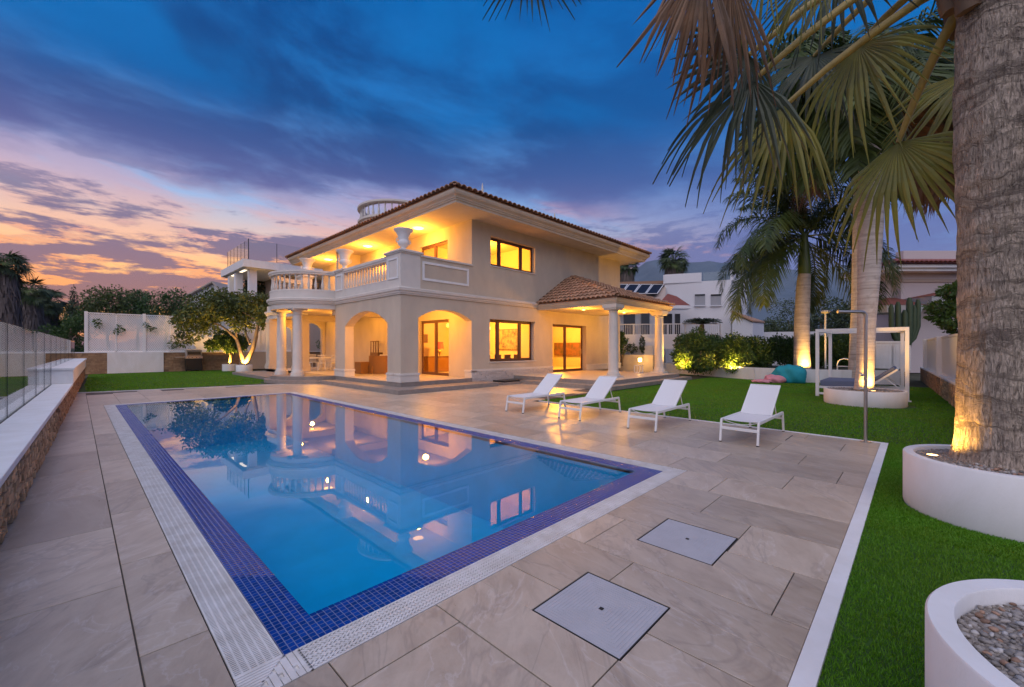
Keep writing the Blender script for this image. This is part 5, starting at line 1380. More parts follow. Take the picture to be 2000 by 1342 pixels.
t = thing('daybed', 'white framed poolside daybed with blue grey mattresses behind the palm planter', 'daybed', (18.1, 1.35, 0))
X0, X1, Y0, Y1 = 18.1, 20.3, .22, 2.52; pw = .10
for i, (x, y) in enumerate(((X0, Y0), (X0, Y1), (X1, Y0+.15), (X1, Y1-.10))):
    MB().box(x-pw/2, x+pw/2, y-pw/2, y+pw/2, 0, 2.24).build('post', 'white_paint', t, bevel=.006)
for p, q in (((X0, Y0-.05), (X0, Y1+.05)), ((X1, Y0+.1), (X1, Y1-.05))): MB().bar((*p, 2.29), (*q, 2.29), .10, .11).build('roof_beam', 'white_paint', t, bevel=.006)
for p, q in (((X0+.05, Y0), (X1-.05, Y0+.15)), ((X0+.05, Y1), (X1-.05, Y1-.10))): MB().bar((*p, 2.29), (*q, 2.29), .10, .10).build('roof_beam', 'white_paint', t, bevel=.006)
MB().bar((X0, Y0+.05, .10), (X0, Y1-.05, .10), .07, .07).build('base_rail', 'white_paint', t, bevel=.005); MB().bar((X0+.05, Y0, .10), (X1-.05, Y0+.15, .10), .07, .07).build('base_rail', 'white_paint', t, bevel=.005)
MB().bar((X0, Y0+.05, .32), (X0, Y1-.05, .32), .05, .07).build('bed_rail', 'white_paint', t, bevel=.005)
MB().box(X0-.1, X0+.2, Y0-.1, Y0+.14, 0, .02).build('foot_plate', 'white_paint', t)
MB().box(X0+.03, X1-.2, 1.25, Y1-.07, .36, .56).build('mattress', 'blue_mat', t, bevel=.03)
MB().box(X0+.0, X1-.15, 1.2, Y1-.05, .30, .355).build('bed_deck', 'white_paint', t)
b = MB(); b.box(0, 1.55, 0, .95, 0, .10); b.xform(Matrix.Translation((X0+.1, 1.20, .40))@Matrix.Rotation(R(-90), 4, 'Z')@Matrix.Rotation(R(-44), 4, 'Y') if 0 else Matrix.Translation((X0+.12, 1.18, .42))@Matrix(((0, 1, 0, 0), (-math.cos(R(40)), 0, math.sin(R(40)), 0), (math.sin(R(40)), 0, math.cos(R(40)), 0), (0, 0, 0, 1)))@Matrix.Diagonal((.58, 1.7, 1, 1)))
b.build('raised_mattress', 'blue_mat', t, bevel=.03)
b = MB(); b.box(0, 1.6, -.02, .97, -.06, -.005); b.xform(Matrix.Translation((X0+.12, 1.18, .42))@Matrix(((0, 1, 0, 0), (-math.cos(R(40)), 0, math.sin(R(40)), 0), (math.sin(R(40)), 0, math.cos(R(40)), 0), (0, 0, 0, 1)))@Matrix.Diagonal((.58, 1.7, 1, 1)))
b.build('raised_deck', 'white_paint', t)
for i in range(6): MB().bar((X0+.08+.33*i, .25, .33), (X0+.08+.33*i, 1.2, .33), .09, .025).build('slat', 'white_paint', t)
for s_ in (.25, 1.5): MB().bar((X0+s_, .35, .33), (X0+s_, .78, .72), .03, .03).build('back_strut', 'white_paint', t)

t = thing('bean_bag', 'slumped teal bean bag with a pink end lying on the lawn', 'bean bag', (23.4, 4.6, 0))
def lump(c, r, seed, sub=4, squash=.62):
    bm = bmesh.new(); bmesh.ops.create_icosphere(bm, subdivisions=sub, radius=1); g_ = random.Random(seed); ph = [g_.uniform(0, 6) for _ in range(9)]
    m = MB()
    for v in bm.verts:
        x, y, z = v.co; k = 1+.10*math.sin(3*x+ph[0])+.08*math.sin(4*y+ph[1])+.06*math.sin(7*x+3*z+ph[2])+.05*math.sin(9*y-5*z+ph[3])
        zz = max(z*k, -.55); v.co = Vector((c[0]+x*k*r[0], c[1]+y*k*r[1], c[2]+(zz+.55)*r[2]))
    m.v = [tuple(v.co) for v in bm.verts]; m.f = [tuple(q.index for q in f.verts) for f in bm.faces]; bm.free(); return m
bb = at(1543, 700, 20.6); lump((bb.x, bb.y, 0), (.66, .68, .58), 5).build('body', 'teal', t, smooth=60)
bb = at(1512, 700, 20.5); lump((bb.x, bb.y, 0), (.30, .40, .24), 8).build('end_panel', 'pinkf', t, smooth=60)
bb = at(1488, 700, 20.5); lump((bb.x, bb.y, 0), (.34, .42, .10), 9).build('flap', 'pinkf', t, smooth=60)

# ================================================================== RIGHT SIDE: HEDGE BED, STONE WALL, SCREENS
bed = thing('planting_bed', 'low white bed wall in front of the clipped hedge', 'planter', (26, 8, 0))
pl_ = [(30.5, 14.6), (28.4, 12.5), (25.2, 6.2), (24.8, 4.4), (25.4, 2.6), (26.5, .6)]
b = MB()
for p, q in zip(pl_[:-1], pl_[1:]): b.bar((*p, .31), (*q, .31), .16, .66)
b.build('wall', 'white', bed)
b = MB(); b.poly([(x+.05, y, .5) for x, y in pl_]+[(33, .6, .5), (33, 14.6, .5)]); b.build('soil', 'ground', bed, recalc=False)
hd = thing('hedge', 'dark clipped hedge along the white bed wall', 'hedge', (26.5, 6, .5))
g_ = random.Random(21)
bl = []
for p, q in ((at(1440, 700, 25.0), at(1600, 700, 25.6)), (at(1325, 700, 25.5), at(1400, 700, 24.6)), (at(1590, 700, 25.8), at(1665, 700, 25.4))):
    for i in range(52):
        c = p.lerp(q, g_.random()); bl.append((c.x+g_.uniform(0, .6), c.y, g_.uniform(.75, 2.15), .45, .45, .42))
V, F = leaf_cloud(bl, 52000, .16, 31, .35); np_mesh('foliage', V, F, 'leaf_b', hd)
def bush(lab, px, py, d, rx, rz_, n, leaf, seed, size=.14, name='bush', group=None):
    c = at(px, py, d); t = thing(name, lab, 'bush', (c.x, c.y, .5), group=group)
    V, F = leaf_cloud(clumps((c.x, c.y, c.z), (rx*.7, rx*.7, rz_*.75), 16, (rx*.32, rx*.5), seed), n, size, seed, .45); np_mesh('foliage', V, F, leaf, t)
    m = MB(); 
    for i in range(4): limb(m, (c.x+g_.uniform(-.1, .1), c.y+g_.uniform(-.1, .1), .45), (c.x+g_.uniform(-.5, .5), c.y+g_.uniform(-.5, .5), c.z), .035, .015, .1, seed+i)
    m.build('stems', 'bark', t)
    return t
bush('large dark rounded bush behind the outer porch column', 1362, 685, 24.3, 1.2, 1.35, 10000, 'leaf_b', 41)
bush('uplit yellow green bush in the middle of the hedge', 1432, 692, 24.0, 1.0, 1.1, 8000, 'leaf_c', 42)
bush('small uplit bush between the porch column and the dark bush', 1336, 700, 23.6, .5, .75, 1800, 'leaf_c', 43)
bush('narrow upright shrub against the end wall of the house', 1214, 672, 29.0, .5, 1.3, 2400, 'leaf_b', 44)
c = at(1428, 714, 23.3); uplight(c.x, c.y, .52, .07, (c.x+.5, c.y+.2, 2.2), 1000, 'uplight at the foot of the yellow green bush', UG, 170)
c = at(1331, 712, 22.9); uplight(c.x, c.y, .55, .06, (c.x+.4, c.y+.2, 2.0), 620, 'uplight at the foot of the small bush by the column', UG, 170)
# low lit wall beyond the side porch
t = thing('side_wall', 'low cream wall with a small glowing lamp beyond the side porch', 'wall', (28, 14.5, 0))
p, q = at(1205, 700, 29.5), at(1277, 700, 27.5)
MB().bar((p.x, p.y, .55), (q.x, q.y, .55), .2, 1.35).build('wall', 'stucco', t)
p2, q2 = at(1205, 700, 31.5), at(1277, 700, 29.5); MB().bar((p2.x, p2.y, .9), (q2.x, q2.y, .9), .25, 1.9).build('upper_tier', 'white', t)
c = at(1250, 703, 27.6); MB().box(c.x-.09, c.x+.09, c.y-.09, c.y+.09, c.z-.12, c.z+.12).build('lamp_lens', 'spotglow', t, bevel=.02)
lamp('wall_lamp', at(1248, 706, 27.2), 14, (1, .55, .16), .06, parent=t)
# stone wall down the right
def ry(x): return -.83+(x-15.99)*.0465
rw = thing('stone_wall', 'low brown stone wall with white coping along the right of the lawn', 'wall', (16, -.9, 0))
b = MB(); x0, x1 = 7.5, 31
b.add([(x0, ry(x0)-.3, -.05), (x1, ry(x1)-.3, -.05), (x1, ry(x1)-.03, -.05), (x0, ry(x0)-.03, -.05), (x0, ry(x0)-.3, .62), (x1, ry(x1)-.3, .62), (x1, ry(x1)-.03, .62), (x0, ry(x0)-.03, .62)], [(3,2,1,0),(4,5,6,7),(0,1,5,4),(1,2,6,5),(2,3,7,6),(3,0,4,7)])
b.build('core', 'mortar', rw)
MB().bar((x0, ry(x0)-.17, .655), (x1, ry(x1)-.17, .655), .36, .06).build('coping', 'white', rw, bevel=.006)
small = MB(); cnt = 0; z = 0; sl_ = []
while z < .61:
    hh = min(r_.choice((.07, .09, .12)), .62-z); x = x0
    while x < x1:
        ww = r_.uniform(.12, .32); sl_.append((x, x+ww, z, z+hh, r_.uniform(-.015, .025))); x += ww
    z += hh
sl_.sort(key=lambda s_: abs(s_[0]-17.3))
for i, (xa, xb, za, zb, d_) in enumerate(sl_):
    m = MB(); g2 = .004
    P = [(xa+g2, ry(xa)-.04, za+g2), (xb-g2, ry(xb)-.04, za+g2), (xb-g2, ry(xb)-.04, zb-g2), (xa+g2, ry(xa)-.04, zb-g2), (xa+.01, ry(xa)+d_, za+.01), (xb-.01, ry(xb)+d_, za+.008), (xb-.012, ry(xb)+d_, zb-.01), (xa+.01, ry(xa)+d_, zb-.008)]
    m.add(P, [(4,5,6,7),(0,1,5,4),(1,2,6,5),(2,3,7,6),(3,0,4,7)])
    if i < 250: m.build('stone', 'stone', rw)
    else: small.add(m.v, m.f)
stuff(small.build('stone_courses', 'stone_s', rw))
screen('wall_screen', 'white framed pierced screens on the right stone wall', None, (9.9, ry(9.9)-.18), (29.4, ry(29.4)-.18), .68, 2.12, 3, .32, .32, 0)
t = thing('hedge', 'bright green creeper hedge behind the right stone wall', 'hedge', (24, -1.2, .7))
V, F = leaf_cloud([(17+13*g_.random(), ry(22)-1.25+g_.uniform(-.4, .15), g_.uniform(.9, 2.35), .5, .45, .45) for _ in range(46)], 11000, .13, 51, .5); np_mesh('foliage', V, F, 'leaf_c', t)
t = tree('feathery_tree', 'bright feathery tree behind the right wall, half hidden by the fan palm trunk', 'tree', tuple(at(1880, 700, 16)*Vector((1, 1, 0)) if 0 else (at(1890, 700, 16).x, at(1890, 700, 16).y, 0)),
     [((at(1890, 700, 16).x, at(1890, 700, 16).y, 0), tuple(at(1885, 600, 16)), .10, .05)],
     [(*at(px, py, d), r, r, r*.45) for px, py, d, r in ((1870, 570, 16, .55), (1845, 600, 16, .5), (1865, 625, 15.6, .5), (1885, 600, 16.3, .6), (1832, 618, 16, .3), (1880, 640, 16, .5), (1900, 560, 16, .6))], 4200, .16, 'leaf_c', seed=55)
# storage cabinet, bathing rail, lamp post
p = at(1708, 700, 24.5); q = at(1768, 700, 23.8); u = (q-p).normalized(); L_ = (q-p).length; ang = math.atan2(u.y, u.x)
t = thing('storage_cabinet', 'white garden storage cabinet with boarded doors behind the daybed', 'cabinet', (p.x, p.y, 0), ang)
MB().box(0, L_, 0, .6, 0, 1.98).build('body', 'white', t, local=True); MB().box(-.06, L_+.06, -.06, .7, 1.98, 2.08).build('roof', 'white_paint', t, local=True)
for k in range(2):
    d_ = MB().box(.05+k*(L_/2), L_/2-.02+k*(L_/2), -.03, 0, .35, 1.9).build('door', 'white_paint', t, local=True, bevel=.006)
    for i in range(5): MB().box(.09+k*(L_/2)+i*.165, .24+k*(L_/2)+i*.165, -.042, -.03, .42, 1.84).build('plank', 'white', d_, local=True)
for i in range(3): MB().box(-.02, L_+.02, -.05, -.0, .02+.11*i, .11+.11*i).build('slat', 'wood', t, local=True)
c = at(1650, 720, 22); t = thing('hoop_rail', 'white hooped handrail standing behind the daybed', 'handrail', (c.x, c.y, 0))
b = MB(); b.tube([(c.x, c.y+.32*math.cos(a), .75+.38*math.sin(a)) if 0 < a < PI else (c.x, c.y+.32*math.cos(a), .4) for a in [0]+[PI*i/10 for i in range(1, 10)]+[PI]], .035, 8); b.bar((c.x, c.y-.3, .72), (c.x, c.y+.3, .72), .05, .05)
for s_ in (-1, 1): b.tube([(c.x, c.y+s_*.32, 0), (c.x, c.y+s_*.32, .42)], .035, 8)
b.build('hoop', 'white_paint', t, smooth=50)
c = at(1612, 640, 24.5); t = thing('lamp_post', 'thin white lamp post with a flat round head rising above the daybed', 'lamp post', (c.x, c.y, 0))
MB().tube([(c.x, c.y, 0), (c.x, c.y, 3.75)], .05, 10).build('pole', 'white_paint', t, smooth=50)
MB().lathe([(.06, 3.68), (.24, 3.78), (.22, 3.86), (.05, 3.92)], 18, (c.x, c.y)).build('head', 'white_paint', t, smooth=40)

# ================================================================== PALMS
# Bismarck-like fan palm in the near planter
fp_ = thing('fan_palm', 'thick ringed trunk of a fan palm with hanging fan leaves, close on the right', 'palm tree', (6.55, -.64, .5))
nA, nZ = 110, 230; V = []; gg = np.random.default_rng(3); H0, H1 = .48, 6.1
ang_ = np.linspace(0, 2*PI, nA, endpoint=False); ridg = gg.normal(0, 1, (nZ//16+2, nA)); 
for j in range(nZ):
    z = H0+(H1-H0)*j/(nZ-1); t_ = (z-H0)
    r = .325+.030*math.exp(-t_/.5)+.05*math.exp(-t_/.12)+.010*math.sin(z*2.1)+.012*math.exp(-((z-4.6)/.9)**2)
    i0 = j/16; a_ = ridg[int(i0)]*(1-i0 % 1)+ridg[int(i0)+1]*(i0 % 1)
    rr = r*(1+.014*a_+.010*np.sin(ang_*2+z*1.3)+.010*np.sin(ang_*3-z*.7)+min(1, max(.2, (z-1.2)/1.2))*(.016*np.sin(z*12+1.4*np.sin(ang_+z*.4)+.5*np.sin(ang_*3+z))+.008*np.sin(z*29+2*np.sin(ang_*2))))
    V.append(np.stack([6.55+rr*np.cos(ang_)-.012*t_, -.64+rr*np.sin(ang_)+.004*t_, np.full(nA, z)], 1))
V = np.concatenate(V); F = np.array([(j*nA+i, j*nA+(i+1) % nA, (j+1)*nA+(i+1) % nA, (j+1)*nA+i) for j in range(nZ-1) for i in range(nA)])
np_mesh('trunk', V, F, 'bark_fan', fp_, smooth=True)
crown = Vector((6.5, -.62, 6.0))
b = MB()                                      # fibrous leaf-base boots near the top
for i in range(26):
    a = i*2.4; z0 = 5.05+.03*i; r0 = .36
    b.tube([crown*0+Vector((6.50+r0*math.cos(a), -.62+r0*math.sin(a), z0)), Vector((6.50+.43*math.cos(a), -.62+.43*math.sin(a), z0+.25)), Vector((6.50+.55*math.cos(a), -.62+.55*math.sin(a), z0+.5))], [.10, .07, .03], 6)
b.build('leaf_boots', 'fan_dry', fp_, smooth=60)
EYEV = Vector((0, 0, EYE))
def fan(px, py, d, tx, ty, td, mat, Rad, spread, K, seed, gravity=.25, ntilt=(0, 0, 0), fused=.42, droop=.35, pet=None):
    fused = fused+.08 if fused > .4 else fused
    hub = at(px, py, d); tip = at(tx, ty, td); n_ = (EYEV-hub).normalized()+Vector(ntilt)
    o = fan_object(fp_, hub, tip-hub, n_, mat, gravity, K=K, spread=R(spread), Rad=Rad, seed=seed, fused=fused, droop=droop)
    if pet:
        s_ = at(*pet); mid = (s_+hub)/2+Vector((0, 0, .10))
        m = MB(); pts = [s_, s_.lerp(mid, .5)+Vector((0, 0, .03)), mid, mid.lerp(hub, .5)+Vector((0, 0, .03)), hub]
        m.tube(pts, [.062, .052, .046, .040, .030], 9); m.build('petiole', 'petiole', fp_, smooth=60)
    return o
fan(1755, 278, 5.2, 1775, 460, 5.0, 'fan_olive', 1.20, 142, 24, 1, .45, (-.3, .5, .2), pet=(1880, 8, 4.45))
fan(1678, 88, 5.3, 1680, 280, 5.0, 'fan_olive', 1.15, 136, 24, 2, .45, (-.3, .5, .2), pet=(1900, -95, 4.5))
fan(1470, 158, 5.0, 1372, 318, 4.9, 'fan_green', 1.32, 112, 22, 3, .30, (-.2, .5, .1), pet=(1895, -150, 4.4))
fan(1462, 108, 4.9, 1365, 205, 4.8, 'fan_green', 1.05, 230, 32, 4, .25, (0, -.2, -.2), pet=(1890, -190, 4.4))
fan(1535, 205, 5.4, 1470, 420, 5.1, 'fan_olive', 1.30, 80, 15, 5, .40, (.2, .2, 0), pet=(1900, -60, 4.5))
fan(1375, -90, 4.3, 1322, 170, 4.1, 'fan_dry', 1.46, 50, 15, 6, .05, (0, 0, 0), fused=.55, droop=.1)
fan(1425, -60, 4.4, 1408, 230, 4.2, 'fan_dry', 1.55, 44, 17, 7, .05, fused=.55, droop=.1)
fan(1365, -110, 4.6, 1300, 100, 4.5, 'fan_dry', 1.30, 40, 11, 8, .05, (.3, 0, 0), fused=.5, droop=.1)
fan(1510, -100, 4.4, 1500, 90, 4.2, 'fan_olive', 1.10, 80, 20, 9, .05, (.1, .3, 0), fused=.3, droop=.08)
fan(1600, -95, 4.4, 1598, 60, 4.2, 'fan_olive', .98, 95, 22, 10, .05, (0, .4, 0), fused=.3, droop=.08)
fan(1035, -85, 3.7, 1030, 60, 3.6, 'fan_green', .66, 120, 18, 11, .05, fused=.35, droop=.1)
fan(1900, 140, 5.6, 1790, 285, 5.5, 'fan_olive', 1.20, 90, 18, 12, .25, (.3, 0, .2), pet=(1905, -120, 4.6))
fan(1590, 110, 6.3, 1500, 300, 5.9, 'fan_green', 1.15, 200, 30, 13, .25, (.4, .2, .2), pet=(1900, -170, 4.6))
fan(1640, -60, 5.2, 1560, 60, 5.3, 'fan_green', 1.1, 210, 30, 14, .2, (.4, .3, .3))

# royal palms
LFT = AZ+PI/2
def ring(n, els, L, dr, off=0): return [(LFT+off+2*PI*i/n, els[i % len(els)], L*random.uniform(.93, 1.05), dr*random.uniform(.92, 1.1)) for i in range(n)]
random.seed(77)
def trunk_path(pts, d): return [tuple(at(px, py, d)) for px, py in pts]
p3b = at(1567, 718, 23.5)
rp3 = royal_palm('slender royal palm rising from the hedge bed behind the bean bag', (p3b.x, p3b.y, .5), trunk_path(((1567, 724), (1566, 690), (1566, 630), (1569, 560), (1571, 536)), 23.5), [.43, .385, .365, .34, .31], 2.3,
    [(LFT-.1, .75, 6.2, 2.3), (LFT+.25, .4, 6.2, 2.2), (LFT-.45, .25, 6.0, 2.2), (LFT+.6, .5, 5.8, 2.1), (LFT-.9, -.1, 5.8, 1.8), (LFT+.5, -.15, 6.2, 1.75), (LFT+PI+.2, .6, 6.0, 2.3), (LFT+PI-.4, .2, 6.0, 2.1),
     (LFT+PI+.7, -.1, 5.8, 1.8), (LFT+PI-.75, -.15, 5.8, 1.75), (LFT-1.2, .5, 5.4, 2.2), (LFT-1.6, .6, 5.6, 2.2), (LFT+PI-.1, -.25, 6.2, 1.55), (LFT+.05, -.3, 6.2, 1.5), (LFT+2.1, 1.0, 5.0, 1.7), (LFT+.5, 1.15, 5.0, 1.5), (LFT-.35, -.55, 5.6, 1.2), (LFT+PI-.3, -.6, 5.6, 1.1), (LFT+PI+.35, .95, 5.2, 1.8),
     (LFT-.2, 1.25, 5.2, 1.35), (LFT+PI+.1, 1.25, 5.2, 1.4), (LFT+.6, 1.35, 5.0, 1.2), (LFT-1.3, 1.2, 5.2, 1.5), (LFT+PI-.9, 1.3, 5.0, 1.3), (LFT+.15, 1.05, 5.8, 1.7), (LFT+PI-.3, 1.0, 5.6, 1.7)], leaf=.95, seed=100)
p2b = at(1687, 757, 12.75)
rp2 = royal_palm('stout pale royal palm trunk in the round planter before the daybed', (p2b.x, p2b.y, .4), trunk_path(((1687, 762), (1690, 720), (1692, 640), (1697, 540), (1700, 440), (1701, 340), (1702, 260)), 12.75), [.245, .215, .222, .27, .312, .305, .27], 1.85,
    [(LFT+.1, .3, 4.4, 2.0), (LFT-.35, -.1, 4.4, 1.7), (LFT+.5, -.2, 4.2, 1.6), (LFT-.8, .5, 4.4, 2.1), (LFT+1.0, .4, 4.4, 2.0), (LFT+PI+.1, .2, 4.2, 2.0), (LFT+PI-.4, -.2, 4.2, 1.6), (LFT+PI+.6, -.3, 4.0, 1.4), (LFT+1.2, .1, 4.2, 1.8), (LFT+.3, .65, 4.6, 2.2), (LFT-.55, .25, 4.6, 2.0), (LFT+PI-.2, .7, 4.4, 2.2), (LFT+.7, .15, 4.6, 1.9), (LFT-.1, .0, 4.6, 1.7), (LFT+.15, -.3, 4.4, 1.45), (LFT+PI+.35, .0, 4.4, 1.7), (LFT+PI-.05, -.45, 4.4, 1.25), (LFT-1.1, .2, 4.6, 2.0), (LFT+PI+.9, .3, 4.4, 2.0),
     (LFT-1.6, .1, 4.2, 1.9), (LFT+.25, -.55, 4.2, 1.15), (LFT+PI+.3, -.75, 4.4, .9), (LFT+.9, -.6, 4.0, 1.1), (LFT+2.2, .9, 4.0, 1.6), (LFT+.0, .8, 4.0, 1.8), (LFT-.2, -.75, 4.2, .9)], leaf=.95, seed=140, dry=(21, 25))
p4b = at(1676, 735, 20)
rp4 = royal_palm('royal palm trunk standing close behind the stout one', (p4b.x, p4b.y, .3), trunk_path(((1676, 738), (1676, 700), (1680, 600), (1683, 480), (1685, 380), (1686, 290)), 20), [.39, .36, .34, .36, .345, .30], 2.2,
    [(LFT+.1, .3, 5.6, 2.0), (LFT-.4, -.1, 5.4, 1.7), (LFT+.5, -.3, 5.4, 1.5), (LFT-.8, .4, 5.4, 2.0), (LFT+1.0, .2, 5.4, 2.0), (LFT+PI+.1, .2, 5.2, 2.0), (LFT+PI-.5, -.2, 5.2, 1.6), (LFT+PI+.6, -.4, 5.2, 1.3), (LFT+1.1, .0, 5.2, 1.8), (LFT+.3, .5, 5.6, 2.1), (LFT-.2, .65, 5.6, 2.2), (LFT+.7, .4, 5.6, 2.2), (LFT-.6, -.35, 5.4, 1.5), (LFT+.3, -.5, 5.4, 1.3), (LFT+PI+.35, -.1, 5.4, 1.8), (LFT+PI-.2, .55, 5.4, 2.2), (LFT+PI-.7, -.5, 5.2, 1.3), (LFT-1.2, .5, 5.4, 2.1),
     (LFT-1.7, .1, 5.2, 1.9), (LFT+.1, -.7, 5.2, 1.0), (LFT+2.2, .9, 4.6, 1.6), (LFT+PI, -.8, 5.4, .8)], leaf=1.0, seed=180, dry=(10,))
c = p2b; c = at(1706, 757, 12.25); uplight(c.x, c.y, .43, .06, (c.x+.10, c.y+.03, 2.4), 200, 'uplight in the planter of the stout royal palm', UG, 172)
uplight(p3b.x-.75, p3b.y-.42, .53, .06, (p3b.x-.6, p3b.y-.35, 3.2), 420, 'uplight at the foot of the slender royal palm', UG, 172)
for px, py, lab, pw_ in ((1617, 727, 'bright ground light behind the daybed, left one', 60), (1633, 727, 'bright ground light behind the daybed, middle one', 60), (1657, 728, 'bright ground light at the foot of the rear palm trunk', 200)):
    c = at(px, py, 21.0); uplight(c.x, c.y, .38, .10, (c.x+1.1, c.y, 3.5) if pw_ < 100 else (p4b.x, p4b.y, 4), pw_, lab, UG, 80)
    MB().box(c.x-.2, c.x+.2, c.y-.2, c.y+.2, -.05, .34).build('stone_block', 'white', bpy.data.objects[[o.name for o in COL.objects if o.get('label') == lab][0]])

# ================================================================== LEFT TREES
t1 = (8.12, 33.8); lean = lambda px, py, d: tuple(at(px, py, d))
pot = (8.12, 33.8, .48)
tr1 = tree('spreading_tree', 'spreading multi-stemmed tree lit from below in the small pot', 'tree', pot,
    [(pot, lean(462, 662, 29.6), .15, .10), (pot, lean(500, 655, 29.3), .16, .12), (lean(462, 662, 29.6), lean(430, 635, 29.3), .10, .05), (lean(462, 668, 29.6), lean(458, 615, 29.5), .08, .04), (lean(500, 655, 29.3), lean(510, 610, 29.1), .12, .06), (lean(488, 672, 29.3), lean(480, 630, 29.9), .07, .04), (lean(430, 635, 29.3), lean(385, 620, 29.1), .05, .025), (lean(505, 630, 29.2), lean(475, 610, 28.9), .05, .03)],
    clumps(at(425, 600, 29.3), (1.75, 1.1, .95), 34, (.42, .70), 5)+clumps(at(488, 605, 29.5), (1.35, 1.0, 1.25), 30, (.42, .66), 6)+clumps(at(385, 628, 29.1), (1.1, .8, .75), 18, (.34, .55), 7)+clumps(at(358, 655, 28.9), (.6, .5, .45), 9, (.22, .40), 8)+clumps(at(520, 610, 28.9), (.5, .6, .8), 9, (.3, .5), 9),
    11500, .23, 'leaf_a', seed=61)
pot = (7.85, 36.6, .46)
tree('slim_tree', 'slim uplit tree with yellow green crown in the small pot by the grill', 'tree', pot, [(pot, lean(446, 680, 31.1), .10, .07), (lean(446, 680, 31.1), lean(440, 655, 31.1), .06, .03), (lean(446, 680, 31.1), lean(462, 655, 31.1), .06, .03)],
    clumps(at(450, 668, 31.1), (1.3, .9, .75), 18, (.3, .5), 12), 3800, .22, 'leaf_c', seed=62)
uplight(7.98, 33.45, .49, .06, (8.05, 33.55, 4.5), 900, 'uplight in the pot of the spreading tree', UG, 150)
uplight(7.7, 36.28, .46, .06, (7.75, 36.4, 4), 500, 'uplight in the pot of the slim tree', UG, 150)
c = at(505, 702, 36.5); t = thing('wall_lamp', 'small glowing lamp on the garden wall beside the porch', 'wall lamp', (c.x, c.y, c.z))
MB().lathe([(.11*math.sin(a), -.11*math.cos(a)) for a in [PI*i/8+.001 for i in range(9)]], 14, cap=False).xform(Matrix.Translation(c)).build('globe', 'globe', t, smooth=80); MB().box(c.x-.05, c.x+.05, c.y, BY-.05, c.z-.2, c.z-.12).build('bracket', 'steel', t); lamp('bulb', (c.x, c.y-.25, c.z), 60, (1, .62, .2), .1, parent=t)
tree('dark_conifer', 'dark bushy conifer rising behind the spreading tree, against the terrace canopy', 'tree', (at(510, 700, 42).x, at(510, 700, 42).y, 0), [((at(510, 700, 42).x, at(510, 700, 42).y, 0), lean(508, 560, 42), .2, .06)],
    clumps(at(508, 568, 42), (1.1, 1.0, 2.1), 24, (.5, .85), 14)+[(*at(512, 538, 42), .35, .35, .7), (*at(492, 552, 42), .4, .4, .5)], 7000, .22, 'leaf_d', seed=63)
TG = 'trees beyond the far garden wall'
for i, (px, py, d, rx, rz_, n, leaf, lab, size) in enumerate((
    (132, 640, 44, 1.9, 2.4, 5200, 'leaf_c', 'bright green shrub tree left of the tall screen', .24), (105, 625, 52, 2.2, 1.8, 3600, 'leaf_b', 'mid green tree between the skirted palms and the screen', .28),
    (215, 596, 54, 3.0, 2.2, 6000, 'leaf_a', 'rounded olive tree just above the left end of the screen', .30), (268, 594, 58, 2.2, 2.0, 4200, 'leaf_b', 'dark green tree above the first screen post', .30),
    (318, 602, 56, 3.4, 2.3, 6500, 'leaf_b', 'broad green tree above the middle of the screen', .30), (372, 612, 60, 2.2, 2.2, 3600, 'leaf_d', 'dusky tree just left of the spreading tree', .30),
    (165, 604, 75, 2.4, 2.2, 2600, 'leaf_d', 'distant dark tree right of the cypress', .4))):
    c = at(px, py, d); tree('garden_tree', lab, 'tree', (c.x, c.y, 0), [((c.x, c.y, 0), (c.x+.3, c.y, c.z), .22, .1)], clumps((c.x, c.y, c.z-.6), (rx, rx*.8, rz_), 20, (rx*.28, rx*.48), 70+i), n, size, leaf, TG, 80+i)
c = at(143, 590, 80); tree('cypress', 'thin dark cypress pointing above the garden trees', 'tree', (c.x, c.y, 0), [((c.x, c.y, 0), (c.x, c.y, c.z), .2, .1)], [(c.x, c.y, c.z+2.2-k*.9, .25+.16*k, .25+.16*k, .9) for k in range(9)], 3000, .35, 'leaf_d', seed=91)
c = at(75, 668, 40); tree('flowering_shrub', 'dull magenta flowering shrub below the skirted palms', 'bush', (c.x, c.y, 0), [((c.x, c.y, 0), tuple(c), .06, .03)], clumps(c, (1.2, .8, .9), 9, (.3, .5), 93), 1800, .16, 'magenta', seed=94)
for (px, py, lab) in ((188, 632, 'yellow green creeper tuft on the screen beside the end post'), (234, 645, 'leafy creeper hanging on the second screen bay'), (292, 640, 'bushy creeper hanging from the middle screen post'), (340, 672, 'small creeper low on the screen near the tree'), (548, 676, 'dark creeper on the screen seen between the porch columns'), (622, 672, 'dark creeper on the screen seen through the porch arch')):
    c = at(px, py, 28); k = (BY-.12)/c.y; c = Vector((c.x*k, BY-.12, EYE+(c.z-EYE)*k))
    t = thing('creeper', lab, 'creeper', tuple(c)); V, F = leaf_cloud([(c.x+random.uniform(-.18, .18), c.y, c.z+random.uniform(-.2, .2), .16, .06, .14) for _ in range(3)], 110, .13, int(px)); np_mesh('foliage', V, F, 'leaf_c', t)
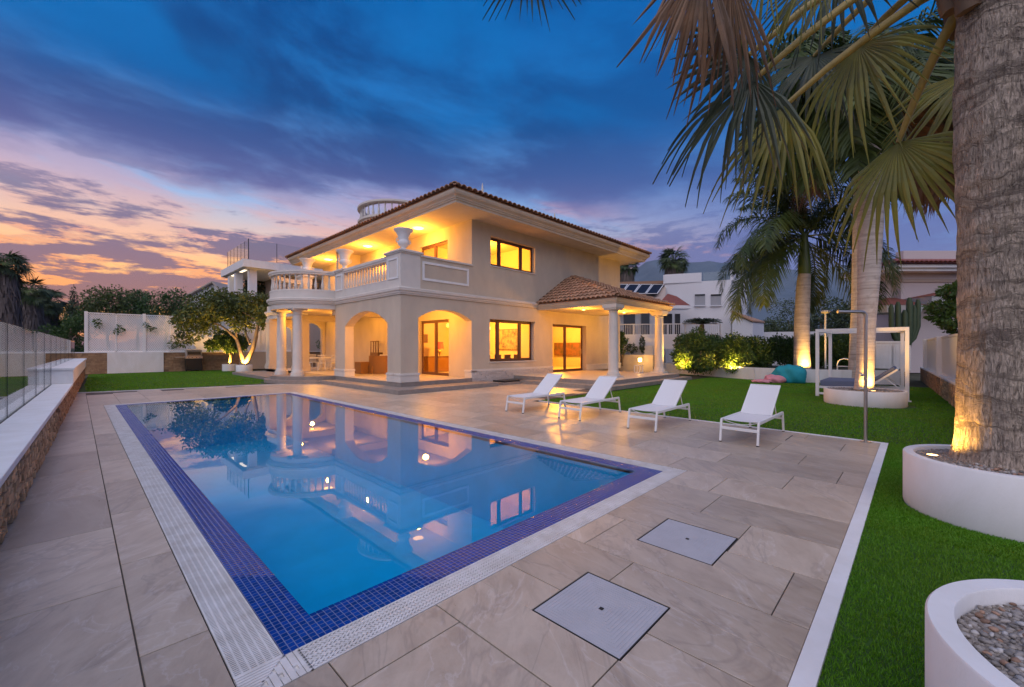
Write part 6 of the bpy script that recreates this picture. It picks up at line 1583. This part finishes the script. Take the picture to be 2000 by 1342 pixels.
def skirted_palm(lab, px, py, d, rad, skirt_py, seed, group='skirted fan palms on the left', skirt=True):
    c = at(px, py, d); t = thing('skirted_palm' if skirt else 'fan_palm_tree', lab, 'palm tree', (c.x, c.y, 0), group=group); zb = at(px, skirt_py, d).z
    MB().tube([(c.x, c.y, 0), (c.x, c.y, c.z)], [.5, .35], 10).build('trunk', 'bark', t, smooth=60)
    if skirt:
        gg = np.random.default_rng(seed); n = 4200; a = gg.uniform(0, 2*PI, n); z = gg.uniform(zb-.4, c.z-.4, n); f_ = (c.z-z)/max(c.z-zb, .1); r = rad*.50*(.72+.30*np.sin(np.clip(f_, 0, 1)*2.4))*gg.uniform(.55, 1.08, n)
        P = np.stack([c.x+r*np.cos(a), c.y+r*np.sin(a), z], 1); ln = gg.uniform(.5, 1.3, n); wd = gg.uniform(.04, .11, n); tg = np.stack([-np.sin(a), np.cos(a), np.zeros(n)], 1); ot = np.stack([np.cos(a), np.sin(a), np.zeros(n)], 1)
        dn = ot*gg.uniform(-.15, .25, (n, 1))+np.array([0, 0, -1.0])+tg*gg.normal(0, .15, (n, 1))
        V = np.stack([P-tg*wd[:, None], P+tg*wd[:, None], P+dn*ln[:, None]+tg*wd[:, None]*.5, P+dn*ln[:, None]-tg*wd[:, None]*.5], 1).reshape(-1, 3)
        np_mesh('dead_leaf_skirt', V, (np.arange(n)*4)[:, None]+np.arange(4)[None], 'skirt', t)
    g2 = random.Random(seed); srcs = []
    for k in range(3):
        Vf, Ff = fan_leaf(K=18, spread=R(230), Rad=rad*.50, fused=.45, droop=.5, seed=seed+k)
        me = bpy.data.meshes.new('fan_leaf'); me.from_pydata([tuple(v) for v in Vf], [], Ff); me.materials.append(M['leaf_d' if k else 'frond']); srcs.append(me)
    pet = MB()
    for k in range(46):
        az_ = g2.uniform(0, 2*PI); el = g2.uniform(-.85, 1.3); L_ = rad*g2.uniform(.45, .62)
        dv = Vector((math.cos(az_)*math.cos(el), math.sin(az_)*math.cos(el), math.sin(el))); h_ = c+dv*L_
        pet.tube([c-Vector((0, 0, .15)), c.lerp(h_, .6)+Vector((0, 0, .12)), h_], [.04, .03, .02], 4)
        o = bpy.data.objects.new('fan_leaf', g2.choice(srcs)); COL.objects.link(o); o.parent = t
        ax = (dv+Vector((g2.uniform(-.3, .3), g2.uniform(-.3, .3), -.65))).normalized(); nn = dv*.8+Vector((g2.uniform(-.7, .7), g2.uniform(-.7, .7), .5)); nn = (nn-ax*nn.dot(ax)).normalized(); s_ = nn.cross(ax)
        Mx = Matrix((ax, s_, nn)).transposed().to_4x4(); Mx.translation = h_-wl(t); o.matrix_local = Mx
    pet.build('petioles', 'petiole' if 0 else 'frond', t)
    return t
skirted_palm('tallest palm at the left edge with a long grey skirt of dead leaves', 8, 520, 38, 2.0, 690, 301)
skirted_palm('second skirted palm, lower, right of the tallest one', 58, 572, 46, 2.1, 690, 302)
skirted_palm('third skirted palm with ragged crown, farthest right of the group', 94, 588, 52, 2.1, 680, 303)
skirted_palm('palm half hidden between the two larger skirted palms', 78, 600, 50, 1.8, 685, 304)
skirted_palm('lone fan palm on the skyline above the white neighbouring house', 1316, 512, 62, 2.6, 560, 305, None, True)
skirted_palm('dark palm crown peeping over the villa eave end', 1224, 521, 75, 2.4, 560, 306, None, True)

# ================================================================== NEIGHBOURING HOUSES
CFM = Matrix.Rotation(AZ-PI/2, 4, 'Z')       # these houses are turned to the view axis
def ph(px, f): return ((px-1000)/FPX*f, f)
def pz(py, f): return EYE+(HY-py)/FPX*f
class CB(MB):
    def build(s, *a, **k): s.xform(CFM); return MB.build(s, *a, **k)
# modern terrace canopy on the left
cn = at(475, 505, 34); X_, Y_, Z_ = cn.x, cn.y, cn.z
t = thing('terrace_house', 'modern white terrace house with flat canopy and glass balustrade left of the villa', 'house', (X_, Y_, 0))
MB().box(X_, X_+9, Y_, Y_+7.6, Z_-.62, Z_).build('canopy', 'white', t); MB().box(X_+.3, X_+9, Y_+.3, Y_+7.3, Z_-.70, Z_-.62).build('canopy_soffit', 'nbr_white', t)
for x, y in ((X_+.5, Y_+5.8), (X_+.5, Y_+3.6), (X_+.9, Y_+1.0)): MB().box(x-.28, x+.28, y-.28, y+.28, 0, Z_-.7).build('column', 'nbr_white', t)
for y in (Y_+1.9, Y_+4.7): MB().box(X_+.35, X_+.55, y-.7, y+.7, Z_-.745, Z_-.70).build('strip_light', material('strip_lamp', (1, .9, .7), .4, emit=((1, .8, .55), 1.6)) if 'strip_lamp' not in bpy.data.materials else bpy.data.materials['strip_lamp'], t)
gp = thing('glass_balustrade', 'glass balustrade along the roof of the terrace house canopy', 'balustrade', (X_, Y_, Z_))
for i in range(6): MB().box(X_+.48, X_+.50, Y_+.5+1.15*i, Y_+.5+1.15*i+1.12, Z_, Z_+1.75).build('glass_panel', 'balu_glass', gp)
for i in range(4): MB().box(X_+.55+2.1*i, X_+.55+2.1*i+2.06, Y_+.48, Y_+.50, Z_, Z_+1.75).build('glass_panel', 'balu_glass', gp)
for i in range(6): MB().box(X_+.475, X_+.505, Y_+.5+1.15*i+1.12, Y_+.5+1.15*i+1.15, Z_, Z_+1.75).build('edge_strip', 'darkwin', gp)
for i in range(3): MB().box(X_+.55+2.1*i+2.06, X_+.55+2.1*i+2.10, Y_+.475, Y_+.505, Z_, Z_+1.75).build('edge_strip', 'darkwin', gp)
MB().box(X_+.46, X_+.52, Y_+.44, Y_+.50, Z_, Z_+1.78).build('corner_post', 'darkwin', gp)
MB().box(X_+3.5, X_+9, Y_+2, Y_+7, 0, Z_-.7).build('wall', 'beige', t)
t = thing('gabled_house', 'small distant gabled house between the trees and the canopy columns', 'house', (at(402, 590, 70).x, at(402, 590, 70).y, 0))
b = CB(); r0, f0 = ph(372, 70); r1, _ = ph(440, 70); rm, _ = ph(420, 70); zt, ze = pz(553, 70), pz(578, 70)
b.add([(r0, f0, 0), (r1, f0, 0), (r1, f0, ze), (rm, f0, zt), (r0, f0, ze), (r0, f0+8, 0), (r1, f0+8, 0), (r1, f0+8, ze), (rm, f0+8, zt), (r0, f0+8, ze)], [(0, 1, 2, 3, 4), (9, 8, 7, 6, 5), (0, 4, 9, 5), (1, 6, 7, 2)]); b.build('wall', 'nbr_white', t)
b = CB(); b.bar((r0-.4, f0+3.5, ze-.15), (rm, f0+3.5, zt+.15), 8.5, .22); b.bar((rm, f0+3.5, zt+.15), (r1+.4, f0+3.5, ze-.15), 8.5, .22); b.build('roof', 'beige', t)

# white cubic house on the right, with lower wing, terrace railing and solar panels
A, B, C_ = ph(1298, 38), ph(1428, 36), ph(1459, 40.5); D_ = (A[0]+C_[0]-B[0], A[1]+C_[1]-B[1])
o_ = CFM@Vector((*A, 0)); t = thing('cubic_house', 'white flat roofed cubic house with two shuttered windows beyond the hedge', 'house', tuple(o_))
b = CB(); b.prism([A, B, C_, D_], 0, 7.55); b.build('wall', 'nbr_white', t)
mA = ph(1370, 36.95); dirAB = (Vector(B)-Vector(A)).normalized(); nIn = Vector((-dirAB.y, dirAB.x))
def para(p, q, z0, z1, th=.25):
    m = CB(); m.bar((*p, (z0+z1)/2), (*q, (z0+z1)/2), th, z1-z0); return m
para(A, mA, 7.5, pz(533, 37)).build('parapet', 'nbr_white', t); para((B[0]+.1, B[1]+.1), C_, 7.5, pz(528, 36.5)).build('parapet', 'nbr_white', t); para(A, D_, 7.5, pz(537, 38)).build('parapet', 'nbr_white', t)
para((mA[0]+.2, mA[1]+.1), (B[0], B[1]+.12), 7.55, 8.35, .02).build('glass_parapet', 'balu_glass', t)
for px0, px1 in ((1357, 1377), (1388, 1408)):
    def onAB(px): 
        k = (px-1000)/FPX; s_ = (k*A[1]-A[0])/((B[0]-A[0])-k*(B[1]-A[1])); return Vector((A[0]+(B[0]-A[0])*s_, A[1]+(B[1]-A[1])*s_))
    p, q = onAB(px0), onAB(px1); off_ = nIn*-.02; f_ = p.y
    m = CB(); m.bar((p.x+off_.x, p.y+off_.y, pz(586, f_)), (q.x+off_.x, q.y+off_.y, pz(586, f_)), .10, pz(575, f_)-pz(597, f_)); wn = m.build('window', 'shutter', t)
    m = CB(); m.bar((p.x-.05*dirAB.x+off_.x*3, p.y+off_.y*3, pz(598, f_)), (q.x+.05*dirAB.x+off_.x*3, q.y+off_.y*3, pz(598, f_)), .22, .08); m.build('sill', 'nbr_white', wn)
    m = CB(); m.bar((p.x+off_.x*2.2, p.y+off_.y*2.2, pz(577, f_)), (q.x+off_.x*2.2, q.y+off_.y*2.2, pz(577, f_)), .12, .14); m.build('shutter_box', 'darkwin', wn)
m = CB(); f_ = 35.2; m.add([(*ph(1430, f_), 0), (*ph(1470, f_), 0), (*ph(1470, f_), pz(630, f_)), (*ph(1430, f_), pz(612, f_)), (*ph(1436, f_+3.5), 0), (*ph(1492, f_+3.5), 0), (*ph(1492, f_+3.5), pz(632, f_+3.5)), (*ph(1436, f_+3.5), pz(614, f_+3.5))], [(0,1,2,3),(7,6,5,4),(0,4,5,1),(1,5,6,2),(2,6,7,3),(3,7,4,0)]); m.build('lean_to', 'nbr_white', t)
m = CB(); m.add([(*ph(1429, f_-.15), pz(611, f_)), (*ph(1471, f_-.15), pz(629, f_)), (*ph(1494, f_+3.5), pz(631, f_+3.5)), (*ph(1436, f_+3.5), pz(613, f_+3.5)), (*ph(1429, f_-.15), pz(607, f_)), (*ph(1471, f_-.15), pz(626, f_)), (*ph(1494, f_+3.5), pz(628, f_+3.5)), (*ph(1436, f_+3.5), pz(609, f_+3.5))], [(3,2,1,0),(4,5,6,7),(0,1,5,4),(1,2,6,5),(2,3,7,6),(3,0,4,7)]); m.build('lean_to_roof', 'terra', t)
t = thing('terrace_wing', 'beige house wing with solar panels, red porch roof and a railed terrace', 'house', tuple(CFM@Vector((*ph(1250, 36), 0))))
m = CB(); a_, b_ = ph(1190, 37), ph(1300, 35.5); m.prism([a_, b_, (b_[0]+3, b_[1]+7), (a_[0]+3, a_[1]+7)], 0, pz(585, 36)); m.build('wall', 'nbr_white', t)
m = CB(); m.add([(*ph(1190, 36), pz(600, 36)), (*ph(1300, 34.8), pz(590, 35)), (*ph(1300, 39), pz(553, 39)), (*ph(1190, 40), pz(560, 40))], [(0, 1, 2, 3)]); m.add([(*ph(1190, 36), pz(604, 36)), (*ph(1300, 34.8), pz(594, 35)), (*ph(1300, 39), pz(557, 39)), (*ph(1190, 40), pz(564, 40))], [(3, 2, 1, 0)]); m.build('roof', 'beige', t)
m = CB(); m.bar((*ph(1200, 39.4), pz(556, 40)), (*ph(1302, 38.8), pz(552, 39)), .35, .25); m.build('roof_ridge', 'terra', t)
for i in range(4):
    m = CB(); u0 = 1192+i*23.5; m.add([(*ph(u0, 36.0), pz(574+0, 36.0)), (*ph(u0+21, 36.0), pz(574, 36.0)), (*ph(u0+34, 38.4), pz(556, 38.4)), (*ph(u0+14, 38.4), pz(556, 38.4))], [(0, 1, 2, 3)]); k0 = len(m.v); m.add([(x, y, z-.06) for x, y, z in m.v[:4]], [(3, 2, 1, 0)]); m.f += [(0, 4, 5, 1), (1, 5, 6, 2), (2, 6, 7, 3), (3, 7, 4, 0)]
    sp = m.build('solar_panel', 'solar', t)
    m = CB(); P_ = [(*ph(u0, 36.0), pz(574, 36.0)+.03), (*ph(u0+21, 36.0), pz(574, 36.0)+.03), (*ph(u0+34, 38.4), pz(556, 38.4)+.03), (*ph(u0+14, 38.4), pz(556, 38.4)+.03)]
    for j in range(4): m.bar(P_[j], P_[(j+1) % 4], .06, .05)
    m.build('panel_frame', 'white_paint', sp)
m = CB(); z0, z1 = pz(596, 34), pz(573, 35); q_ = [(*ph(1284, 34), z0), (*ph(1349, 33.4), z0-.1), (*ph(1349, 36), z0), (*ph(1290, 36.4), z0), (*ph(1304, 35.2), z1), (*ph(1322, 35), z1-.25)]
m.add(q_, [(0, 1, 5, 4), (1, 2, 5), (2, 3, 4, 5), (3, 0, 4), (3, 2, 1, 0)]); m.build('porch_roof', 'terra_red', t)
m = CB(); m.bar((*ph(1284, 34.6), z0-.15), (*ph(1345, 34.2), z0-.2), 1.6, .25); m.build('porch_beam', 'nbr_white', t)
for px0, px1 in ((1218, 1240), (1252, 1268), (1296, 1312), (1318, 1328)):
    m = CB(); m.bar((*ph(px0, 35.3), pz(635, 35)), (*ph(px1, 35.2), pz(635, 35)), .3, 1.9); m.build('window', 'darkwin', t)
m = CB(); m.bar((*ph(1205, 31), pz(668, 31)), (*ph(1408, 30), pz(668, 30)), .3, 1.0); m.bar((*ph(1205, 33), pz(657, 31)-.2), (*ph(1408, 32), pz(657, 30)-.2), 4.0, .2); m.build('terrace_wall', 'nbr_white', t)
rl = thing('terrace_railing', 'white barred railing along the terrace of the beige wing', 'railing', tuple(CFM@Vector((*ph(1300, 30.5), 1.9))))
p, q = Vector((*ph(1205, 30.9), 0)), Vector((*ph(1407, 29.9), 0)); zr0, zr1 = pz(656, 30.4), pz(633, 30.4)
for z in (zr0+.08, zr1): m = CB(); m.bar((p.x, p.y, z), (q.x, q.y, z), .05, .06); m.build('rail', 'white_paint', rl)
for i in range(7): m = CB(); c = p.lerp(q, i/6); m.bar((c.x, c.y, zr0-.15), (c.x, c.y, zr1), .06, .06); m.build('post', 'white_paint', rl)
m = CB()
for i in range(54): c = p.lerp(q, (i+.5)/54); m.bar((c.x, c.y, zr0+.08), (c.x, c.y, zr1-.02), .022, .022)
stuff(m.build('bars', 'white_paint', rl))
c = at(1371, 634, 29.5); t = thing('cycad', 'cycad with a flat rosette of dark fronds on the neighbouring terrace', 'cycad', (c.x, c.y, 1.5)); MB().tube([(c.x, c.y, 1.2), (c.x, c.y, c.z)], [.22, .16], 10).build('trunk', 'bark', t, smooth=60)
me = frond_mesh(dict(rach=.45, length=1.35, droop=1.0, n=40, leaf=.24, wid=.05, hang=.1, seed=401), 'leaf_d')
for i in range(24): place_frond(me, t, c+Vector((0, 0, .15*(i%2))), 2*PI*i/24+.1, 0, random.uniform(.85, 1.1))
for px, py, lab in ((1232, 676, 'low round shrub on the white terrace step'), (1254, 668, 'thin upright cactus plant on the white terrace step')):
    c = at(px, py+4, 29.8); t = thing('potted_shrub', lab, 'shrub', (c.x, c.y, 1.6)); V, F = leaf_cloud([(c.x, c.y, c.z, .45 if px < 1240 else .14, .4 if px < 1240 else .14, .28 if px < 1240 else .6)], 420, .13, px); np_mesh('foliage', V, F, 'leaf_d', t)
# rose house on the far right
o_ = CFM@Vector((26.4, 28.5, 0)); t = thing('rose_house', 'pale rose house with deep red tiled eaves behind the right wall', 'house', tuple(o_))
b = CB(); b.box(26.4, 41, 28.5, 31, 0, 6.9); b.build('wall', 'nbr_pink', t)
b = CB(); b.box(26.05, 26.4, 29.2, 31, 4.4, 6.9); b.build('bay', 'nbr_pink', t)
b = CB(); b.box(25.2, 41, 27.6, 31.8, 6.75, 6.95); b.box(25.0, 41, 27.4, 32.0, 6.95, 7.15); b.build('eave', 'nbr_white', t)
b = CB(); b.add([(24.85, 27.25, 7.16), (41, 27.25, 7.16), (41, 30, 8.1), (27.4, 30, 8.1), (24.85, 32.1, 7.16)], [(0, 1, 2, 3), (0, 3, 4)]); rr = b.build('roof', 'terra_red', t)
b = CB(); src = roof_tile_mesh(.30, .9)
for i in range(52):
    k0 = len(b.v); b.add(src.v, src.f); b.xform(Matrix.Translation((24.95+.305*i, 27.15, 7.20))@Matrix.Rotation(R(16), 4, 'X'), k0)
stuff(b.build('eave_tiles', 'terra_red', rr, smooth=40, recalc=False))
b = CB(); b.box(27.6, 41, 29.6, 30.2, 7.6, 8.55); b.build('roof_parapet', 'nbr_pink', t)
b = CB(); b.box(26.38, 41, 28.40, 28.5, 6.15, 6.35); b.build('shadow_moulding', 'beige', t)
for x0, x1, z0, f0, nm in ((24.3, 26.1, 4.0, 27.2, 'side'), (26.9, 30.2, 4.55, 26.9, 'front')):
    b = CB(); b.add([(x0, f0, z0), (x1+.4, f0, z0+.0), (x1+.4, f0+1.8, z0), (x0, f0+1.8, z0), (x0-.25, f0-.25, z0+.45), (x1+.4, f0-.25, z0+.45), (x1+.4, f0+1.8, z0+.45), (x0-.25, f0+1.8, z0+.45)], [(3,2,1,0),(4,5,6,7),(0,1,5,4),(1,2,6,5),(2,3,7,6),(3,0,4,7)]); b.build('canopy', 'nbr_white', t)
    b = CB(); b.add([(x0-.3, f0-.3, z0+.46), (x1+.4, f0-.3, z0+.46), (x1+.4, f0+1.7, z0+1.15), (x1-.3, f0+1.7, z0+1.15)], [(0, 1, 2, 3)]); b.add([(x0-.3, f0-.3, z0+.46), (x1-.3, f0+1.7, z0+1.15), (x0-.3, f0+1.8, z0+.46)], [(0, 1, 2)]); b.build('canopy_roof', 'terra_red', t)
c = at(1765, 640, 25.5); t = thing('cactus', 'tall branched column cactus between the daybed and the rose house', 'cactus', (c.x, c.y, 0))
def cactus_arm(m, pts, r):
    m.tube(pts, [r*.9]+[r]*(len(pts)-2)+[r*.45], 10)
for dx_, z0, z1, bend, r in ((-.75, 2.3, 4.35, -.35, .13), (-.35, 1.5, 4.5, -.1, .15), (.05, 1.0, 4.0, .0, .16), (.35, 1.6, 4.75, .05, .16), (.62, 2.1, 4.3, .15, .13), (.85, 2.3, 4.65, .35, .14)):
    m = MB(); rx_, ry_ = RT
    bx_ = dx_*.55; pts = [(c.x+rx_*bx_*.3, c.y+ry_*bx_*.3, z0-.5), (c.x+rx_*(bx_+bend*.4), c.y+ry_*(bx_+bend*.4), z0), (c.x+rx_*(dx_), c.y+ry_*(dx_), z0+.7), (c.x+rx_*(dx_+.05*bend), c.y+ry_*(dx_+.05*bend), z1-.25), (c.x+rx_*dx_, c.y+ry_*dx_, z1)]
    cactus_arm(m, pts, r); m.build('arm', 'cactus', t, smooth=60)
MB().tube([(c.x, c.y, 0), (c.x, c.y, 2.6)], [.2, .17], 10).build('stem', 'cactus', t, smooth=60)
# far trees on the right, behind the hedge
for i, (px, py, d, rx, rz_, lab) in enumerate(((1500, 640, 60, 3.0, 2.6, 'dark wooded clump behind the white lean-to'), (1600, 620, 55, 3.0, 3.2, 'dark tree behind the slender royal palm'), (1540, 625, 70, 3.5, 3.2, 'distant dark tree between the cubic house and the palm'), (1660, 630, 50, 2.2, 2.6, 'dark tree behind the lamp post'))):
    c = at(px, py, d); tree('dark_tree', lab, 'tree', (c.x, c.y, 0), [((c.x, c.y, 0), (c.x, c.y, c.z), .25, .1)], clumps((c.x, c.y, c.z-.8), (rx, rx*.8, rz_), 20, (rx*.28, rx*.48), 170+i), 3600, .34, 'leaf_d', 'dark trees beyond the hedge', 180+i)
m = CB(); m.bar((*ph(1480, 40), 1.6), (*ph(1620, 38), 1.6), .3, 3.2); tag(m.build('boundary_wall', 'nbr_white'), 'long white boundary wall glimpsed behind the hedge and palm', 'wall')

# ================================================================== MOUNTAINS
prof = [(1150, 560), (1190, 548), (1218, 538), (1245, 524), (1262, 511), (1283, 507), (1300, 509), (1340, 513), (1370, 512), (1385, 510), (1410, 514), (1440, 512), (1465, 511), (1500, 520), (1560, 528), (1640, 520), (1700, 505), (1750, 512), (1850, 530), (2000, 520), (2300, 540), (2700, 600)]
pxs = np.array([p[0] for p in prof], float); pys = np.array([p[1] for p in prof], float)
nx_, nf_ = 260, 40; V = []; gm = np.random.default_rng(9)
ridge_n = np.cumsum(gm.normal(0, 1, nx_)); ridge_n -= np.linspace(ridge_n[0], ridge_n[-1], nx_); ridge_n = ridge_n/np.abs(ridge_n).max()
gul = np.array([sum(math.sin(i*.07*k+k*k)/k**.8 for k in range(1, 9)) for i in range(nx_)])
for j in range(nf_):
    u = j/(nf_-1); f_ = 520+760*u
    for i in range(nx_):
        px = 1180+(2080-1180)*i/(nx_-1); top = EYE+(HY-np.interp(px, pxs, pys)-.8*ridge_n[i])/FPX*1280
        s_ = u**1.25; z = top*s_+gul[i]*9*math.sin(PI*u)+10*math.sin(i*.23+u*9)*math.sin(PI*u)*(.5+.5*math.sin(i*.05))
        r_2 = (px-1000)/FPX*1280*(.92+.08*u)
        V.append((r_2*FW[0]*0+f_*FW[0]+r_2*RT[0], f_*FW[1]+r_2*RT[1], z-2*(1-u)))
V = np.array(V); F = np.array([(j*nx_+i, j*nx_+i+1, (j+1)*nx_+i+1, (j+1)*nx_+i) for j in range(nf_-1) for i in range(nx_-1)])
struct(np_mesh('mountains', V, F, 'mount', smooth=True))

# ================================================================== EVENING HAZE (softens the mountains, leaves the garden clear)
hz = MB(); hz.box(-150, 2260, -520, 790, -5, 345); hz = hz.build('haze', 'dark'); stuff(hz)
hm = bpy.data.materials.new('haze_air'); hm.use_nodes = True; t = hm.node_tree; t.nodes.clear()
ho = nd(t, 'ShaderNodeOutputMaterial'); pvn = nd(t, 'ShaderNodeVolumePrincipled'); pvn.inputs['Color'].default_value = (.55, .70, .95, 1); pvn.inputs['Density'].default_value = .00010
t.links.new(pvn.outputs[0], ho.inputs['Volume']); hz.data.materials[0] = hm
